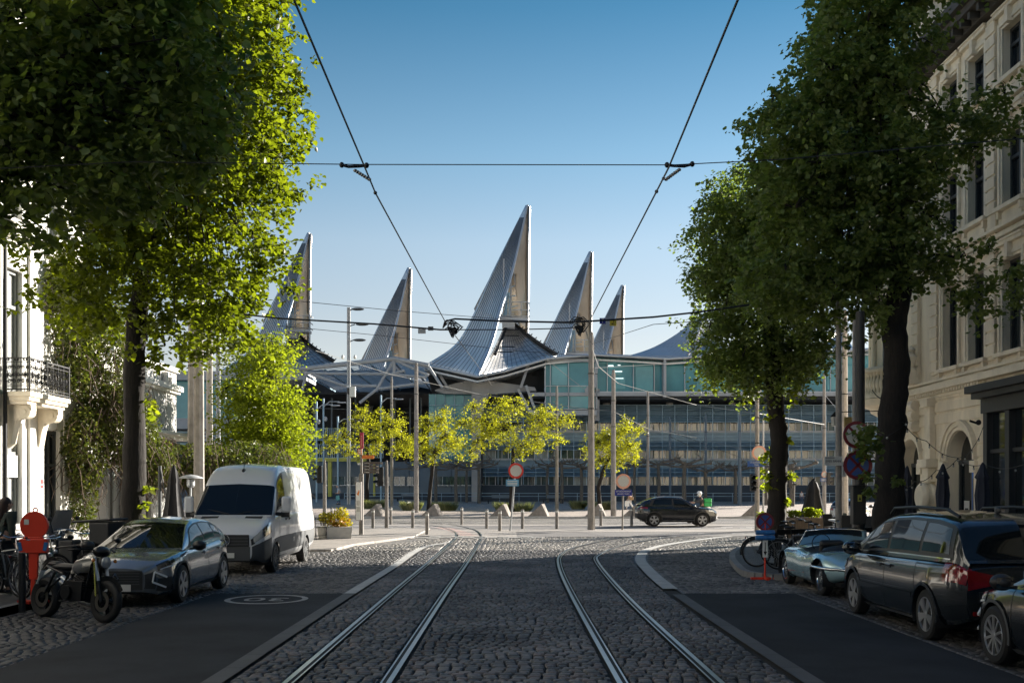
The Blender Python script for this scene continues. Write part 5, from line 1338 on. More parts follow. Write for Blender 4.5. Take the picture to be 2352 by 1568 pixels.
def plate(root, x, y, z, s, face, w=.52, h=.115, nrm=1, name='number_plate'):
    mb = MB(); mb.obox((x, y, z), .014, w, h); o = mb.build(name, M['whiteplate'], root)
    if s: text(s, h*.82, M['ink'], o, (x+.010*nrm, y, z), (PI/2, 0, PI/2 if nrm > 0 else -PI/2), ext=.001)
    return o

# ---- grey hatchback on the left
hatch = dict(wb=2.58, wr=.335, ra=.385, track=1.56, spokes=5, split=(.0,.28), sw=.06, gb=.80, tumble=.21, lip=.03, lipmat='greytrim',
    wid=[(2.12,.46),(2.06,.60),(1.95,.72),(1.75,.82),(1.3,.885),(0,.865),(-1.2,.895),(-1.7,.84),(-1.87,.74),(-1.93,.62)],
    top=[(2.12,.60),(2.05,.70),(1.9,.78),(1.5,.855),(1.0,.915),(.0,.94),(-1.2,1.0),(-1.75,1.0),(-1.9,.93),(-1.93,.86)],
    bot=[(2.12,.27),(1.9,.20),(1.6,.19),(-1.5,.21),(-1.8,.28),(-1.93,.40)],
    roof=[(1.08,.915),(.55,1.17),(.2,1.345),(-.1,1.42),(-.6,1.445),(-1.1,1.40),(-1.5,1.27),(-1.8,1.05),(-1.87,.98)])
def fit_hatch(root, S, Gs, pf, pm, dark=True, badge=True):
    centre(pf, Gs, .17, 1.02, .72, 'windscreen', M['glass'], root)
    centre(pf, Gs, -1.80, -1.42, .74, 'rear_window', M['glass'], root)
    sides(pf, Gs, lambda u: .93-u*.9, lambda u: -1.42+u*.1, .10, .60, 'window_trim', M['black'], root, .003, 20)
    sides(pf, Gs, lambda u: .82-u*.86, lambda u: -.26, .14, .56, 'side_window', M['glass'], root, .007)
    sides(pf, Gs, lambda u: -.33, lambda u: -1.0+.12*u, .14, .56, 'side_window', M['glass'], root, .007)
    sides(pf, Gs, lambda u: -1.06+.12*u, lambda u: -1.38+.12*u, .22, .5, 'quarter_window', M['glass'], root, .007)
    seam_frame(pf, S, .88, -.30, .06, .74, root); seam_frame(pf, S, -.30, lambda u: -1.15-.0*u, .06, .74, root)
    handles(S, (-.12, -1.0), .60, root, pm)
    mirror(.80, .84, .98, root, M['black'])
    sides(pf, S, 1.58, 1.99, .56, .70, 'headlight', M['lampdark' if dark else 'lamp'], root, .008, 10, 5)
    sides(pf, S, 1.62, 1.96, .565, .585, 'light_strip', M['drl'], root, .014, 10, 1)
    sides(pf, S, -1.92, -1.55, .56, .70, 'tail_light', M['tail'], root, .008, 8, 5)
    mb = MB(); pf(S, 2.02, 2.115, .16, .58, .008, 1, 6, 8, mb); pf(S, 2.02, 2.115, .16, .58, .008, -1, 6, 8, mb); mb.box(2.121, 2.132, -.45, .45, .30, .62)
    mb.build('grille', M['trim'], root, smooth=30)
    mb = MB()
    for i in range(5): mb.box(2.133, 2.140, -.40, .40, .39+i*.045, .405+i*.045)
    mb.build('grille_bar', M['greytrim'], root)
    for sg in (1, -1):
        mb = MB()
        for a, b_ in (((1.86,.50),(2.04,.60)),((2.04,.60),(2.06,.43)),((2.06,.43),(1.88,.33))):
            pa, pb = [], []
            p, q = S(a[0], .4), S(b_[0], .4); mb.bar((p.x+.02, sg*(p.y+.02), a[1]), (q.x+.02, sg*(q.y+.02), b_[1]), .02, .03)
        mb.build('daytime_light', M['drl'], root)
    mb = MB(); pf(S, 1.72, 2.0, .12, .40, .006, 1, 8, 6, mb); pf(S, 1.72, 2.0, .12, .40, .006, -1, 8, 6, mb); mb.build('air_intake', M['trim'], root, smooth=30)
    mb = MB(); pf(S, -.95, .95, .0, .10, .012, 1, 10, 3, mb); pf(S, -.95, .95, .0, .10, .012, -1, 10, 3, mb); mb.build('side_skirt', M['alloy'], root, smooth=30)
    sides(pf, S, 1.0, 1.72, .765, .775, 'bonnet_gap', M['black'], root, .002, 12, 1)
CL = thing
r, S, Gs, pf, ii = car('parked_hatchback', 'grey hatchback with a black grille parked nose-on in front of the white van', hatch, M['p_grey'], (-6.66, 19.68, 0), -PI/2, 'cars parked along the left kerb')
fit_hatch(r, S, Gs, pf, M['p_grey'])
plate(r, 2.145, 0, .335, '- 069', 1)
mb = MB(); D = [(0,.095),(.065,0),(0,-.095),(-.065,0)]; D2 = [(0,.055),(.035,0),(0,-.055),(-.035,0)]
for i in range(4): mb.add([(2.148,D[i][0],.50+D[i][1]),(2.148,D[(i+1)%4][0],.50+D[(i+1)%4][1]),(2.148,D2[(i+1)%4][0],.50+D2[(i+1)%4][1]),(2.148,D2[i][0],.50+D2[i][1])], [(0,1,2,3)])
mb.build('badge', M['chrome'], r, solid=.012)

# ---- white van
van = dict(cat='van', wb=3.66, wr=.345, ra=.41, track=1.74, spokes=16, sw=.02, steelrim=1, gb=.985, tumble=.13, tw=.22, lip=.05, lipmat='greytrim',
    wid=[(2.80,.60),(2.74,.78),(2.62,.88),(2.35,.955),(1.9,.99),(-2.9,.995),(-3.05,.98),(-3.08,.95)],
    top=[(2.80,.80),(2.74,1.00),(2.55,1.15),(2.2,1.27),(1.85,1.38),(1.4,1.42),(-3.0,1.42),(-3.08,1.40)],
    bot=[(2.80,.36),(2.5,.27),(2.2,.27),(-2.6,.33),(-3.08,.42)], wy=[.90,.97,1.,1.,.99,.975,.94,.80,.45,0.],
    roof=[(2.05,1.33),(1.72,1.70),(1.36,2.14),(1.22,2.30),(1.02,2.45),(.7,2.56),(.1,2.62),(-2.6,2.61),(-2.95,2.53),(-3.06,2.35),(-3.08,2.0)])
r, S, Gs, pf, ii = car('parked_van', 'white high-roofed delivery van with grey lower panels and a three-pointed star badge', van, M['p_white'], (-6.66, 26.98, 0), -PI/2)
centre(pf, Gs, 1.40, 2.02, .66, 'windscreen', M['glass'], r)
sides(pf, Gs, lambda u: 1.80-.75*u, lambda u: .55, .08, .60, 'window_trim', M['black'], r, .003)
sides(pf, Gs, lambda u: 1.70-.75*u, lambda u: .62, .12, .56, 'side_window', M['glass'], r, .007)
sides(pf, S, -2.98, 2.0, .16, .40, 'side_rubbing_panel', M['greytrim'], r, .006, 60, 6)
seam_frame(pf, S, 1.45, .50, .08, .74, r); sides(pf, Gs, .49, .505, .0, .66, 'door_gap', M['black'], r, .004, 1, 10); sides(pf, Gs, -.83, -.815, .0, .64, 'door_gap', M['black'], r, .004, 1, 10); sides(pf, S, -.83, -.815, .08, .74, 'door_gap', M['black'], r, .004, 1, 10)
sides(pf, Gs, .5, -3.0, .655, .67, 'roof_gutter', M['p_white'], r, .012, 20, 1)
handles(S, (.68, .32), .62, r, M['black'])
for sg in (1, -1):
    mb = MB(); mb.obox((1.62, 1.18*sg, 1.62), .14, .22, .40); o = mb.build('wing_mirror', M['p_white'], r, bevel=.05)
    mb = MB(); mb.obox((1.60, 1.16*sg, 1.38), .12, .20, .14); mb.bar((1.72,.95*sg,1.40),(1.62,1.12*sg,1.38),.09); mb.build('mirror_base', M['black'], o, bevel=.02)
    mb = MB(); mb.obox((1.54, 1.18*sg, 1.62), .012, .19, .36); mb.build('mirror_glass', M['glass'], o)
mb = MB(); pf(S, 2.22, 2.795, 0, .46, .008, 1, 14, 10, mb); pf(S, 2.22, 2.795, 0, .46, .008, -1, 14, 10, mb); mb.box(2.801, 2.815, -.60, .60, .34, .66); mb.build('bumper', M['greytrim'], r, smooth=30)
mb = MB(); mb.box(2.801, 2.825, -.58, .58, .66, .94); pf(S, 2.76, 2.80, .50, .68, .01, 1, 4, 4, mb); pf(S, 2.76, 2.80, .50, .68, .01, -1, 4, 4, mb); g_ = mb.build('grille', M['trim'], r, bevel=.02)
mb = MB()
for i in range(3): mb.box(2.826, 2.838, -.55, .55, .70+i*.075, .725+i*.075)
mb.build('grille_bar', M['greytrim'], g_)
mb = MB(); mb.lathe([(.125,-.008),(.145,-.008),(.145,.008),(.125,.008),(.125,-.008)], 24, (2.85, 0, .81), Matrix.Rotation(PI/2, 3, 'Y'), cap=False)
for k in range(3):
    a = PI/2+2*PI*k/3; mb.add([(2.852, .022*math.cos(a+1.57), .81+.022*math.sin(a+1.57)), (2.852, .13*math.cos(a), .81+.13*math.sin(a)), (2.852, .022*math.cos(a-1.57), .81+.022*math.sin(a-1.57)), (2.866, 0, .81)], [(0,1,3),(1,2,3)])
mb.build('star_badge', M['chrome'], r)
sides(pf, S, 2.22, 2.775, .53, .70, 'headlight', M['lamp'], r, .010, 10, 6)
sides(pf, S, 2.45, 2.62, .54, .68, 'headlight_bowl', M['lampdark'], r, .016, 5, 4)
sides(pf, S, -3.07, -2.96, .45, .74, 'tail_light', M['tail'], r, .008, 4, 6)
for sg in (1, -1):
    mb = MB(); mb.obox((2.13, .52*sg, 1.325), .13, .40, .012, Matrix.Rotation(.3, 3, 'Y')); mb.build('bonnet_vent', M['trim'], r)
    mb = MB(); mb.bar((2.02,.1*sg,1.40),(1.86,.75*sg,1.53),.018); mb.build('wiper', M['black'], r)
mb = MB(); mb.ellipsoid((1.02, .0, 2.44), .10, .05, .07, 10, 6); mb.tube([(1.02,0,2.46),(.9,0,2.95)], [.008,.004], 5); mb.build('roof_aerial', M['black'], r)
mb = MB()
for y_, z_ in ((.35,1.44),(-.2,1.43)): mb.obox((1.80, y_, z_+.03), .16, .22, .004, Matrix.Rotation(-.9, 3, 'Y'))
mb.build('paper_slip', M['signwhite'], r)
plate(r, 2.83, -.02, .46, '- 944', 1)
mb = MB(); mb.tube([(1.55,.45,1.45),(1.60,.62,1.55),(1.62,.45,1.62),(1.60,.30,1.55),(1.55,.45,1.45)], .015, 6); mb.build('steering_wheel', M['black'], r)

# ---- anthracite people carrier on the right
mpv = dict(wb=2.92, wr=.335, ra=.395, track=1.62, spokes=5, split=(-.16,.16), sw=.055, gb=.87, tumble=.17, lip=.035, lipmat='p_anthra',
    wid=[(2.43,.52),(2.34,.70),(2.15,.84),(1.5,.93),(0,.935),(-1.6,.94),(-2.15,.89),(-2.33,.83),(-2.42,.76)],
    top=[(2.43,.62),(2.32,.80),(1.9,.95),(1.4,1.02),(0,1.04),(-1.5,1.07),(-2.2,1.09),(-2.36,1.05),(-2.42,.98)],
    bot=[(2.43,.28),(2.1,.20),(1.5,.20),(-1.7,.22),(-2.2,.30),(-2.42,.38)],
    roof=[(1.62,1.0),(1.0,1.36),(.55,1.565),(.1,1.645),(-.6,1.68),(-1.5,1.665),(-2.0,1.60),(-2.17,1.50),(-2.32,1.20),(-2.40,1.05)])
r, S, Gs, pf, ii = car('parked_people_carrier', 'dark grey people carrier with roof rails and red tail lights parked on the right', mpv, M['p_anthra'], (6.40, 15.36, 0), PI/2, 'cars parked along the right kerb')
centre(pf, Gs, .58, 1.58, .72, 'windscreen', M['glass'], r)
centre(pf, Gs, -2.37, -2.13, .60, 'rear_window', M['glass'], r, .008)
sides(pf, Gs, lambda u: 1.42-1.0*u, lambda u: -2.18+.16*u, .06, .62, 'window_trim', M['black'], r, .003, 24)
sides(pf, Gs, lambda u: 1.25-.95*u, lambda u: .08, .11, .57, 'side_window', M['glass'], r, .007)
sides(pf, Gs, lambda u: -.02, lambda u: -1.10, .11, .57, 'side_window', M['glass'], r, .007)
sides(pf, Gs, lambda u: -1.20, lambda u: -2.10+.22*u, .13, .55, 'rear_quarter_window', M['glass'], r, .007)
sides(pf, Gs, 1.35, -2.12, .045, .065, 'chrome_strip', M['chrome'], r, .008, 24, 1)
seam_frame(pf, S, 1.18, .04, .06, .74, r); seam_frame(pf, S, .04, -1.12, .06, .74, r)
sides(pf, S, -1.14, -2.25, .66, .675, 'slide_rail', M['black'], r, .004, 12, 1)
handles(S, (.24, -.16), .60, r, M['p_anthra']); mirror(1.02, .90, 1.08, r, M['p_anthra'], .13, .24, .18)
sides(pf, S, -2.41, -1.98, .50, .73, 'tail_light', M['tail'], r, .010, 10, 6)
sides(pf, S, -2.40, -2.05, .585, .625, 'tail_light_strip', M['tail'], r, .014, 8, 1)
for sg in (1, -1):
    mb = MB(); mb.prism([(.46,.80),(.76,.74),(.765,1.0),(.40,.92)], (-.02,0,0), base=(-2.421,0,0), u=(0,sg,0), v=(0,0,1)); mb.build('tailgate_light', M['tail'], r)
sides(pf, S, 1.95, 2.36, .55, .72, 'headlight', M['lamp'], r, .010, 10, 6)
mb = MB(); mb.box(2.432, 2.442, -.5, .5, .35, .58); mb.build('grille', M['trim'], r)
for sg in (1, -1):
    mb = MB(); pts = [(.45,.66*sg,1.62),(.30,.66*sg,1.71),(-.6,.67*sg,1.745),(-1.6,.66*sg,1.73),(-1.95,.65*sg,1.64)]; mb.tube(pts, .022, 8); mb.build('roof_rail', M['darkmetal'], r, smooth=60)
sides(pf, S, -1.08, 1.05, .0, .07, 'sill_strip', M['alloy'], r, .012, 12, 2)
sides(pf, S, -1.06, 1.1, .30, .36, 'door_moulding', M['p_anthra'], r, .016, 20, 2)
mb = MB(); pf(S, -2.415, -1.95, .0, .26, .010, 1, 8, 5, mb); pf(S, -2.415, -1.95, .0, .26, .010, -1, 8, 5, mb); mb.box(-2.432, -2.421, -.74, .74, .38, .56); mb.build('rear_bumper', M['p_anthra'], r, smooth=30)
for sg in (1, -1):
    mb = MB(); mb.box(-2.445, -2.433, sg*.45, sg*.70, .43, .48); mb.build('reflector', M['tail'], r)
mb = MB(); mb.box(-2.436, -2.422, -.62, .62, .60, .72); o = mb.build('plate_recess', M['black'], r)
plate(r, -2.44, 0, .66, '', 1, nrm=-1)
mb = MB(); mb.box(-2.434, -2.422, -.07, .07, .86, .98); mb.build('tailgate_badge', M['chrome'], r, bevel=.02)
mb = MB(); mb.tube([(-2.30,.05,1.18),(-2.16,-.45,1.42)], .012, 5); mb.build('rear_wiper', M['black'], r)
mb = MB(); mb.ellipsoid((-1.6,0,1.72),.10,.03,.05,8,5); mb.build('roof_aerial', M['black'], r)

# ---- dark car entering the frame at the right edge
sed = dict(hatch); sed.update(wr=.335, spokes=10, split=(0,), sw=.028, lip=.03)
r, S, Gs, pf, ii = car('parked_car', 'dark glossy car cut off by the right edge behind the people carrier', sed, M['p_dark'], (6.36, 10.62, 0), PI/2, 'cars parked along the right kerb')
fit_hatch(r, S, Gs, pf, M['p_dark'], dark=False)
# ---- silver-blue estate seen between the poles
r, S, Gs, pf, ii = car('far_hatchback', 'silver-blue car beyond the terrace, its tail half hidden by poles', hatch, M['p_silver'], (19.6, 60.5, 0), math.radians(62))
fit_hatch(r, S, Gs, pf, M['p_silver'], dark=False)
plate(r, -1.945, 0, .72, '', 1, nrm=-1)

# ---- black coupe SUV crossing the square
suv = dict(wb=2.56, wr=.345, ra=.405, track=1.55, spokes=5, split=(-.12,.16), sw=.055, gb=.80, tumble=.20, lip=.055, lipmat='trim',
    wid=[(2.12,.50),(2.06,.66),(1.92,.78),(1.5,.87),(0,.875),(-1.5,.88),(-1.9,.82),(-2.08,.72),(-2.13,.62)],
    top=[(2.12,.68),(2.05,.82),(1.85,.91),(1.3,.985),(1.0,1.0),(0,1.02),(-1.4,1.06),(-1.9,1.08),(-2.08,1.04),(-2.13,.95)],
    bot=[(2.12,.32),(1.85,.24),(1.5,.24),(-1.5,.26),(-1.9,.34),(-2.13,.45)],
    roof=[(1.12,1.02),(.5,1.37),(.15,1.53),(-.3,1.57),(-.8,1.575),(-1.3,1.51),(-1.75,1.36),(-2.02,1.15)])
r, S, Gs, pf, ii = car('passing_suv', 'black coupe-backed SUV driving right across the square', suv, M['p_black'], (8.82, 56.25, 0), 0)
centre(pf, Gs, .2, 1.08, .72, 'windscreen', M['glass'], r); centre(pf, Gs, -1.92, -1.35, .74, 'rear_window', M['glass'], r)
sides(pf, Gs, lambda u: .95-u*.95, lambda u: -1.55+u*.25, .10, .60, 'window_trim', M['black'], r, .003, 20)
sides(pf, Gs, lambda u: .85-u*.9, lambda u: -.24, .14, .56, 'side_window', M['glass'], r, .007); sides(pf, Gs, lambda u: -.32, lambda u: -1.42+.35*u, .14, .56, 'side_window', M['glass'], r, .007)
seam_frame(pf, S, .90, -.28, .06, .74, r); seam_frame(pf, S, -.28, -1.1, .06, .74, r); handles(S, (-.12, -.98), .60, r, M['p_black']); mirror(.78, .84, 1.06, r, M['p_black'])
sides(pf, S, 1.62, 2.06, .58, .72, 'headlight', M['lamp'], r, .010); sides(pf, S, -2.12, -1.62, .60, .70, 'tail_light', M['tail'], r, .010)
sides(pf, S, -1.1, 1.1, .0, .12, 'sill_trim', M['trim'], r, .012); mb = MB(); pf(S, -2.12, -1.7, 0, .36, .008, 1, 8, 5, mb); pf(S, -2.12, -1.7, 0, .36, .008, -1, 8, 5, mb); mb.box(-2.145, -2.131, -.6, .6, .46, .70); mb.build('rear_bumper', M['trim'], r, smooth=30)
sides(pf, S, -1.0, 1.0, .12, .14, 'chrome_strip', M['alloy'], r, .016, 12, 1)
for sg in (1, -1):
    mb = MB(); mb.tube([(.3,.56*sg,1.50),(.1,.57*sg,1.57),(-.6,.57*sg,1.61),(-1.1,.55*sg,1.54)], .018, 6); mb.build('roof_rail', M['alloy'], r)
plate(r, -2.14, 0, .80, '', 1, nrm=-1); plate(r, 2.13, 0, .42, '', 1)
mb = MB(); mb.bar((-1.2,0,1.52),(-1.55,0,1.70),.02); mb.build('roof_aerial', M['black'], r)

# ---- light blue open sports car
ety = dict(wb=2.50, wr=.325, ra=.375, track=1.27, spokes=36, tw=.17, crown=.085, wy=[.80,.93,.985,1.,.985,.95,.89,.76,.42,0.],
    wid=[(2.27,.22),(2.2,.38),(2.05,.53),(1.75,.68),(1.3,.785),(.6,.79),(-.2,.785),(-1.0,.82),(-1.5,.77),(-1.9,.60),(-2.1,.40),(-2.17,.26)],
    top=[(2.27,.47),(2.2,.53),(2.0,.62),(1.6,.715),(1.2,.765),(.7,.775),(.35,.775),(.0,.735),(-.4,.725),(-.8,.765),(-1.15,.78),(-1.5,.74),(-1.9,.62),(-2.1,.53),(-2.17,.48)],
    bot=[(2.27,.40),(2.0,.30),(1.6,.22),(1.2,.19),(-1.2,.19),(-1.6,.26),(-2.0,.36),(-2.17,.42)])
r, S, Gs, pf, ii = car('vintage_roadster', 'pale blue vintage open sports car with wire wheels and a black cockpit', ety, M['p_blue'], (6.50, 20.85, 0), PI/2, 'cars parked along the right kerb')
mb = MB(); pf(S, -.95, .28, .80, 1, .010, 1, 10, 5, mb); pf(S, -.95, .28, .80, 1, .010, -1, 10, 5, mb); mb.build('cockpit', M['leather'], r, smooth=40)
mb = MB(); mb.ellipsoid((-.98, 0, .83), .34, .60, .11, 18, 8); mb.build('folded_hood', M['leather'], r, smooth=60)
for sg in (1, -1):
    mb = MB(); mb.obox((-.55, .30*sg, .84), .16, .46, .34, Matrix.Rotation(-.25, 3, 'Y')); mb.build('seat', M['leather'], r, bevel=.06)
mb = MB(); mb.tube([(.42,.68,.84),(.10,.60,1.16),(.04,.3,1.19),(.03,0,1.195),(.04,-.3,1.19),(.10,-.60,1.16),(.42,-.68,.84)], .016, 6); o = mb.build('windscreen_frame', M['chrome'], r, smooth=60)
mb = MB(); mb.grid(lambda u, v: Vector((.42-.34*v+.10*(1-abs(2*u-1)**2)*(1-v), (.66-.07*v)*(2*u-1), .85+.32*v)), 8, 4); mb.build('windscreen', M['clearglass'], o)
mb = MB(); mb.lathe([(.17,-.008),(.185,-.008),(.185,.008),(.17,.008),(.17,-.008)], 18, (-.02,.34,.93), Matrix.Rotation(PI/2-.3, 3, 'Y'), cap=False); mb.build('steering_wheel', M['black'], r)
mb = MB(); pts = [S(x, .62)+Vector((0,.03,-.02)) for x in (-.88,-1.2,-1.5,-1.8,-2.0)]
for sg in (1, -1): mb.tube([(p.x, p.y*sg, .53) for p in pts], [.012,.03,.034,.034,.03], 8)
mb.tube([(-2.02,.52,.53),(-2.18,.30,.53)], .03, 8); mb.tube([(-2.02,-.52,.53),(-2.18,-.30,.53)], .03, 8); mb.build('rear_bumper', M['chrome'], r, smooth=60)
seam_frame(pf, S, .42, -.42, .10, .74, r, .008); sides(pf, S, .44, .452, .74, 1.0, 'bonnet_gap', M['black'], r, .003, 1, 8)
sides(pf, S, .5, 2.15, .585, .592, 'bonnet_gap', M['black'], r, .002, 20, 1)
for sg in (1, -1):
    p = S(-.32, .62); mb = MB(); mb.obox((p.x, (p.y+.015)*sg, p.z), .10, .02, .02); mb.build('door_handle', M['chrome'], r)
sides(pf, S, 1.92, 2.12, .62, .80, 'headlight', M['lamp'], r, .008); sides(pf, S, -2.12, -1.97, .50, .62, 'tail_light', M['tail'], r, .008, 4, 4)
# ================================================================ two-wheelers
M['cycblack'] = mat('cycle_black', (.008,.008,.009), .35, .2, coat=.4); M['cycgreen'] = mat('cycle_green', (.03,.10,.085), .4); M['cycgrey'] = mat('cycle_grey', (.20,.21,.22), .35, .5)
M['tank'] = mat('olive_tank', (.022,.024,.022), .3, .2, coat=.3); M['scootblue'] = mat('scooter_blue', (.05,.09,.20), .3, .3, coat=1)
M['cover'] = mat('black_cover', (.02,.021,.023), .55, bump=.3, bs=6); M['tarp'] = mat('grey_clear_tarp', (.30,.30,.30), .25, bump=.6, bs=5)
M['discm'] = mat('brake_disc_metal', (.15,.135,.115), .35, .8)
def ring(mb, R_, r, c, n=32, m=8, ax='y'):
    R = Matrix.Rotation(PI/2, 3, 'X'); prof = [(R_+r*math.cos(2*PI*k/m), r*math.sin(2*PI*k/m)) for k in range(m+1)]
    return mb.lathe(prof, n, c, R, cap=False)
def spokes(mb, r, c, n, th=.0025):
    for k in range(n):
        a = 2*PI*k/n; s = .03 if k % 2 else -.03
        mb.bar((c[0]+.02*math.cos(a), c[1]+s, c[2]+.02*math.sin(a)), (c[0]+r*math.cos(a+.2), c[1], c[2]+r*math.sin(a+.2)), th*2)
def bicycle(label, loc, rz, fm, group, tilt=0, bars='flat', bag=False):
    root = thing('bicycle', label, 'bicycle', loc, rz, group); root.rotation_euler = (tilt, 0, rz)
    r = .33; W = [(.53,0,r+.02), (-.53,0,r+.02)]
    for c in W:
        t = MB(); ring(t, r, .02, c); wl = t.build('wheel', M['rubber'], root, smooth=60)
        m = MB(); ring(m, r-.028, .011, c, 32, 6); spokes(m, r-.03, c, 28); m.lathe([(.022,-.04),(.022,.04)], 8, c, Matrix.Rotation(PI/2, 3, 'X')); m.build('rim', M['cycgrey'], wl)
    f = MB(); bb = Vector((-.08,0,.30)); st = Vector((-.22,0,.78)); hd = Vector((.36,0,.84)); hb = Vector((.41,0,.62)); ra = Vector((-.53,0,.35))
    for a, b, w in ((bb, st, .017), (st, hd, .017), (bb, hb, .02), (hd, hb, .02)): f.tube([a, b], w, 8)
    for s in (.05, -.05):
        o = Vector((0, s, 0)); f.tube([bb, ra+o], .010, 6); f.tube([st+Vector((.01,0,-.05)), ra+o], .009, 6); f.tube([hb, Vector((.53, s, .35))], .012, 6)
    f.build('frame', fm, root, smooth=50)
    s_ = MB(); s_.tube([st, st+Vector((-.04,0,.17))], .013, 6); s_.ellipsoid(st+Vector((-.05,0,.20)), .14, .075, .035, 12, 6); s_.build('saddle', M['leather'], root, smooth=60)
    h = MB(); top = hd+Vector((-.03,0,.18)); h.tube([hd, top], .013, 6)
    if bars == 'flat': h.tube([top+Vector((-.04,.30,.03)), top+Vector((.06,.16,.02)), top+Vector((.06,-.16,.02)), top+Vector((-.04,-.30,.03))], .011, 6)
    else: h.tube([top+Vector((-.22,.28,.08)), top+Vector((-.05,.27,.10)), top+Vector((.05,.14,.03)), top+Vector((.05,-.14,.03)), top+Vector((-.05,-.27,.10)), top+Vector((-.22,-.28,.08))], .011, 6)
    hb_ = h.build('handlebar', M['chrome'], root, smooth=60)
    g = MB()
    for sg in (1, -1): g.tube([top+Vector((-.14,.29*sg,.06)), top+Vector((-.04,.285*sg,.06))], .017, 6)
    g.build('grip', M['leather'], hb_)
    mg = MB()
    for c, a0, a1 in ((W[0], .2, 2.4), (W[1], .6, 3.3)):
        pts = [(c[0]+(r+.045)*math.cos(a0+(a1-a0)*k/12), 0, c[2]+(r+.045)*math.sin(a0+(a1-a0)*k/12)) for k in range(13)]
        for p, q in zip(pts, pts[1:]): mg.bar(p, q, .05, .004, up=(0,1,0))
    mg.build('mudguard', M['cycblack'], root)
    c = MB(); c.lathe([(.085,-.004),(.085,.004)], 18, bb+Vector((0,.05,0)), Matrix.Rotation(PI/2, 3, 'X')); c.bar(bb+Vector((0,.05,.06)), ra+Vector((0,.05,.05)), .012, .03); c.bar(bb+Vector((0,.06,0)), bb+Vector((.10,.09,-.13)), .016); c.bar(bb+Vector((0,-.06,0)), bb+Vector((-.10,-.09,.13)), .016)
    c.build('crank', M['cycblack'], root)
    k = MB(); k.bar((-.26,.06,.72),(-.78,.06,.74),.012); k.bar((-.26,-.06,.72),(-.78,-.06,.74),.012); k.bar((-.75,.06,.74),(-.55,.06,.37),.010); k.bar((-.75,-.06,.74),(-.55,-.06,.37),.010)
    for x in (-.4,-.55,-.7): k.bar((x,-.06,.735),(x,.06,.735),.010)
    k.build('luggage_rack', M['cycgrey'], root)
    l = MB(); l.ellipsoid((.46,0,.78), .045, .04, .04, 8, 6); l.build('lamp', M['lamp'], root); l = MB(); l.box(-.80,-.78,-.03,.03,.68,.73); l.build('rear_lamp', M['tail'], root)
    if bag:
        b = MB()
        for s in (.12,-.12): b.obox((-.55, s, .56), .32, .10, .30)
        b.build('pannier', M['cover'], root, bevel=.03)
    return root
RBG = 'bicycles at the rack on the right corner'
bicycle('silver-framed bicycle nearest the open blue sports car', (6.72, 24.35, .124), math.radians(4), M['cycgrey'], RBG, .06, 'flat')
bicycle('black bicycle in the middle of the right-hand rack', (6.40, 25.05, .124), math.radians(-3), M['cycblack'], RBG, -.05, 'swept')
bicycle('black bicycle with saddlebags at the back of the right-hand rack', (6.95, 25.7, .124), math.radians(6), M['cycblack'], RBG, .05, 'swept', True)
bicycle('bicycle beside the tree end of the right-hand rack', (7.9, 26.6, .124), math.radians(10), M['cycblack'], RBG, .03, 'flat')
LBG = 'bicycles parked on the left pavement'
bicycle('green bicycle behind the motorcycle on the left pavement', (-8.35, 18.5, .124), math.radians(-28), M['cycgreen'], LBG, .07, 'swept')
bicycle('black bicycle half cut off by the left edge', (-8.75, 17.0, .124), math.radians(-55), M['cycblack'], LBG, -.06, 'flat')
bicycle('grey bicycle squeezed between the red sign and the green bicycle', (-8.75, 18.2, .124), math.radians(-40), M['cycgrey'], LBG, .04, 'swept')
bicycle('black bicycle leaning behind the motorcycle saddle', (-8.05, 17.7, .124), math.radians(-35), M['cycblack'], LBG, .05, 'flat')
bicycle('black upright bicycle between the motorcycle and the covered scooter', (-8.3, 19.4, .124), math.radians(-20), M['cycblack'], LBG, -.05, 'swept')
bicycle('black bicycle with panniers under the standing woman', (-9.0, 17.9, .124), math.radians(-65), M['cycblack'], LBG, .05, 'swept', True)
# racks
def rack(label, a, b, n, h):
    root = thing('bicycle_rack', label, 'bicycle rack', a); d = Vector(b)-Vector(a)
    mb = MB(); mb.bar((0,0,h), d+Vector((0,0,h)), .06, .12); mb.build('rail', M['darkmetal'], root)
    for k in range(n): p = d*(k/(n-1)); mb = MB(); mb.bar(p, p+Vector((0,0,h)), .07); mb.build('post', M['darkmetal'], root)
rack('dark metal bicycle rack on the right corner pavement', (6.25, 24.75, .124), (9.0, 26.2, .124), 4, .85)
rack('dark metal bicycle rack at the left pavement edge', (-8.25, 16.4, .124), (-9.9, 16.8, .124), 3, .80)

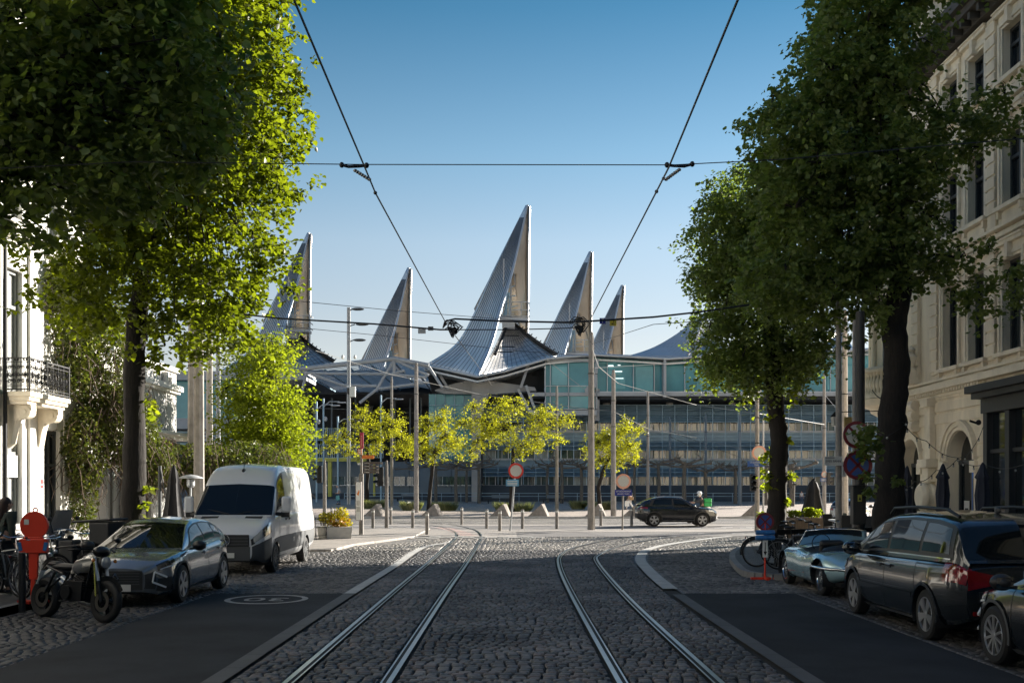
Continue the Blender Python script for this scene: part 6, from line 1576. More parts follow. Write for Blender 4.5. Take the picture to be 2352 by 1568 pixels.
def motorcycle():
    root = thing('motorcycle', 'black retro motorcycle with a round headlamp standing before the grey hatchback', 'motorcycle', (-6.72, 16.02, -.01), math.radians(-30)); root.rotation_euler = (math.radians(-6), 0, math.radians(-30))
    fw, rw = (.70,0,.315), (-.70,0,.315)
    for c, tw in ((fw,.058),(rw,.075)):
        t = MB(); t.lathe([(.20,-tw*.7),(.27,-tw),(.305,-tw*.7),(.318,-tw*.25),(.318,tw*.25),(.305,tw*.7),(.27,tw),(.20,tw*.7)], 36, c, Matrix.Rotation(PI/2, 3, 'X'), cap=False); w = t.build('wheel', M['rubber'], root, smooth=50)
        m = MB(); m.lathe([(.215,-.05),(.20,-.03),(.20,.03),(.215,.05)], 30, c, Matrix.Rotation(PI/2, 3, 'X'), cap=False)
        for k in range(5):
            for da in (-.12, .12): a = 2*PI*k/5; m.bar((c[0],0,c[2]), (c[0]+.20*math.cos(a+da), 0, c[2]+.20*math.sin(a+da)), .02, .03, up=(0,1,0))
        m.lathe([(.045,-.07),(.045,.07)], 12, c, Matrix.Rotation(PI/2, 3, 'X')); m.build('rim', M['darkmetal'], w)
        d = MB()
        for s in (.075, -.075): d.lathe([(.09,s),(.155,s),(.155,s+.006),(.09,s+.006),(.09,s)], 28, c, Matrix.Rotation(PI/2, 3, 'X'), cap=False)
        d.build('brake_disc', M['discm'], w)
    f = MB()
    for s in (.09,-.09):
        f.tube([(.70,s,.315),(.60,s,.62)], .030, 10); 
    f.build('fork_leg', M['darkmetal'], root, smooth=50)
    f = MB()
    for s in (.09,-.09): f.tube([(.615,s,.57),(.47,s,.98)], .026, 10)
    f.build('fork_tube', M['alloy'], root, smooth=50)
    mg = MB()
    for k in range(10):
        a0, a1 = .5+k*.17, .5+(k+1)*.17; mg.bar((.70+.335*math.cos(a0),0,.315+.335*math.sin(a0)), (.70+.335*math.cos(a1),0,.315+.335*math.sin(a1)), .11, .008, up=(0,1,0))
    mg.build('front_mudguard', M['darkmetal'], root)
    h = MB(); R = Matrix.Rotation(PI/2, 3, 'Y'); h.lathe([(.04,-.12),(.085,-.06),(.095,.02)], 18, (.60,0,.90), R); hl = h.build('headlamp', M['black'], root, smooth=50)
    g = MB(); g.lathe([(.09,.02),(.086,.035),(.05,.05),(0,.055)], 18, (.60,0,.90), R); g.build('headlamp_glass', M['lamp'], hl, smooth=50)
    g = MB(); g.ellipsoid((.50,0,1.06), .10, .15, .09, 12, 6); g.build('cockpit_cowl', M['cycblack'], root, smooth=60)
    b = MB(); b.tube([(.26,.40,1.06),(.36,.36,1.07),(.47,.18,1.10),(.46,0,1.04),(.47,-.18,1.10),(.36,-.36,1.07),(.26,-.40,1.06)], .013, 8)
    hb = b.build('handlebar', M['darkmetal'], root, smooth=60)
    for s in (1,-1):
        m = MB(); m.tube([(.36,.33*s,1.08),(.33,.42*s,1.22)], .007, 5); m.ellipsoid((.32,.43*s,1.25), .02, .06, .04, 10, 6); m.build('mirror', M['black'], hb, smooth=60)
        m = MB(); m.ellipsoid((.58,.20*s,.93), .03,.03,.03, 8, 6); m.build('indicator', M['amber'], root)
    t = MB(); t.grid(lambda u, v: Vector((-.02+.46*u, (.15+.035*math.sin(PI*u))*math.cos(PI*v)*(1-.35*u*u*0-.25*(1-u)), .70+.05*u+(.22+.02*math.sin(PI*u))*math.sin(PI*v))), 12, 12)
    t.build('fuel_tank', M['tank'], root, smooth=60)
    tp = MB()
    for s in (1,-1): tp.ellipsoid((.18,.135*s,.79), .14, .035, .085, 14, 8)
    tp.build('tank_panel', M['greytrim'], root, smooth=60)
    s = MB(); s.ellipsoid((-.26,0,.80), .34, .13, .065, 16, 8); s.ellipsoid((-.52,0,.84), .16, .11, .05, 12, 6); s.build('saddle', M['leather'], root, smooth=60)
    e = MB(); e.obox((.12,0,.45), .38, .30, .30); e.obox((.20,0,.62), .20, .24, .16, Matrix.Rotation(.3, 3, 'Y')); e.lathe([(.11,-.19),(.11,.19)], 16, (-.02,0,.42), Matrix.Rotation(PI/2, 3, 'X'))
    for k in range(5): e.obox((.22,0,.52+k*.035), .24, .28, .008, Matrix.Rotation(.3, 3, 'Y'))
    e.build('engine', M['darkmetal'], root, bevel=.02)
    f = MB()
    for s_ in (.10,-.10): f.tube([(.40,s_,.86),(.05,s_,.64),(-.22,s_,.52),(-.30,s_,.34)], .016, 6); f.tube([(-.28,s_,.62),(-.70,s_,.33)], .02, 6); f.tube([(-.22,s_,.70),(-.62,s_,.80)], .014, 6); f.tube([(.42,s_,.82),(.30,s_,.35),(-.25,s_,.28)], .016, 6); f.tube([(-.36,s_*1.3,.72),(-.55,s_*1.3,.42)], .02, 6)
    f.build('frame', M['cycblack'], root, smooth=60)
    x = MB(); x.tube([(.30,.10,.50),(.34,.14,.30),(.10,.17,.24),(-.25,.19,.30),(-.40,.2,.42)], .022, 8); x.tube([(-.36,.20,.40),(-.72,.21,.58)], [.045,.06], 12); x.tube([(-.36,.28,.44),(-.74,.29,.62)], [.04,.052], 12); x.build('exhaust', M['steel'], root, smooth=50)
    p = MB(); p.obox((-.80,0,.62), .01, .2, .22, Matrix.Rotation(.3, 3, 'Y')); p.bar((-.62,0,.76),(-.80,0,.66),.05); p.build('number_plate', M['whiteplate'], root)
    c = MB(); cp = Vector((.60,-.16,.93))
    for k in range(34):
        q = Vector((.53+.11*k/34, -.15, .95-.56*k/34)); c.ellipsoid(q, .016 if k % 2 else .008, .008 if k % 2 else .016, .014, 6, 4)
    tag(c.build('lock_chain', M['yellow']), 'yellow lock chain hanging down the motorcycle fork', 'chain').matrix_world = Matrix.Translation((-6.72,16.02,-.01)) @ Matrix.Rotation(math.radians(-30), 4, 'Z') @ Matrix.Rotation(math.radians(-6), 4, 'X')
motorcycle()
def moped(label, loc, rz, m, box=False, screen=False):
    root = thing('moped', label, 'moped', loc, rz)
    for c in ((.58,0,.22),(-.58,0,.22)):
        t = MB(); t.lathe([(.11,-.045),(.19,-.055),(.22,-.02),(.22,.02),(.19,.055),(.11,.045)], 26, c, Matrix.Rotation(PI/2, 3, 'X')); w = t.build('wheel', M['rubber'], root, smooth=50); r_ = MB(); r_.lathe([(0,-.06),(.10,-.05),(.10,.05),(0,.06)], 16, c, Matrix.Rotation(PI/2, 3, 'X')); r_.build('rim', M['alloy'], w)
    b = MB(); b.ellipsoid((-.48,0,.50), .42, .19, .24, 16, 10); b.obox((.02,0,.24), .62, .34, .07); b.build('body', m, root, smooth=60)
    b = MB(); b.grid(lambda u, v: Vector((.42-.16*v+.07*math.cos((u-.5)*PI), .22*(2*u-1)*(1-.2*v), .24+.66*v)), 10, 8); b.build('leg_shield', m, root, smooth=60, solid=.02)
    b = MB(); b.ellipsoid((.58,0,.38), .24, .085, .12, 12, 6); b.build('front_mudguard', m, root, smooth=60)
    b = MB(); b.tube([(.58,0,.25),(.34,0,1.0)], .03, 8); b.tube([(.24,.34,1.04),(.34,.15,1.06),(.34,-.15,1.06),(.24,-.34,1.04)], .016, 6); b.build('handlebar', M['black'], root, smooth=60)
    b = MB(); b.ellipsoid((.38,0,1.0), .10, .13, .10, 12, 8); b.build('headlamp', M['lamp'], root, smooth=60)
    b = MB(); b.ellipsoid((-.40,0,.78), .38, .15, .07, 14, 6); b.build('saddle', M['leather'], root, smooth=60)
    for s in (1,-1): b = MB(); b.tube([(.30,.26*s,1.05),(.28,.36*s,1.26)], .007, 5); b.ellipsoid((.27,.37*s,1.29), .018, .06, .045, 8, 6); b.build('mirror', M['black'], root)
    if screen: b = MB(); b.grid(lambda u, v: Vector((.44-.20*v, .30*(2*u-1)*(1-.25*v), .98+.48*v)), 8, 6); b.build('windscreen', M['tarp'], root, smooth=60)
    if box: b = MB(); b.obox((-.80,0,1.02), .48, .50, .42); b.obox((-.62,0,1.26), .95, .52, .05, Matrix.Rotation(.06, 3, 'Y')); b.obox((.0,0,.62), .35, .5, .5); b.build('top_box', M['cover'], root, bevel=.04)
    return root
moped('black covered scooter with a scuffed windscreen and a boxy rear behind the bicycles', (-8.62, 20.6, .124), math.radians(160), M['cover'], True, True)
moped('dark blue scooter nosing into the frame at the left edge', (-9.3, 17.55, .124), math.radians(-18), M['scootblue'])
# ================================================================ street furniture
M['parasol'] = mat('black_parasol', (.014,.014,.016), .8, bump=.3, bs=9); M['parasol2'] = mat('navy_parasol', (.020,.024,.040), .8, bump=.3, bs=9)
M['orange'] = mat('sign_orange', (.75,.22,.03), .5); M['brown'] = mat('sign_brown', (.11,.085,.07), .6); M['crimson'] = mat('pennant_crimson', (.45,.025,.06), .5)
M['cordred'] = mat('orange_red_plastic', (.72,.045,.016), .45); M['wood'] = mat('slatted_wood', (.20,.145,.10), .7, var=.35, vs=5, stretch=(6,6,.5))
M['pot'] = mat('planter_concrete', (.46,.45,.42), .85, var=.12, vs=4); M['wire'] = mat('wire_black', (.012,.012,.013), .5); M['wirel'] = mat('wire_grey', (.28,.28,.27), .5, .4)
M['fadeblue'] = mat('faded_blue_plate', (.12,.32,.50), .5); M['tape'] = mat('blue_tape_roll', (.03,.15,.38), .35, var=.3, vs=12)
def base_z(x, y):
    if y > 71.3: return zg(x, y)+.10
    if x < -8 and y < 33.2: return .12
    if x > 7.7 and y < 41: return .12
    return .0
PG = 'concrete and steel poles round the square'
def pole(label, px, top, d, wpx, m='concrete', n=8, name='tram_pole', cat='pole', cap='ball', bz=None, arm=True, taper=.72):
    x = XA(px, d); z0 = base_z(x, d) if bz is None else bz; h = ZA(top, d)-z0; r = wpx*d/FPX/2
    root = thing(name, label, cat, (x, d, z0), 0, PG)
    mb = MB(); mb.lathe([(r*1.0,0),(r,.02),(r*taper,h-.12),(r*taper*.7,h)], n, (0,0,0), Matrix.Rotation(PI/8, 3, 'Z')); mb.build('shaft', M[m], root, smooth=20 if n < 12 else 60)
    if cap == 'ball': mb = MB(); mb.ellipsoid((0,0,h+r*.35), r*.55, r*.55, r*.6, 10, 6); mb.build('cap', M[m], root, smooth=60)
    if arm:
        mb = MB()
        for k in (.62, .80): mb.lathe([(r*taper*1.25,h*k),(r*taper*1.25,h*k+.05)], 10, (0,0,0), cap=False); mb.bar((r*.6,0,h*k+.02),(r*1.6,0,h*k+.02),.03)
        mb.build('clamp', M['darkmetal'], root)
    return root
pole('thick octagonal concrete pole rising behind the patio heater', 457, 560, 35.0, 26)
pole('concrete pole just left of and behind the thick one by the vine hedge', 442, 600, 41.0, 24, bz=.06)
pole('pale concrete pole standing between the vine hedge and the bright green tree', 481, 640, 49.0, 17, arm=False)
def mast(label, px, d, top, w):
    x = XA(px, d); z0 = base_z(x, d); h = ZA(top, d)-z0; root = thing('light_mast', label, 'light mast', (x, d, z0), 0, 'white twin-tube light masts')
    for k, s in enumerate((-1, 1)): mb = MB(); mb.tube([(s*w*.5,0,0),(s*w*.42,0,h)], w*.42, 10); mb.build('tube', M['cpale'], root, smooth=60)
    mb = MB()
    for k in (.1,.35,.6,.85): mb.obox((0,0,h*k), w*1.7, w*.9, .18)
    mb.build('collar', M['steel'], root)
    mb = MB(); mb.obox((.05,0,h*.575), w*1.9, w*1.3, .55); mb.build('collar_box', M['black'], root)
    for dz, dx in ((-.15, .55), (-1.5, .95), (-2.9, .7)):
        mb = MB(); mb.bar((w*.4,0,h+dz-.15),(dx*.6,0,h+dz),.08); mb.ellipsoid((dx+.25,0,h+dz), .60, .25, .13, 12, 6); mb.build('lamp_head', M['greytrim'], root, smooth=60)
    mb = MB()
    for s in (-1, 1): mb.ellipsoid((s*.55,0,h-4.4), .14,.14,.2, 8, 6)
    mb.box(w*.5,w*.5+.5,-.2,.2,h*.575-.5,h*.575+.4); mb.build('camera', M['signwhite'], root)
mast('tall white twin-tube light mast behind the round-headed tree and signpost', 801, 93.0, 706, .19)
mast('white twin-tube light mast half hidden behind the bright green tree', 501, 82.0, 700, .20)
pole('thin grey pole rising through the leftmost yellow tree', 899.5, 868, 92.0, 8)
pole('grey concrete pole between the two left yellow trees', 956, 838, 80.0, 12)
pole('slender concrete pole right of the wide-spreading yellow tree', 1279, 890, 88.0, 9)
pole('tallest foreground concrete pole in front of the teal glass hall', 1358, 770, 51.0, 18)
pole('concrete pole just behind and right of the tallest one', 1409, 855, 72.6, 13.5)
pole('slim pole behind the tail of the black SUV', 1488, 902, 95.0, 8)
pole('bluish far pole left of the scooter rider', 1539, 960, 119.0, 6, 'cwall', bz=.5)
pole('bluish far pole behind the scooter rider', 1621, 953, 119.0, 7, 'cwall', bz=.5)
pole('bluish far pole between the far pollarded trees', 1699, 947, 104.0, 9, 'cwall')
pole('dark pole carrying the faded round sign and the traffic light', 1739, 895, 49.0, 12)
pole('grey pole with a tiny round sign behind the right terrace', 1893, 863, 75.0, 9.5)
pole('speckled round concrete pole with the street name plate', 1926, 690, 28.2, 15, 'concrete', 16, arm=False, cap=None, taper=.8)
pole('sunlit square-edged concrete pole behind the speckled one', 1940, 720, 55.0, 17, 'concrete')
pole('dark grey pole behind the round blue no-stopping sign', 1963, 735, 26.2, 13, 'concrete', arm=False, cap=None)
pole('short square post of the left pedestrian light', 745.5, 1060, 52.5, 9.5, name='signal_post', arm=False, bz=.06)
pole('short square post right of the brown finger signs', 888, 1061, 52.0, 9.5, name='signal_post', arm=False)
pole('slim sunlit post beside the second traffic light', 1803, 1082, 60.0, 10, name='signal_post', arm=False)
pole('pale steel conduit pole beside the traffic light pole', 1753, 960, 48.9, 4.5, 'cpale', arm=False, cap=None, taper=.95)
for px, top, d, lab in ((727,922,105,'left'),(743,915,108,'second'),(776,956,104,'third'),(875,907,110,'fourth')):
    x = XA(px, d); z0 = base_z(x, d); h = ZA(top, d)-z0; r = thing('stop_lamp', 'thin blue-grey lamp post of the tram stop, %s from the left' % ('first' if lab == 'left' else lab), 'lamp post', (x, d, z0), 0, 'lamp posts at the tram stop')
    mb = MB(); mb.tube([(0,0,0),(0,0,h)], .09, 8); mb.build('post', M['louvre'], r, smooth=60)
    mb = MB(); mb.tube([(0,0,h*.92),(.6,0,h*.97),(1.6,0,h*.97)], .05, 5); mb.ellipsoid((1.9,0,h*.96), .5, .2, .09, 8, 5); mb.build('lamp_head', M['cpale'], r); mb = MB(); mb.ellipsoid((.2,0,h*.8), .2, .2, .28, 8, 6); mb.build('loudspeaker', M['cpale'], r)
# black conduit and utility box at the right pole
mb = MB(); x = XA(1976, 26.0); mb.tube([(x,26.0,.12),(x,26.0,6.4)], .11, 12); tag(mb.build('cable_duct', M['wire'], smooth=60), 'black cable duct strapped beside the dark grey pole', 'cable duct')
ub = thing('utility_box', 'dark utility box with a yellow warning sign on the pole', 'utility box', P(1971, 1160, 25.6))
mb = MB(); mb.obox((0,0,0), .32, .24, .92); mb.obox((0,-.005,.47), .36, .28, .05); mb.build('case', M['black'], ub, bevel=.015)
mb = MB(); mb.obox((0,-.125,.18), .10, .006, .17); o = mb.build('warning_sign', M['yellow'], ub); mb = MB(); mb.prism([(-.035,.13),(.035,.13),(0,.22)], (0,-.004,0), base=(0,-.129,0)); mb.build('warning_triangle', M['ink'], o)
# ---- round signs
def disc(mb, c, r, y=.012, n=36): return mb.lathe([(0,-y),(r,-y),(r,y),(0,y)], n, c, Matrix.Rotation(PI/2, 3, 'X'))
def ringface(mb, c, r0, r1, y, n=40):
    vs = []
    for k in range(n): a = 2*PI*k/n; vs += [(c[0]+r0*math.cos(a), c[1]+y, c[2]+r0*math.sin(a)), (c[0]+r1*math.cos(a), c[1]+y, c[2]+r1*math.sin(a))]
    return mb.add(vs, [(2*k, 2*k+1, (2*k+3) % (2*n), (2*k+2) % (2*n)) for k in range(n)])
M['rim1'] = mat('sign_rim_red', (.60,.045,.03), .5); M['rim2'] = mat('sign_rim_faded', (.68,.34,.24), .55, var=.12, vs=9); M['retro'] = mat('sign_face_speckled', (.52,.51,.47), .6, var=.14, vs=40)
def noentry(label, px, py, d, rpx, rim, post=None, plate_=None, pm='navy', lines=(), group='round no-vehicles signs', pw=None, ph=.3):
    c = P(px, py, d); r = rpx*d/FPX; root = thing('round_sign', label, 'road sign', c, 0, group)
    mb = MB(); disc(mb, (0,0,0), r); mb.build('back_plate', M['steel'], root)
    mb = MB(); ringface(mb, (0,0,0), 0.001, r*.735, -.016); mb.build('face', M['retro'], root)
    mb = MB(); ringface(mb, (0,0,0), r*.735, r, -.016); mb.build('rim', M[rim], root)
    if post:
        b = P(post[0], post[1], d)-c; b.z = base_z(c.x, d)-c.z; mb = MB(); mb.tube([(b.x,.03,b.z),(0,.05,r*.8)], .045, 10); mb.build('post', M['steel' if rim == 'rim1' else 'concrete'], root, smooth=60)
    if plate_:
        h = ph; w = pw or r*1.9; z = -r-h/2-.04; mb = MB(); mb.obox((plate_[0],0,z), w, .02, h); p = mb.build('sub_plate', M[pm], root)
        for i, s in enumerate(lines): text(s, h*.34, M['signwhite'], p, (plate_[0], -.014, z+h*(.21-.42*i) if len(lines) > 1 else z), sx=.92)
        if not lines:
            mb = MB()
            for dz in (.22,-.05,-.28): mb.obox((plate_[0],-.012,z+h*dz), w*.75, .004, h*.13)
            mb.build('faint_stripes', M['signwhite'], p)
    return root
noentry('red-rimmed round sign on a leaning post before the wide yellow tree', 1185, 1080.6, 49.6, 17.8, 'rim1', (1171.5,1219), (-.17,), 'fadeblue', ph=.32, pw=.62)
noentry('faded round sign with the navy BUS EN TRAM plate before the walking woman', 1431.8, 1104.6, 51.0, 17.3, 'rim2', (1429.5,1216), (0,), 'navy', ('UITGEZONDERD','BUS EN TRAM'), pw=.84, ph=.30)
noentry('faded round sign with the bright blue TRAM plate by the right tree trunk', 1743.5, 1039.5, 48.6, 16.6, 'rim2', None, (-.12,), 'blue', ('UITGEZONDERD','TRAM'), pw=.84, ph=.26)
noentry('tiny far round sign with a blue plate behind the right terrace', 1893.5, 1088.8, 74.6, 7.0, 'rim2', None, (0,), 'blue', pw=.6, ph=.24)
def nostop(label, px, py, d, rpx, cross=True, group='no-stopping signs', dim=False):
    c = P(px, py, d); r = rpx*d/FPX; root = thing('no_stopping_sign', label, 'road sign', c, 0, group)
    mb = MB(); disc(mb, (0,0,0), r); mb.build('back_plate', M['steel'], root)
    mb = MB(); ringface(mb, (0,0,0), .001, r*.76, -.016); mb.build('face', M['blue' if cross else 'retro'], root)
    mb = MB(); ringface(mb, (0,0,0), r*.76, r, -.016); mb.build('rim', M['red'], root)
    mb = MB()
    for s in ((1,-1) if cross else (1,)): mb.obox((0,-.019,0), r*1.54, .004, r*.18, Matrix.Rotation(s*PI/4, 3, 'Y'))
    mb.build('cross' if cross else 'diagonal_bar', M['red'], root); return root
nostop('upper round sign with one red diagonal, half covered by leaves', 1967, 998, 25.7, 31, False)
nostop('large blue no-stopping sign above the utility box', 1970, 1068, 25.6, 33.5)
# portable signs
ps = thing('portable_no_stopping_sign', 'portable blue no-stopping sign on an orange post beside the bicycles', 'road sign', (XA(1757,23.1), 23.1, 0), 0, 'no-stopping signs')
zc = ZA(1197.6, 23.1); r = 20.6*23.1/FPX
mb = MB(); disc(mb, (0,0,zc), r); mb.build('back_plate', M['cordred'], ps)
mb = MB(); ringface(mb, (0,0,zc), .001, r*.76, -.016); mb.build('face', M['blue'], ps); mb = MB(); ringface(mb, (0,0,zc), r*.76, r, -.016); mb.build('rim', M['red'], ps)
mb = MB()
for s in (1,-1): mb.obox((0,-.019,zc), r*1.54, .004, r*.18, Matrix.Rotation(s*PI/4, 3, 'Y'))
mb.build('cross', M['red'], ps)
mb = MB()
for z, q in ((ZA(1222,23.1),.055),(ZA(1234,23.1),.055)): mb.lathe([(.0,-.21),(q*.8,-.21),(q,-.19),(q,.19),(q*.8,.21),(0,.21)], 14, (0,-.02,z), Matrix.Rotation(PI/2, 3, 'Y'))
mb.build('taped_light', M['tape'], ps, smooth=40)
z0, z1 = ZA(1279,23.1), ZA(1240,23.1); mb = MB(); mb.obox((0,-.02,(z0+z1)/2), .115, .012, z1-z0); o = mb.build('arrow_plate', M['signwhite'], ps)
mb = MB(); mb.obox((0,-.028,(z0+z1)/2+.03), .018, .004, (z1-z0)*.62); mb.prism([(-.04,z0+.13),(.04,z0+.13),(0,z0+.04)], (0,-.004,0), base=(0,-.026,0)); mb.build('arrow', M['ink'], o)
mb = MB(); mb.tube([(0,0,.03),(0,0,zc)], .022, 8); mb.build('post', M['cordred'], ps); mb = MB(); mb.obox((0,0,.025), .62, .06, .05); mb.obox((0,0,.025), .06, .55, .05); mb.build('foot', M['cordred'], ps)
d = 17.3; rs = thing('portable_red_sign', 'orange-red back of a portable sign at the left kerb', 'road sign', (XA(79,d), d, .12))
Z_ = lambda py: ZA(py, d)-.12; s = d/FPX
mb = MB(); disc(mb, (0,0,Z_(1206)), 32*s, .03); mb.build('disc', M['cordred'], rs, bevel=.008)
mb = MB(); ring(mb, 5*s, 1.6*s, (2*s,0,Z_(1171)), 16, 6); mb.obox((2*s,0,Z_(1176)), 6*s, .03, 5*s); mb.build('hanging_loop', M['cordred'], rs)
mb = MB(); mb.obox((-1*s,0,Z_(1253)), 64*s, .09, 32*s); mb.obox((-1*s,0,Z_(1239)), 44*s, .07, 14*s); mb.build('battery_case', M['cordred'], rs, bevel=.012)
mb = MB()
for sg in (1,-1): mb.obox((sg*29*s-s,-.05,Z_(1254)), 8*s, .012, 20*s, Matrix.Rotation(.2*sg, 3, 'Y'))
mb.build('blue_tape', M['tape'], rs)
mb = MB(); mb.prism([(-11*s,Z_(1330)),(-12*s,Z_(1269)),(10*s,Z_(1269)),(7*s,Z_(1330))], (0,.05,0), base=(0,-.025,0)); mb.prism([(-8*s,.02),(-8*s,Z_(1330)),(2*s,Z_(1330)),(2*s,.02)], (0,.04,0), base=(0,-.02,0)); mb.build('post', M['cordred'], rs, bevel=.008)
mb = MB(); mb.obox((-.02,0,.02), .5, .07, .04); mb.obox((-.02,0,.02), .07, .45, .04); mb.build('foot', M['cordred'], rs)
mb = MB(); mb.obox((-16*s,-.034,Z_(1198)), 11*s, .004, 12*s); mb.build('sticker', M['signwhite'], rs)
mb = MB(); mb.tube([P(51,1405,16.6)*1, P(51,1268,16.6)], .055, 10); tag(mb.build('kerb_post', M['black'], smooth=60), 'black kerb post just left of the orange-red sign', 'bollard')
# street name plate
sn = thing('street_name_sign', 'white street name plate reading EMIEL BANNI on the speckled pole', 'street sign', P(1914, 1058, 28.0)); sn.rotation_euler = (0,0,.12)
mb = MB(); mb.obox((0,0,0), .50, .012, .25); mb.build('plate', M['signwhite'], sn); text('EMIEL BANNI', .085, M['ink'], sn, (0,-.010,-.01), sx=.88)
mb = MB(); mb.obox((-.10,-.008,.085), .26, .003, .02); mb.build('district_line', M['ink'], sn)
ar = thing('arrow_sign', 'narrow grey plate with a black upward arrow beside the big no-stopping sign', 'road sign', P(1938, 1077, 25.6)); mb = MB(); mb.obox((0,0,0), .10, .012, .36); mb.build('plate', M['retro'], ar); mb = MB(); mb.obox((0,-.008,-.03), .014, .004, .24); mb.prism([(-.03,.07),(.03,.07),(0,.15)], (0,-.004,0), base=(0,-.007,0)); mb.build('arrow', M['ink'], ar)
# ---- traffic lights
def tlight(label, px, py0, py1, d, rz, group='traffic lights at the crossing'):
    z0, z1 = ZA(py1, d), ZA(py0, d); h = z1-z0; root = thing('traffic_light', label, 'traffic light', (XA(px, d), d, z0), rz, group); w = h*.36
    mb = MB(); mb.obox((0,0,h/2), w, w*.8, h); mb.build('housing', M['black'], root, bevel=.03)
    for k in range(3):
        c = (0,-w*.42,h*(.18+.32*k)); mb = MB(); mb.lathe([(w*.36,0),(w*.36,.03)], 16, c, Matrix.Rotation(PI/2, 3, 'X')); l = mb.build('lens', M['glass'], root)
        v = MB(); n = 10
        vs = []
        for i in range(n+1): a = PI*i/n; vs += [(c[0]+w*.40*math.cos(a), c[1], c[2]+w*.40*math.sin(a)), (c[0]+w*.38*math.cos(a), c[1]-w*.6, c[2]+w*.36*math.sin(a)-.02)]
        v.add(vs, [(2*i,2*i+1,2*i+3,2*i+2) for i in range(n)]); v.build('visor', M['black'], l, solid=.01)
    mb = MB(); mb.bar((0,w*.3,h*.2),(w*.9,w*.3,h*.2),.04); mb.bar((0,w*.3,h*.8),(w*.9,w*.3,h*.8),.04); mb.build('bracket', M['darkmetal'], root)
tlight('black traffic light facing us with three hooded lamps, on the dark pole', 1730, 1088, 1127, 48.6, 0)
tlight('traffic light seen side-on left of the totem behind the van', 734, 1069, 1109, 52.3, math.radians(-80))
tlight('traffic light seen side-on beside the brown finger signs', 874, 1072, 1116, 51.8, math.radians(-80))
tlight('traffic light with hoods to the right, just right of the tree trunk', 1815, 1085, 1120, 60, math.radians(85))
tlight('small far traffic light beside the tiny round sign', 1903, 1084, 1112, 74.5, math.radians(85))
# ---- bollards
BG = 'steel bollards along the crossing'
def bollard(label, px, by, first=[None]):
    g = G(px, by)
    if first[0] is None:
        r = thing('bollard', label, 'bollard', g, 0, BG); mb = MB(); mb.lathe([(.078,0),(.078,.82)], 16); mb.lathe([(.078,.90),(.078,.955),(.06,.965),(0,.968)], 16); mb.build('shaft', M['concrete'], r, smooth=40)
        mb = MB(); mb.lathe([(.080,.82),(.080,.90)], 16, cap=False); mb.build('reflective_band', M['signwhite'], r, smooth=60); first[0] = r; return r
    return dup(first[0], g, 0, label)
BL = [(980.8,1227,'nearest bollard, alone in front beside the left tram rails'),(762,1206,'bollard hidden behind the flower planter'),(856.5,1213.5,'bollard just right of the totem post'),(897.5,1204,'bollard right of the short square post by the finger signs'),(948,1213.5,'bollard below the pole between the left yellow trees'),(1060.4,1204.6,'far bollard between the second and third concrete blocks'),(1117.8,1213,'bollard at the left toe of the third concrete block'),(1148,1218.7,'bollard just left of the leaning red-rimmed sign post'),(1200,1213.5,'bollard at the left toe of the fourth concrete block'),(1278.8,1214,'bollard in front of the slender pole right of the wide yellow tree'),(1380,1207,'far bollard right of the tallest concrete pole'),(1450.5,1207.4,'bollard at the tail of the black SUV')]
for px, by, lab in BL: bollard(lab, px, by)
# ---- concrete wedge blocks
WG = 'concrete wedge blocks edging the square'
def wedge(label, x0, x1, first=[None]):
    d = 72.3; c = Vector((XA((x0+x1)/2, d), d, .11))
    if first[0] is None:
        mb = MB(); vs = [(-.80,-.1,0),(.52,-.45,0),(.78,.35,0),(-.62,.55,0),(.12,-.22,.86),(.40,.18,.86)]
        mb.add(vs, [(0,1,4),(1,2,5,4),(2,3,5),(3,0,4,5),(3,2,1,0)]); o = mb.build('concrete_block', M['blockconc'], bevel=.02); o.location = c; tag(o, label, 'concrete block', WG); first[0] = o; return o
    o = first[0].copy(); COL.objects.link(o); o.location = c; o['label'] = label; o.rotation_euler = (0,0,rnd.uniform(-.12,.12)); return o
for x0, x1, lab in ((838,884,'leftmost concrete wedge block, behind the totem'),(962,1023,'concrete wedge block right of the pole between the yellow trees'),(1124,1178,'concrete wedge block behind the leaning red-rimmed sign'),(1209,1268,'concrete wedge block left of the slender pole'),(1340,1398,'concrete wedge block behind the tallest pole'),(1432,1480,'concrete wedge block hidden behind the SUV tail'),(1588,1644,'concrete wedge block showing past the SUV nose'),(1700,1756,'rightmost concrete wedge block behind the portable no-stopping sign')): wedge(lab, x0, x1)
# ---- fingerpost, totem
fp = thing('fingerpost', 'signpost with a crimson pennant, orange arm and four brown finger boards', 'signpost', (XA(830,44.4), 44.4, .03)); zf = lambda py: ZA(py,44.4)-.03; xf_ = lambda px: XA(px,44.4)-XA(830,44.4)
mb = MB(); mb.lathe([(.115,0),(.10,.02),(.10,2.6),(.055,2.62),(.055,zf(993))], 14); mb.build('post', M['concrete'], fp, smooth=40)
mb = MB(); mb.obox((.03,-.08,(zf(993)+zf(1030))/2), .15, .03, zf(993)-zf(1030)); p_ = mb.build('crimson_pennant', M['crimson'], fp, bevel=.01)
mb = MB()
for k in range(9): mb.obox((.02,-.098,zf(1002)-k*.055), .05, .003, .03)
mb.build('pennant_script', M['fadedred'], p_)
mb = MB(); mb.obox((-.06,-.07,(zf(1031)+zf(1044))/2), .17, .03, zf(1031)-zf(1044)); p_ = mb.build('route_plate', M['orange'], fp); mb = MB()
for k in range(3): mb.obox((-.06,-.09,zf(1034)-k*.075), .14, .004, .045)
mb.build('route_numbers', M['signwhite'], p_)
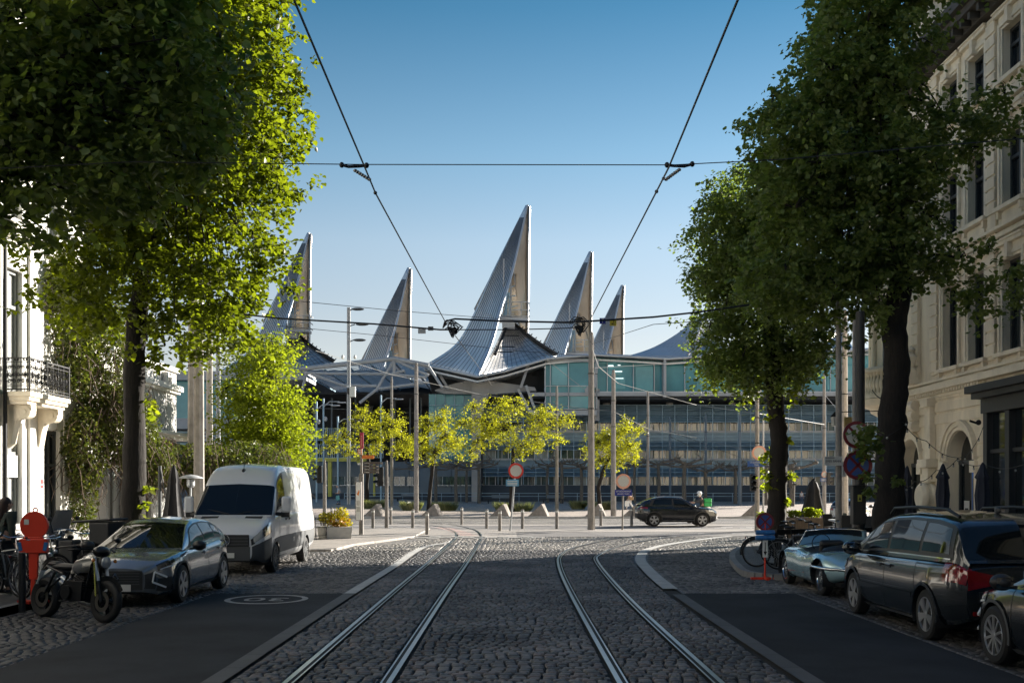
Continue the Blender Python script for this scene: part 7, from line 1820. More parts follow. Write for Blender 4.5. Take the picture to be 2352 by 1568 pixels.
mb = MB(); mb.obox((.28,-.03,(zf(1045)+zf(1053))/2), .52, .03, zf(1045)-zf(1053)); mb.build('orange_arm', M['orange'], fp); mb = MB(); mb.obox((.28,-.047,(zf(1045)+zf(1053))/2), .50, .004, .012); mb.build('arm_line', M['rim1'], fp)
mb = MB(); mb.obox((-.07,-.03,zf(1065)), .16, .03, .09); mb.build('white_tag', M['signwhite'], fp)
for k, (py, w) in enumerate(((1063,.82),(1070.5,.66),(1077.5,.66),(1084,.66))):
    mb = MB(); mb.obox((.08+w/2,-.02,zf(py)), w, .03, .10); p_ = mb.build('finger_board', M['brown'], fp); mb = MB(); mb.obox((.24,-.037,zf(py)), .20, .003, .022); mb.obox((.08+w-.06,-.037,zf(py)), .04, .003, .04); mb.build('board_text_line', M['retro'], p_)
tt = thing('information_totem', 'tall white information panel fixed to the left of the signpost', 'information panel', P(824, 1150, 44.0)); tt.rotation_euler = (0,0,-.35); hh = 88*44/FPX
mb = MB(); mb.obox((0,0,0), .27, .10, hh); mb.build('casing', M['brown'], tt, bevel=.01); mb = MB(); mb.obox((.01,-.055,0), .23, .012, hh*.985); p_ = mb.build('panel', M['white'], tt)
mb = MB(); mb.prism([(-.06,.28),(.05,.48),(.07,.38),(.02,.22)], (0,-.004,0), base=(0,-.062,0)); mb.build('yellow_emblem', M['orange'], p_); mb = MB(); mb.obox((.0,-.064,-.08), .14, .004, .22); mb.obox((.01,-.064,-.35), .16, .004, .2); mb.build('map_panel', M['retro'], p_)
# ---- planters
fl = thing('flower_planter', 'square concrete planter of yellow and red shrubs by the van', 'planter', (XA(769,41.0), 41.0, .06)); fl.rotation_euler = (0,0,.5)
mb = MB(); mb.prism([(-.50,0),(-.56,.46),(.56,.46),(.50,0)], (0,1.0,0), base=(0,-.5,0)); mb.build('pot', M['pot'], fl, bevel=.015)
M['shrubY'] = leafmat('shrub_yellow', (.30,.27,.02), (.50,.42,.03), .35, (1.6,1.6,.8)); M['shrubR'] = leafmat('shrub_orange', (.38,.13,.02), (.42,.25,.03), .3, (1.5,1.4,.8))
for nm, m_, n_, bl in (('shrub','shrubY',1300,[(0,0,.72,.50,.45,.30),(.26,0,.95,.30,.3,.28),(-.32,.1,.80,.30,.3,.22),(.35,-.1,.62,.3,.3,.25)]),('orange_shoots','shrubR',200,[(.1,-.2,.65,.45,.35,.26)])):
    b = np.array(bl); i = NR.integers(0, len(b), n_); dv = NR.normal(0,1,(n_,3)); dv /= np.linalg.norm(dv,axis=1)[:,None]; pts = b[i,:3]+dv*b[i,3:6]*(NR.uniform(.3,1,n_)**.5)[:,None]; V, F = leaves(pts, .085, .1, 'quad', None, .35, 1.2); np_mesh(nm, V, F, M[m_], fl)
wp = thing('wooden_planter', 'slatted wooden terrace planter with green plants behind the bicycles', 'planter', (XA(1850,42.6), 42.6, .0))
mb = MB()
for k in range(27): mb.obox((-.82+k*.063,-.30,.40), .05, .03, .80)
for sg in (-1, 1):
    for k in range(9): mb.obox((sg*.84,-.26+k*.063,.40), .03, .05, .80)
mb.obox((0,0,.37), 1.62, .54, .74); mb.build('slatted_box', M['wood'], wp); mb = MB(); mb.obox((0,-.01,.815), 1.74, .64, .03); mb.build('rim', M['wood'], wp)
for nm, m_, n_, bl, ls in (('foliage','leafC',900,[(-.45,0,.95,.32,.22,.16),(.30,0,.98,.42,.24,.2),(.15,0,1.05,.2,.2,.18)],.10),('flower',None,60,[(.72,-.05,.86,.12,.14,.06)],.05)):
    b = np.array(bl); i = NR.integers(0, len(b), n_); dv = NR.normal(0,1,(n_,3)); dv /= np.linalg.norm(dv,axis=1)[:,None]; pts = b[i,:3]+dv*b[i,3:6]*(NR.uniform(.2,1,n_)**.5)[:,None]; V, F = leaves(pts, ls, -.5, 'quad', None, .35, .9); np_mesh(nm, V, F, M[m_] if m_ else mat('violet_flower', (.22,.10,.42), .6), wp)
# ---- parasols, heater, terrace furniture
UG = 'closed parasols'
def parasol(label, x, y, z0, top, r, m, waist=False, grp=UG):
    root = thing('closed_parasol', label, 'parasol', (x, y, z0), 0, grp); h = top-z0
    mb = MB(); mb.tube([(0,0,0),(0,0,h)], .03, 8); mb.build('pole', M['darkmetal'], root, smooth=60)
    prof = [(.02,h+.04),(.05,h),(r*.28,h-.15),(r*.46,h-.45),(r*.44,h-.52),(r*.60,h*.58),(r*.82,h*.38),(r,h*.27)] if not waist else [(.015,h+.06),(.05,h),(r*.30,h-.22),(r*.44,h-.36),(r*.34,h-.41),(r*.44,h*.66),(r*.38,h*.48),(r*.50,h*.36),(r*.78,h*.22),(r,h*.12)]
    n = 28; vs = []; fs = []
    for (q, z) in prof:
        for k in range(n): a = 2*PI*k/n; f = 1+(.20 if k % 4 == 0 else -.12 if k % 4 == 2 else 0)*min(1, q/(r*.5)); vs.append((q*f*math.cos(a), q*f*math.sin(a), z+.02*math.sin(k*2.3)))
    for i in range(len(prof)-1):
        for k in range(n): fs.append((i*n+k, i*n+(k+1)%n, (i+1)*n+(k+1)%n, (i+1)*n+k))
    mb = MB(); mb.add(vs, fs); mb.build('canopy', m, root, smooth=70)
    if waist: mb = MB(); ring_ = mb.lathe([(r*.52,h*.47),(r*.52,h*.50)], 16, cap=False); mb.build('strap', m, root)
    return root
parasol('black closed parasol beside the patio heater on the left terrace', XA(399,32.5), 32.5, .12, ZA(1072,32.5), .36, M['parasol'])
parasol('black closed parasol above the wooden planter', XA(1868,44.0), 44.0, .0, ZA(1101,44.0), .55, M['parasol'])
parasol('navy closed parasol behind the crooked tree trunk', 13.0, XA(1,1)+37.0, .12, 2.72, .36, M['parasol2'], True)
parasol('navy closed parasol just right of the crooked trunk', 13.2, 34.9, .12, 2.70, .34, M['parasol2'], True)
parasol('navy closed parasol before the drum-shaped stone pier', 13.2, 32.0, .12, 2.70, .42, M['parasol2'], True)
parasol('navy closed parasol at the dark shopfront', 13.2, 29.3, .12, 2.67, .42, M['parasol2'], True)
mb = MB(); x = XA(367,33.5); mb.tube([(x,33.5,.1),(x,33.5,ZA(1069,33.5))], .055, 10); mb.bar((x+.03,33.5,ZA(1075,33.5)),(x+.30,33.5,1.0),.03); tag(mb.build('parasol_mast', M['greytrim'], smooth=50), 'grey hinged parasol mast left of the black parasol', 'parasol mast')
ph_ = thing('patio_heater', 'steel patio heater with a mushroom hood between parasol and pole', 'patio heater', (XA(438,34.0), 34.0, .06))
zt = ZA(1089,34.0)-.06; mb = MB(); mb.tube([(0,0,.6),(0,0,zt-.35)], .035, 10); mb.lathe([(.22,0),(.22,.6),(.05,.66)], 18); mb.build('stand', M['steel'], ph_, smooth=50); mb = MB(); mb.lathe([(.10,zt-.42),(.13,zt-.36),(.13,zt-.16)], 16); mb.build('burner', M['steel'], ph_); mb = MB(); mb.lathe([(.40,zt-.13),(.38,zt-.10),(.2,zt-.03),(0,zt)], 24); mb.build('hood', M['cpale'], ph_, smooth=50)
def chair_proto(label, loc, rz, grp):
    root = thing('terrace_chair', label, 'chair', loc, rz, grp)
    mb = MB(); mb.obox((0,0,.45), .44, .44, .04); mb.build('seat', M['black'], root, bevel=.01); mb = MB(); mb.obox((0,.22,.70), .44, .03, .46, Matrix.Rotation(-.12, 3, 'X')); mb.build('backrest', M['black'], root, bevel=.01)
    for sx in (-.2,.2):
        for sy in (-.2,.2): mb = MB(); mb.bar((sx,sy,0),(sx,sy,.45),.03); mb.build('leg', M['darkmetal'], root)
    return root
TG = 'black terrace chairs'
c0 = chair_proto('black terrace chair touching the wooden planter', (XA(1910,39.5), 39.5, .12), .4, TG)
for (px, d, rz, lab) in ((1948,38.0,2.6,'black terrace chair behind the speckled pole'),(1990,36.5,-.3,'black terrace chair left of the crooked trunk'),(1926,41.0,-1.6,'black terrace chair furthest back by the parked silver car'),(1975,40.2,3.0,'black terrace chair at the second terrace table')): dup(c0, (XA(px,d), d, .12), rz, lab)
for px, d, lab in ((1928,39.0,'round white terrace table between the black chairs'),(1985,38.6,'white terrace table behind the utility box')):
    r_ = thing('terrace_table', lab, 'table', (XA(px,d), d, .12), 0, 'terrace tables'); mb = MB(); mb.lathe([(.40,.71),(.40,.74),(0,.74)], 22); mb.build('tabletop', M['white'], r_); mb = MB(); mb.tube([(0,0,.02),(0,0,.71)], .03, 8); mb.lathe([(.24,0),(.22,.03),(0,.04)], 16); mb.build('pedestal', M['darkmetal'], r_)
fc = thing('folding_chair', 'thin black folding chair between van and flower planter', 'chair', (XA(737,40.2), 40.2, .06), .3)
mb = MB()
for s in (-.2,.2): mb.bar((s,-.22,0),(s,.18,.85),.022); mb.bar((s,.22,0),(s,-.16,.46),.022)
for z in (.15,.6,.7,.8): mb.bar((-.2,-.22+.4*z/.85,z),(.2,-.22+.4*z/.85,z),.02)
mb.build('frame', M['black'], fc); mb = MB(); mb.obox((0,-.02,.46), .42, .38, .02); mb.build('seat', M['black'], fc)
ft = thing('folding_table', 'small folding table with a pale top beside the flower planter', 'table', (XA(752,42.4), 42.4, .06)); mb = MB(); mb.obox((0,0,.73), .6, .6, .03); mb.build('tabletop', M['cpale'], ft); mb = MB()
for s in (-.25,.25): mb.bar((s,-.25,0),(s,.25,.72),.025); mb.bar((s,.25,0),(s,-.25,.72),.025)
mb.build('cross_legs', M['black'], ft)
ab = thing('menu_board', 'black arched menu board against the right tree trunk', 'menu board', (XA(1777,40.6), 40.6, .12)); hb_ = ZA(1157.6,40.6)-.12
mb = MB(); pts = [(-.28,0),(.28,0),(.28,hb_-.28)]+[(.28*math.cos(PI*k/10), hb_-.28+.28*math.sin(PI*k/10)) for k in range(1,10)]+[(-.28,hb_-.28)]; mb.prism(pts, (0,.06,0), base=(0,-.03,0)); mb.build('board', M['black'], ab, bevel=.01); text('Dae', .22, M['retro'], ab, (0,-.034,hb_-.42))
# ---- benches
def bench_proto(label, loc):
    r_ = thing('bench', label, 'bench', loc, 0, 'benches on the square'); mb = MB(); mb.obox((0,0,.45), 2.8, .5, .08); mb.build('seat', M['cdark'], r_)
    mb = MB(); mb.obox((.3,.25,.75), 1.9, .06, .32); mb.build('backrest', M['cwall'], r_)
    for s in (-1.0,1.0): mb = MB(); mb.obox((s,0,.21), .12, .4, .42); mb.build('leg', M['cdark'], r_)
    return r_
b0 = bench_proto('dark bench behind the leaning red-rimmed sign', (XA(1143,112), 112, zg(0,112)+.1))
dup(b0, (XA(1270,112), 112, zg(0,112)+.1), 0, 'dark bench right of the slender pole'); dup(b0, (XA(935,112), 112, zg(-10,112)+.1), 0, 'dark bench between the two left concrete poles')
# low glass fence before the plinth
fe = thing('low_railing', 'low thin railing running along the courthouse plinth', 'railing', (5,118.5,.45)); mb = MB()
for k in range(34): mb.bar((-24+k*2.2,0,0),(-24+k*2.2,0,1.05),.05)
for z in (1.05,.7): mb.bar((-24,0,z),(49,0,z),.045)
mb.build('rails', M['louvre'], fe)
# ---- overhead wires
def wire(label, pts, r, m='wire', name='overhead_wire', cat='wire', group='overhead wires', sag=0):
    pp = [q if isinstance(q, Vector) else P(*q) for q in pts]; o = []
    for a, b in zip(pp, pp[1:]):
        for k in range(8): t = k/8; q = a.lerp(b, t); q.z -= sag*math.sin(PI*t); o.append(q)
    o.append(pp[-1]); mb = MB(); mb.tube(o, r, 5); return tag(mb.build(name, M[m]), label, cat, group)
wire('left contact wire running down to the left cable knot', [Vector((-1.8,-85,6.1)), Vector((-1.8,-30,6.0)), (560,-260,6.8),(675,0,8.6),(838,385,12.8),(862,443,13.8),(1026,745,26.5)], .011, name='contact_wire')
wire('right contact wire running down to the right cable knot', [Vector((1.75,-85,6.0)), Vector((1.75,-30,5.9)), (1810,-260,6.6),(1695,0,8.2),(1536,385,12.0),(1508,440,13.2),(1350,745,25.0)], .011, name='contact_wire')
wire('thin span wire crossing the whole street overhead', [(-100,392,12.3),(300,372,12.3),(830,378,12.3),(1545,379,12.3),(1800,366,12.3),(2352,318,12.3)], .006, name='span_wire')
for sx, lab in ((-1,'left'),(1,'right')):
    c = (838,385) if sx < 0 else (1536,382); e = thing('wire_insulator', 'black %s insulator bar with a turnbuckle where the span wire holds the %s contact wire' % (lab, lab), 'insulator', P(*c, 12.3), 0, 'wire insulators'); o = Vector(e.location)
    q = [(785,379),(800,383),(825,382),(842,380)] if sx < 0 else [(1532,379),(1548,381),(1572,382),(1590,377)]
    mb = MB(); mb.tube([P(a,b,12.3)-o for a, b in q], .018, 7); mb.ellipsoid(P(*q[0],12.3)-o, .03,.03,.035,8,5); mb.ellipsoid(P(*q[-1],12.3)-o, .03,.03,.035,8,5); mb.build('bar', M['wire'], e, smooth=50)
    q = [(816,392),(832,403),(848,412)] if sx < 0 else [(1560,390),(1545,402),(1530,412)]
    mb = MB(); pp = [P(a,b,12.6)-o for a, b in q]
    for k in range(7): mb.ellipsoid(pp[0].lerp(pp[-1], k/6), .026,.026,.020,8,5)
    mb.tube(pp, .009, 5); mb.build('turnbuckle', M['wirel'], e)
    mb = MB()
    for a, b in (((848,412),(862,443)) if sx < 0 else ((1524,410),(1508,440)),): mb.ellipsoid(P(*a,13)-o, .022,.022,.022,8,5); mb.ellipsoid(P(*b,13.6)-o, .025,.025,.025,8,5)
    mb.build('clamp', M['wire'], e)
wire('thick black feeder cable sagging from the left tree to the left cable knot', [(560,722,26),(640,731,26),(860,744,26),(1010,757,26),(1040,757,26)], .022, name='feeder_cable')
wire('thick black feeder cable arching over between the two cable knots', [(1018,752,26),(1022,738,26),(1045,732,26),(1150,737,26),(1290,740,25.6),(1345,738,25.4),(1500,728,25.5),(1600,717,25.8),(1720,700,26)], .024, name='feeder_cable')
wire('lower feeder cable between the two cable knots', [(1040,757,26),(1180,757,26),(1290,754,26),(1325,752,25.6)], .014, name='feeder_cable')
def knot(label, px, py, d):
    e = thing('cable_knot', label, 'cable junction', P(px, py, d), 0, 'cable knots on the contact wires'); s = d/FPX; rr = random.Random(int(px))
    for k in range(9):
        mb = MB(); a = rr.uniform(-24,0)*s; b = rr.uniform(4,26)*s; z0 = rr.uniform(-4,14)*s; w = rr.uniform(8,20)*s
        mb.tube([Vector((a, rr.uniform(-.15,.15), z0)), Vector((a*.6, rr.uniform(-.2,.2), z0+w*.6)), Vector((b*.3, rr.uniform(-.2,.2), z0+w*.5)), Vector((b, rr.uniform(-.15,.15), z0-w*.2)), Vector((b*.4, 0, -w*.9)), Vector((a*.3,0,-w*.6))], .013, 5); mb.build('cable_loop', M['wire'], e, smooth=60)
    mb = MB(); mb.obox((0,0,-3*s), 20*s, .12, 5*s); mb.obox((3*s,0,-12*s), 8*s, .1, 16*s, Matrix.Rotation(.3, 3, 'Y')); mb.bar((-8*s,0,-4*s),(0,0,-22*s),.03); mb.bar((8*s,0,-4*s),(2*s,0,-24*s),.03); mb.build('clamp_frame', M['darkmetal'], e)
knot('left tangle of black cable loops over the left track', 1038, 752, 26); knot('right tangle of black cable loops over the right track', 1330, 748, 25.6)
TW = [([(690,692,40),(905,713,42),(1180,735,46),(1330,744,30)],.012,'wire','upper thin cross wire passing before the left sails'),([(640,748,44),(870,770,46),(1180,805,50),(1360,818,51)],.012,'wire','lower thin cross wire passing before the left sails'),
 ([(1045,770,28),(1105,850,40),(1130,885,60)],.012,'wire','thin drop wire falling from the left cable knot'),([(725,805,60),(900,860,70),(1100,905,80),(1360,940,75),(1430,945,72)],.014,'wirel','pale wire running low across the canopy'),
 ([(1345,760,27),(1375,842,51),(1420,880,60),(1600,930,68),(1745,950,60),(1895,975,75)],.016,'wirel','pale contact wire curving right from the right knot'),([(1255,825,52),(1305,865,52),(1357,905,51)],.012,'wirel','short pale wire running down to the tallest pole'),([(1360,790,51),(1500,745,30),(1640,735,26)],.010,'wire','thin wire rising right to the feeder cable'),
 ([(1410,945,72),(1490,985,80),(1600,1005,85),(1735,1040,60)],.012,'wirel','thin pale wire behind the black SUV pole'),([(1540,990,100),(1620,1020,100),(1700,1050,95)],.02,'wire','dark stay wire between the bluish far poles'),([(1539,1002,118),(1621,1042,118)],.03,'wire','dark diagonal wire left of the scooter rider'),([(900,945,92),(956,948,80)],.012,'wire','short wire linking the two left grey poles'),
 ([(690,935,95),(800,940,93),(900,950,92)],.015,'wirel','pale wire crossing the tram stop'),([(1893,905,75),(1940,960,55)],.012,'wirel','short pale stay wire at the right poles'),([(1365,845,51),(1480,838,60),(1600,832,70)],.012,'wire','wire before the upper teal glazing'),([(956,885,80),(1090,905,80),(1279,930,88)],.014,'wire','wire across the dark soffit')]
for pts, r_, m_, lab in TW: wire(lab, pts, r_, m_)
ws = thing('wire_sign', 'small blue T plate on the feeder cable', 'sign', P(1384, 737, 25.6), 0, 'plates on the feeder cable'); mb = MB(); mb.obox((0,0,0), .145, .012, .145); mb.build('plate', M['navy'], ws); text('T', .13, M['signwhite'], ws, (0,-.01,0))
ws = thing('wire_sign', 'small yellow plate with a black 2 on the feeder cable', 'sign', P(1408, 740.5, 25.6), 0, 'plates on the feeder cable'); mb = MB(); mb.obox((0,0,0), .165, .012, .165); mb.build('plate', mat('plate_yellow', (.65,.50,.04), .5), ws); text('2', .16, M['ink'], ws, (0,-.01,0))
wt = thing('wire_tag', 'pale blank plate and lamp hanging on the left feeder cable', 'sign', P(969, 759, 26)); mb = MB(); mb.obox((0,0,0), .19, .012, .15); mb.build('plate', M['cpale'], wt); mb = MB(); mb.obox((.22,0,.05), .13, .08, .09); mb.build('lamp', M['greytrim'], wt)
# ---- string lights on the right
M['bulb'] = mat('bulb_glass', (.45,.44,.40), .15)
def strings(label, pts, nb):
    pp = [P(*q) for q in pts]; o = pp[0]; e = thing('string_lights', label, 'string lights', o, 0, 'strings of bulbs by the cream building'); full = []
    for a, b in zip(pp, pp[1:]):
        for k in range(10): t = k/10; q = a.lerp(b, t); q.z -= .12*math.sin(PI*t); full.append(q-o)
    full.append(pp[-1]-o); mb = MB(); mb.tube(full, .010, 5); mb.build('cord', M['wire'], e)
    for k in range(nb):
        q = full[int((k+.5)/nb*(len(full)-1))]; mb = MB(); mb.tube([q, q+Vector((0,0,-.06))], .018, 6); s_ = mb.build('socket', M['wire'], e); mb = MB(); mb.ellipsoid(q+Vector((0,0,-.09)), .028,.028,.034,8,6); mb.build('bulb', M['bulb'], s_)
strings('string of bulbs swooping from the crooked trunk to the arched door', [(2073,968,28.2),(2127,1012,29.5),(2200,1051,31),(2240,1020,33),(2268,946,33)], 9)
strings('string of bulbs sagging from the low hook point down to the parasols', [(2200,1052,31),(2150,1080,30.5),(2100,1105,29.5),(2074,1110,28.3)], 6)
strings('string of bulbs running right along the dark shopfront', [(2200,1052,31),(2262,1066,29.5),(2352,1066,27)], 5)
mb = MB(); e = thing('string_lights', 'bulb cord wound round the crooked trunk', 'string lights', (10.35,28.6,2.2)); pts = [(.46*math.cos(a*.42)-.02, .46*math.sin(a*.42), .12*a) for a in range(22)]; mb.tube(pts, .012, 5); mb.build('cord', M['wire'], e)
for k in (3,6,10,13,16,19):
    q = Vector(pts[k])*1.0; mb = MB(); mb.ellipsoid(q+Vector((0,-.04,-.03)), .032,.032,.036,8,6); mb.build('bulb', M['bulb'], e)
ln = thing('wall_lantern', 'black bracket lantern hanging beside the speckled pole', 'lantern', P(1917, 965, 36)); mb = MB(); mb.lathe([(.10,-.2),(.14,.12),(.03,.2)], 6); mb.build('glass', M['curtain'], ln); mb = MB(); mb.lathe([(.15,.12),(.05,.24),(0,.30)], 6); mb.bar((0,0,.28),(1.5,0,.32),.03); mb.build('bracket', M['iron2'], ln)
mb = MB(); mb.obox((0,0,0), .70, .04, .75); o = mb.build('hanging_sign', mat('ochre_sign', (.40,.29,.10), .6)); o.location = P(1962, 982, 36.5); tag(o, 'blank ochre hanging sign behind the half-hidden round sign', 'sign')
# ================================================================ people
M['hair'] = mat('brown_hair', (.045,.026,.016), .6); M['hairg'] = mat('grey_hair', (.30,.29,.28), .7); M['shirt'] = mat('pale_blue_shirt', (.42,.47,.55), .8, var=.2, vs=9); M['jeans'] = mat('blue_jeans', (.07,.10,.17), .85)
M['pinktop'] = mat('pink_white_top', (.58,.46,.47), .8, var=.25, vs=30); M['whitetr'] = mat('white_trousers', (.62,.60,.58), .85); M['jacket'] = mat('dark_grey_jacket', (.06,.06,.065), .8); M['greenj'] = mat('dark_green_jacket', (.030,.042,.034), .85, var=.2, vs=6)
M['greenbag'] = mat('green_courier_bag', (.03,.42,.10), .55); M['turq'] = mat('turquoise_bag', (.10,.33,.36), .6); M['tan'] = mat('tan_bag', (.38,.22,.10), .6); M['shoe'] = mat('dark_shoe', (.03,.028,.027), .6)
def skin_mesh(name, chains, m, parent, sub=1):
    "continuous limb mesh from connected chains [(key, point, radius)...]; points with the same key are shared"
    vs, rad, keys, es = [], [], {}, []
    for ch in chains:
        prev = None
        for k, p, r in ch:
            if k not in keys: keys[k] = len(vs); vs.append(Vector(p)); rad.append(r)
            if prev is not None and prev != keys[k]: es.append((prev, keys[k]))
            prev = keys[k]
    me = bpy.data.meshes.new(name); me.from_pydata(vs, es, []); me.update(); o = bpy.data.objects.new(name, me); COL.objects.link(o); me.materials.append(m)
    md = o.modifiers.new('skin', 'SKIN'); md.use_smooth_shade = True
    if not me.skin_vertices: me.attributes.new('skin', 'FLOAT', 'POINT') if False else None
    for i, sv in enumerate(me.skin_vertices[0].data if me.skin_vertices else []): sv.radius = (rad[i], rad[i]*.9); sv.use_root = (i == 0)
    s = o.modifiers.new('sub', 'SUBSURF'); s.levels = sub; s.render_levels = sub
    if parent is not None: o.parent = parent
    return o
def tube_body(mb, ch):
    mb.tube([p for _, p, _ in ch], [r for _, _, r in ch], 10)
def person(label, loc, rz, J, top, legs, hair, items=(), hairlen=0, sleeves=1., shoes='shoe', bald=False):
    """J: joints in metres, x forward, y left; builds one continuous body, clothes and hair as children"""
    root = thing('person', label, 'person', loc, rz)
    V = lambda k: Vector(J[k]); b = MB()
    body = []
    hd = V('head')
    arms = []
    ch = [[('pel', V('pel'), .13), ('wai', V('wai'), .125), ('che', V('che'), .155), ('nek', V('nek'), .06), ('chin', V('nek').lerp(hd, .5), .055)]]
    for s in 'LR':
        ch.append([('che', V('che'), .155), ('sh'+s, V('sh'+s), .07), ('el'+s, V('el'+s), .046), ('wr'+s, V('wr'+s), .032), ('ha'+s, V('ha'+s), .036)])
        d = (V('ha'+s)-V('wr'+s)).normalized(); sd = d.cross(Vector((0,1,0))); sd = sd.normalized() if sd.length > .1 else Vector((1,0,0))
        for k, (o, L) in enumerate(((-.028,.070),(-.010,.085),(.010,.080),(.028,.060))):
            p = V('ha'+s)+d*.03+sd*o; ch.append([('ha'+s, V('ha'+s), .036), ('f%d' % k+s, p, .010), ('g%d' % k+s, p+d*L*.6+Vector((0,0,0)), .009), ('t%d' % k+s, p+d*L*.9-Vector((0,.0,.0))+sd.cross(d)*.02, .007)])
        ch.append([('ha'+s, V('ha'+s), .036), ('th'+s, V('ha'+s)+sd*.045+d*.01, .011), ('tt'+s, V('ha'+s)+sd*.055+d*.05, .009)])
        ch.append([('pel', V('pel'), .13), ('hi'+s, V('hi'+s), .085), ('kn'+s, V('kn'+s), .055), ('an'+s, V('an'+s), .040), ('to'+s, V('to'+s), .038)])
    bd = skin_mesh('body', ch, M['skin'], root)
    h = MB(); h.ellipsoid(hd, .095, .075, .118, 16, 12); h.ellipsoid(hd+Vector((.098,0,-.012)), .022, .014, .022, 8, 6); h.ellipsoid(hd+Vector((.082,0,-.062)), .016, .024, .007, 8, 5)
    for s in (1,-1): h.ellipsoid(hd+Vector((-.005,.076*s,-.005)), .022, .012, .032, 8, 6)
    hh = h.build('head', M['skin'], root, smooth=70)
    e = MB()
    for s in (1,-1): e.ellipsoid(hd+Vector((.083,.030*s,.012)), .012, .013, .009, 8, 5)
    e.build('eyes', M['ink'], hh)
    if hair:
        h = MB()
        if bald: h.ellipsoid(hd+Vector((-.03,0,-.02)), .080, .082, .07, 14, 8)
        else: h.ellipsoid(hd+Vector((-.022,0,.025)), .100, .087, .112, 16, 10)
        if hairlen: h.tube([hd+Vector((-.06,0,.03)), hd+Vector((-.10,0,-.12)), hd+Vector((-.11,0,-.12-hairlen))], [.085,.095,.05], 12)
        h.build('hair', M[hair], root, smooth=70)
    def cloth(nm, chs, m): return skin_mesh(nm, chs, M[m], root)
    g = 1.14; c2 = [[('wl', V('pel')+Vector((0,0,.02)), .152), ('wai', V('wai'), .15), ('che', V('che'), .175), ('nk', V('nek')-Vector((0,0,.04)), .085)]]
    for s in 'LR':
        c2.append([('che', V('che'), .175), ('sh'+s, V('sh'+s), .088), ('e1'+s, V('sh'+s).lerp(V('el'+s), min(1, sleeves*1.0)), .066)] + ([('w'+s, V('el'+s).lerp(V('wr'+s), .95), .048)] if sleeves > .9 else []))
    cloth('top', c2, top)
    c3 = [[('pel', V('pel'), .155)]]
    for s in 'LR': c3.append([('pel', V('pel'), .155), ('hi'+s, V('hi'+s), .105), ('kn'+s, V('kn'+s), .075), ('an'+s, V('an'+s)+Vector((0,0,.03)), .062)])
    cloth('trousers', c3, legs)
    for s in 'LR': f = MB(); a = V('an'+s); t = V('to'+s); f.ellipsoid(a.lerp(t, .5)+Vector((0,0,-.012)), .135, .05, .048, 12, 6); f.build('shoe', M[shoes], root, smooth=60)
    return root
STAND = dict(pel=(0,0,.95), wai=(0,0,1.10), che=(0,0,1.34), nek=(.0,0,1.52), head=(.03,0,1.66), shL=(0,.19,1.42), shR=(0,-.19,1.42), elL=(-.02,.24,1.14), elR=(-.02,-.24,1.14), wrL=(.05,.24,.90), wrR=(.05,-.24,.90), haL=(.08,.24,.82), haR=(.08,-.24,.82),
    hiL=(0,.09,.88), hiR=(0,-.09,.88), knL=(.03,.10,.49), knR=(.02,-.10,.49), anL=(-.02,.10,.09), anR=(-.02,-.10,.09), toL=(.12,.11,.05), toR=(.12,-.11,.05))
# man with turquoise bag, head bowed, facing left
J = dict(STAND); J.update(nek=(.05,0,1.50), head=(.14,0,1.61), che=(.02,0,1.33), elL=(-.08,.24,1.15), wrL=(.12,.2,1.02), haL=(.20,.17,1.0), elR=(-.10,-.25,1.14), wrR=(.02,-.27,.90), haR=(.04,-.27,.82), knL=(.08,.1,.5), anL=(.06,.1,.09), toL=(.20,.1,.05), anR=(-.10,-.1,.09), toR=(.03,-.1,.05))
d = 93.; x = XA(778, d)
person('bald man in a pale blue shirt and jeans walking left across the square', (x, d, zg(x,d)+.10), PI, J, 'shirt', 'jeans', 'hairg', sleeves=.6, bald=True)
bg_ = thing('carrier_bag', 'turquoise bag held by the man on the square', 'bag', (x-.04, d-.22 if False else d+.27, zg(x,d)+.10)); mb = MB(); mb.obox((0,-.54,.60), .34, .12, .40); mb.build('pouch', M['turq'], bg_, bevel=.02); mb = MB(); mb.tube([(-.10,-.54,.80),(-.05,-.54,.87),(.05,-.54,.87),(.10,-.54,.80)], .008, 5); mb.build('handle', M['turq'], bg_)
# woman striding left
J = dict(STAND); J.update(knL=(.20,.09,.50), anL=(.30,.09,.12), toL=(.43,.09,.10), knR=(-.10,-.09,.49), anR=(-.34,-.09,.12), toR=(-.22,-.09,.05), elL=(.06,.25,1.16), wrL=(.18,.25,.95), haL=(.22,.25,.87), elR=(-.16,-.25,1.16), wrR=(-.06,-.27,.98), haR=(-.02,-.27,.90), pel=(0,0,.93), head=(.04,0,1.64))
d = 87.; x = XA(1446.5, d)
person('woman in a pink-white top and white trousers striding left behind the sign', (x, d, zg(x,d)+.10), PI, J, 'pinktop', 'whitetr', 'hair', sleeves=.6)
bg_ = thing('shopping_bag', 'white shopping bag hanging from the walking woman\'s hand', 'bag', (x-.22, d-.25, zg(x,d)+.10)); mb = MB(); mb.obox((-.04,0,.55), .36, .12, .46); mb.build('pouch', M['white'], bg_, bevel=.02); mb = MB(); mb.tube([(-.12,0,.77),(-.06,0,.86),(.04,0,.86),(.08,0,.77)], .008, 5); mb.build('handle', M['white'], bg_)
bg_ = thing('handbag', 'tan handbag at the walking woman\'s hip', 'bag', (x+.10, d-.28, zg(x,d)+.10)); mb = MB(); mb.obox((0,0,.98), .34, .12, .26); mb.build('pouch', M['tan'], bg_, bevel=.03); mb = MB(); mb.tube([(-.12,.02,1.1),(-.05,.1,1.42),(.05,.14,1.44),(.12,.04,1.1)], .01, 5); mb.build('strap', M['tan'], bg_)
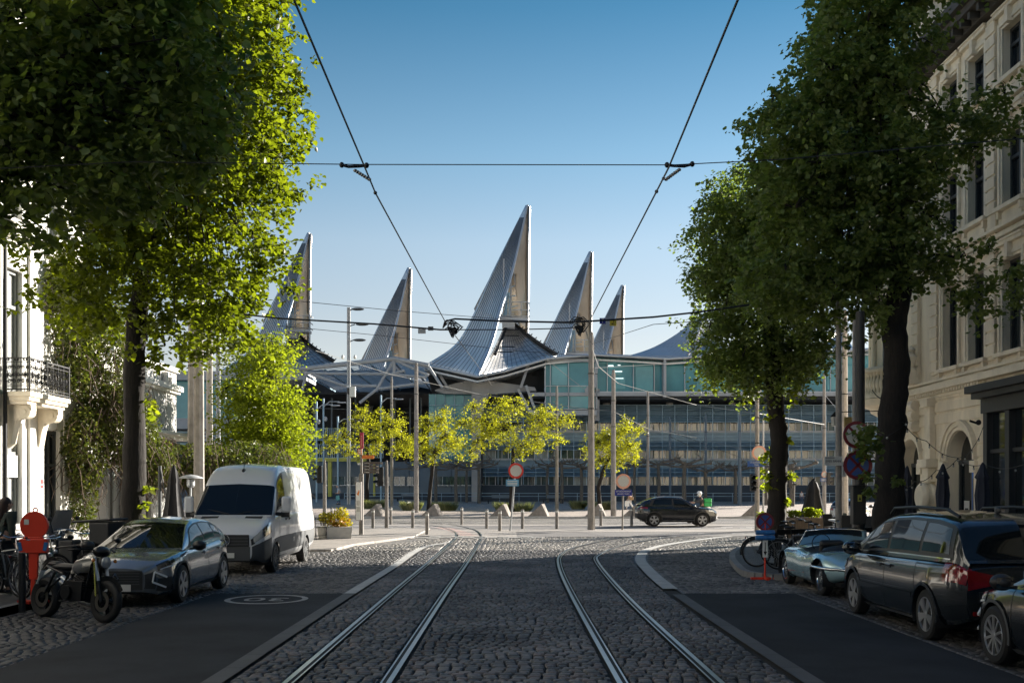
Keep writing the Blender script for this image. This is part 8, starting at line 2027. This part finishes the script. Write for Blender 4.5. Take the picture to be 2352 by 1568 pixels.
# scooter rider behind the SUV, facing left
J = dict(STAND); J.update(pel=(-.15,0,.86), wai=(-.16,0,1.02), che=(-.10,0,1.26), nek=(-.04,0,1.43), head=(.02,0,1.57), shL=(-.08,.19,1.34), shR=(-.08,-.19,1.34), elL=(.10,.28,1.14), elR=(.10,-.28,1.14), wrL=(.32,.30,1.12), wrR=(.32,-.30,1.12), haL=(.40,.30,1.11), haR=(.40,-.30,1.11),
    hiL=(-.14,.10,.82), hiR=(-.14,-.10,.82), knL=(.22,.16,.72), knR=(.22,-.16,.72), anL=(.20,.15,.34), anR=(.20,-.15,.34), toL=(.34,.15,.31), toR=(.34,-.15,.31))
d = 61.; x = XA(1606, d)
moped('dark delivery scooter ridden left behind the black SUV', (x, d, .0), PI, M['cycblack'], False, True)
rp_ = person('courier in a dark jacket and white helmet riding a scooter left', (x, d, .0), PI, J, 'jacket', 'jacket', None)
rp_.scale = (1.08,)*3
hm = thing('helmet', 'white helmet with dark visor worn by the courier', 'helmet', (x-.02, d, 1.57*1.08), PI); mb = MB(); mb.ellipsoid((-.02,0,.02), .155, .14, .165, 16, 10); mb.build('shell', M['white'], hm, smooth=70); mb = MB(); mb.ellipsoid((.06,0,-.0), .095, .11, .07, 12, 6); mb.build('visor', M['glass'], hm, smooth=70); mb = MB(); mb.ellipsoid((-.03,0,.06), .158, .06, .135, 12, 8); mb.build('stripe', M['greytrim'], hm, smooth=70)
gb_ = thing('courier_backpack', 'bright green cube backpack on the courier\'s back', 'backpack', (x+.16+.32, d, 1.20), PI); mb = MB(); mb.obox((0,0,0), .44, .46, .48); mb.build('box', M['greenbag'], gb_, bevel=.06); mb = MB(); mb.obox((0,0,.0), .445, .465, .03); mb.build('band', M['black'], gb_)
# child far away
J = {k: (Vector(v)*.72) for k, v in STAND.items()}; d = 112.; x = XA(1841, d)
ch_ = person('tiny child in a white shirt far across the square', (x, d, zg(x,d)+.10), -PI/2, STAND, 'whitetr', 'jeans', 'hair', sleeves=.5); ch_.scale = (.75,)*3
# woman at the left edge, long brown hair, seen from behind
J = dict(STAND); J.update(head=(.03,0,1.60), nek=(0,0,1.46), elL=(.06,.26,1.14), wrL=(.22,.18,1.02), haL=(.30,.14,1.02)); d = 18.6
person('woman with long brown hair in a dark green jacket at the left edge', (XA(12,d), d, .124), math.radians(55), J, 'greenj', 'jacket', 'hair', hairlen=.20)
# ================================================================ light, sky, camera
SUN_AZ, SUN_EL = math.radians(42), math.radians(17.5)      # azimuth measured from +X towards +Y
sd = Vector((math.cos(SUN_AZ)*math.cos(SUN_EL), math.sin(SUN_AZ)*math.cos(SUN_EL), math.sin(SUN_EL)))
L = bpy.data.lights.new('sun', 'SUN'); L.energy = 5.0; L.angle = math.radians(.5); L.color = (1, .93, .82)
lo_ = bpy.data.objects.new('sun', L); COL.objects.link(lo_); lo_.rotation_euler = sd.to_track_quat('Z', 'Y').to_euler()
w = bpy.data.worlds.new('World'); SC.world = w; w.use_nodes = True
t = w.node_tree; sky = t.nodes.new('ShaderNodeTexSky'); sky.sky_type = 'NISHITA'; sky.sun_disc = False
sky.sun_elevation = SUN_EL; sky.sun_rotation = PI/2 - SUN_AZ; sky.air_density = 1.0; sky.dust_density = .0; sky.ozone_density = 2.5
bg = t.nodes['Background']; bg.inputs['Strength'].default_value = .0504
tc = t.nodes.new('ShaderNodeTexCoord'); sx = t.nodes.new('ShaderNodeSeparateXYZ'); lnk(t, tc.outputs['Generated'], sx.inputs[0])
rp = t.nodes.new('ShaderNodeValToRGB'); lnk(t, sx.outputs['Z'], rp.inputs['Fac']); e = rp.color_ramp.elements
for k, (z, c) in enumerate(((0.0,(1.1,.86,.80)),(.14,(1.25,.90,.75)),(.228,(1.27,1.03,.86)),(.306,(.89,.95,.85)),(.42,(.36,.66,.68)),(.62,(.50,.72,.82)))):
    el = e[k] if k < 2 else e.new(z)
    el.position = z; el.color = (*c, 1)
mxs = t.nodes.new('ShaderNodeMix'); mxs.data_type = 'RGBA'; mxs.blend_type = 'MULTIPLY'; mxs.inputs['Factor'].default_value = 1; mxs.clamp_result = False
lnk(t, sky.outputs[0], mxs.inputs['A']); lnk(t, rp.outputs['Color'], mxs.inputs['B'])
lnk(t, mxs.outputs['Result'], bg.inputs['Color'])
cam = bpy.data.cameras.new('camera'); co_ = bpy.data.objects.new('camera', cam); COL.objects.link(co_)
co_.location = (0, 0, EYE); co_.rotation_euler = (PI/2, 0, 0)
cam.sensor_width = 36; cam.lens = 36*FPX/2352; cam.shift_y = (HZ-784)/2352; cam.clip_end = 5000; cam.clip_start = .1
SC.camera = co_
SC.view_settings.view_transform = 'Standard'; SC.view_settings.look = 'None'; SC.view_settings.exposure = 1.72; SC.view_settings.gamma = 1
SC.cycles.max_bounces = 6; SC.cycles.transparent_max_bounces = 12; SC.cycles.use_denoising = True
SC.cycles.sample_clamp_indirect = 8
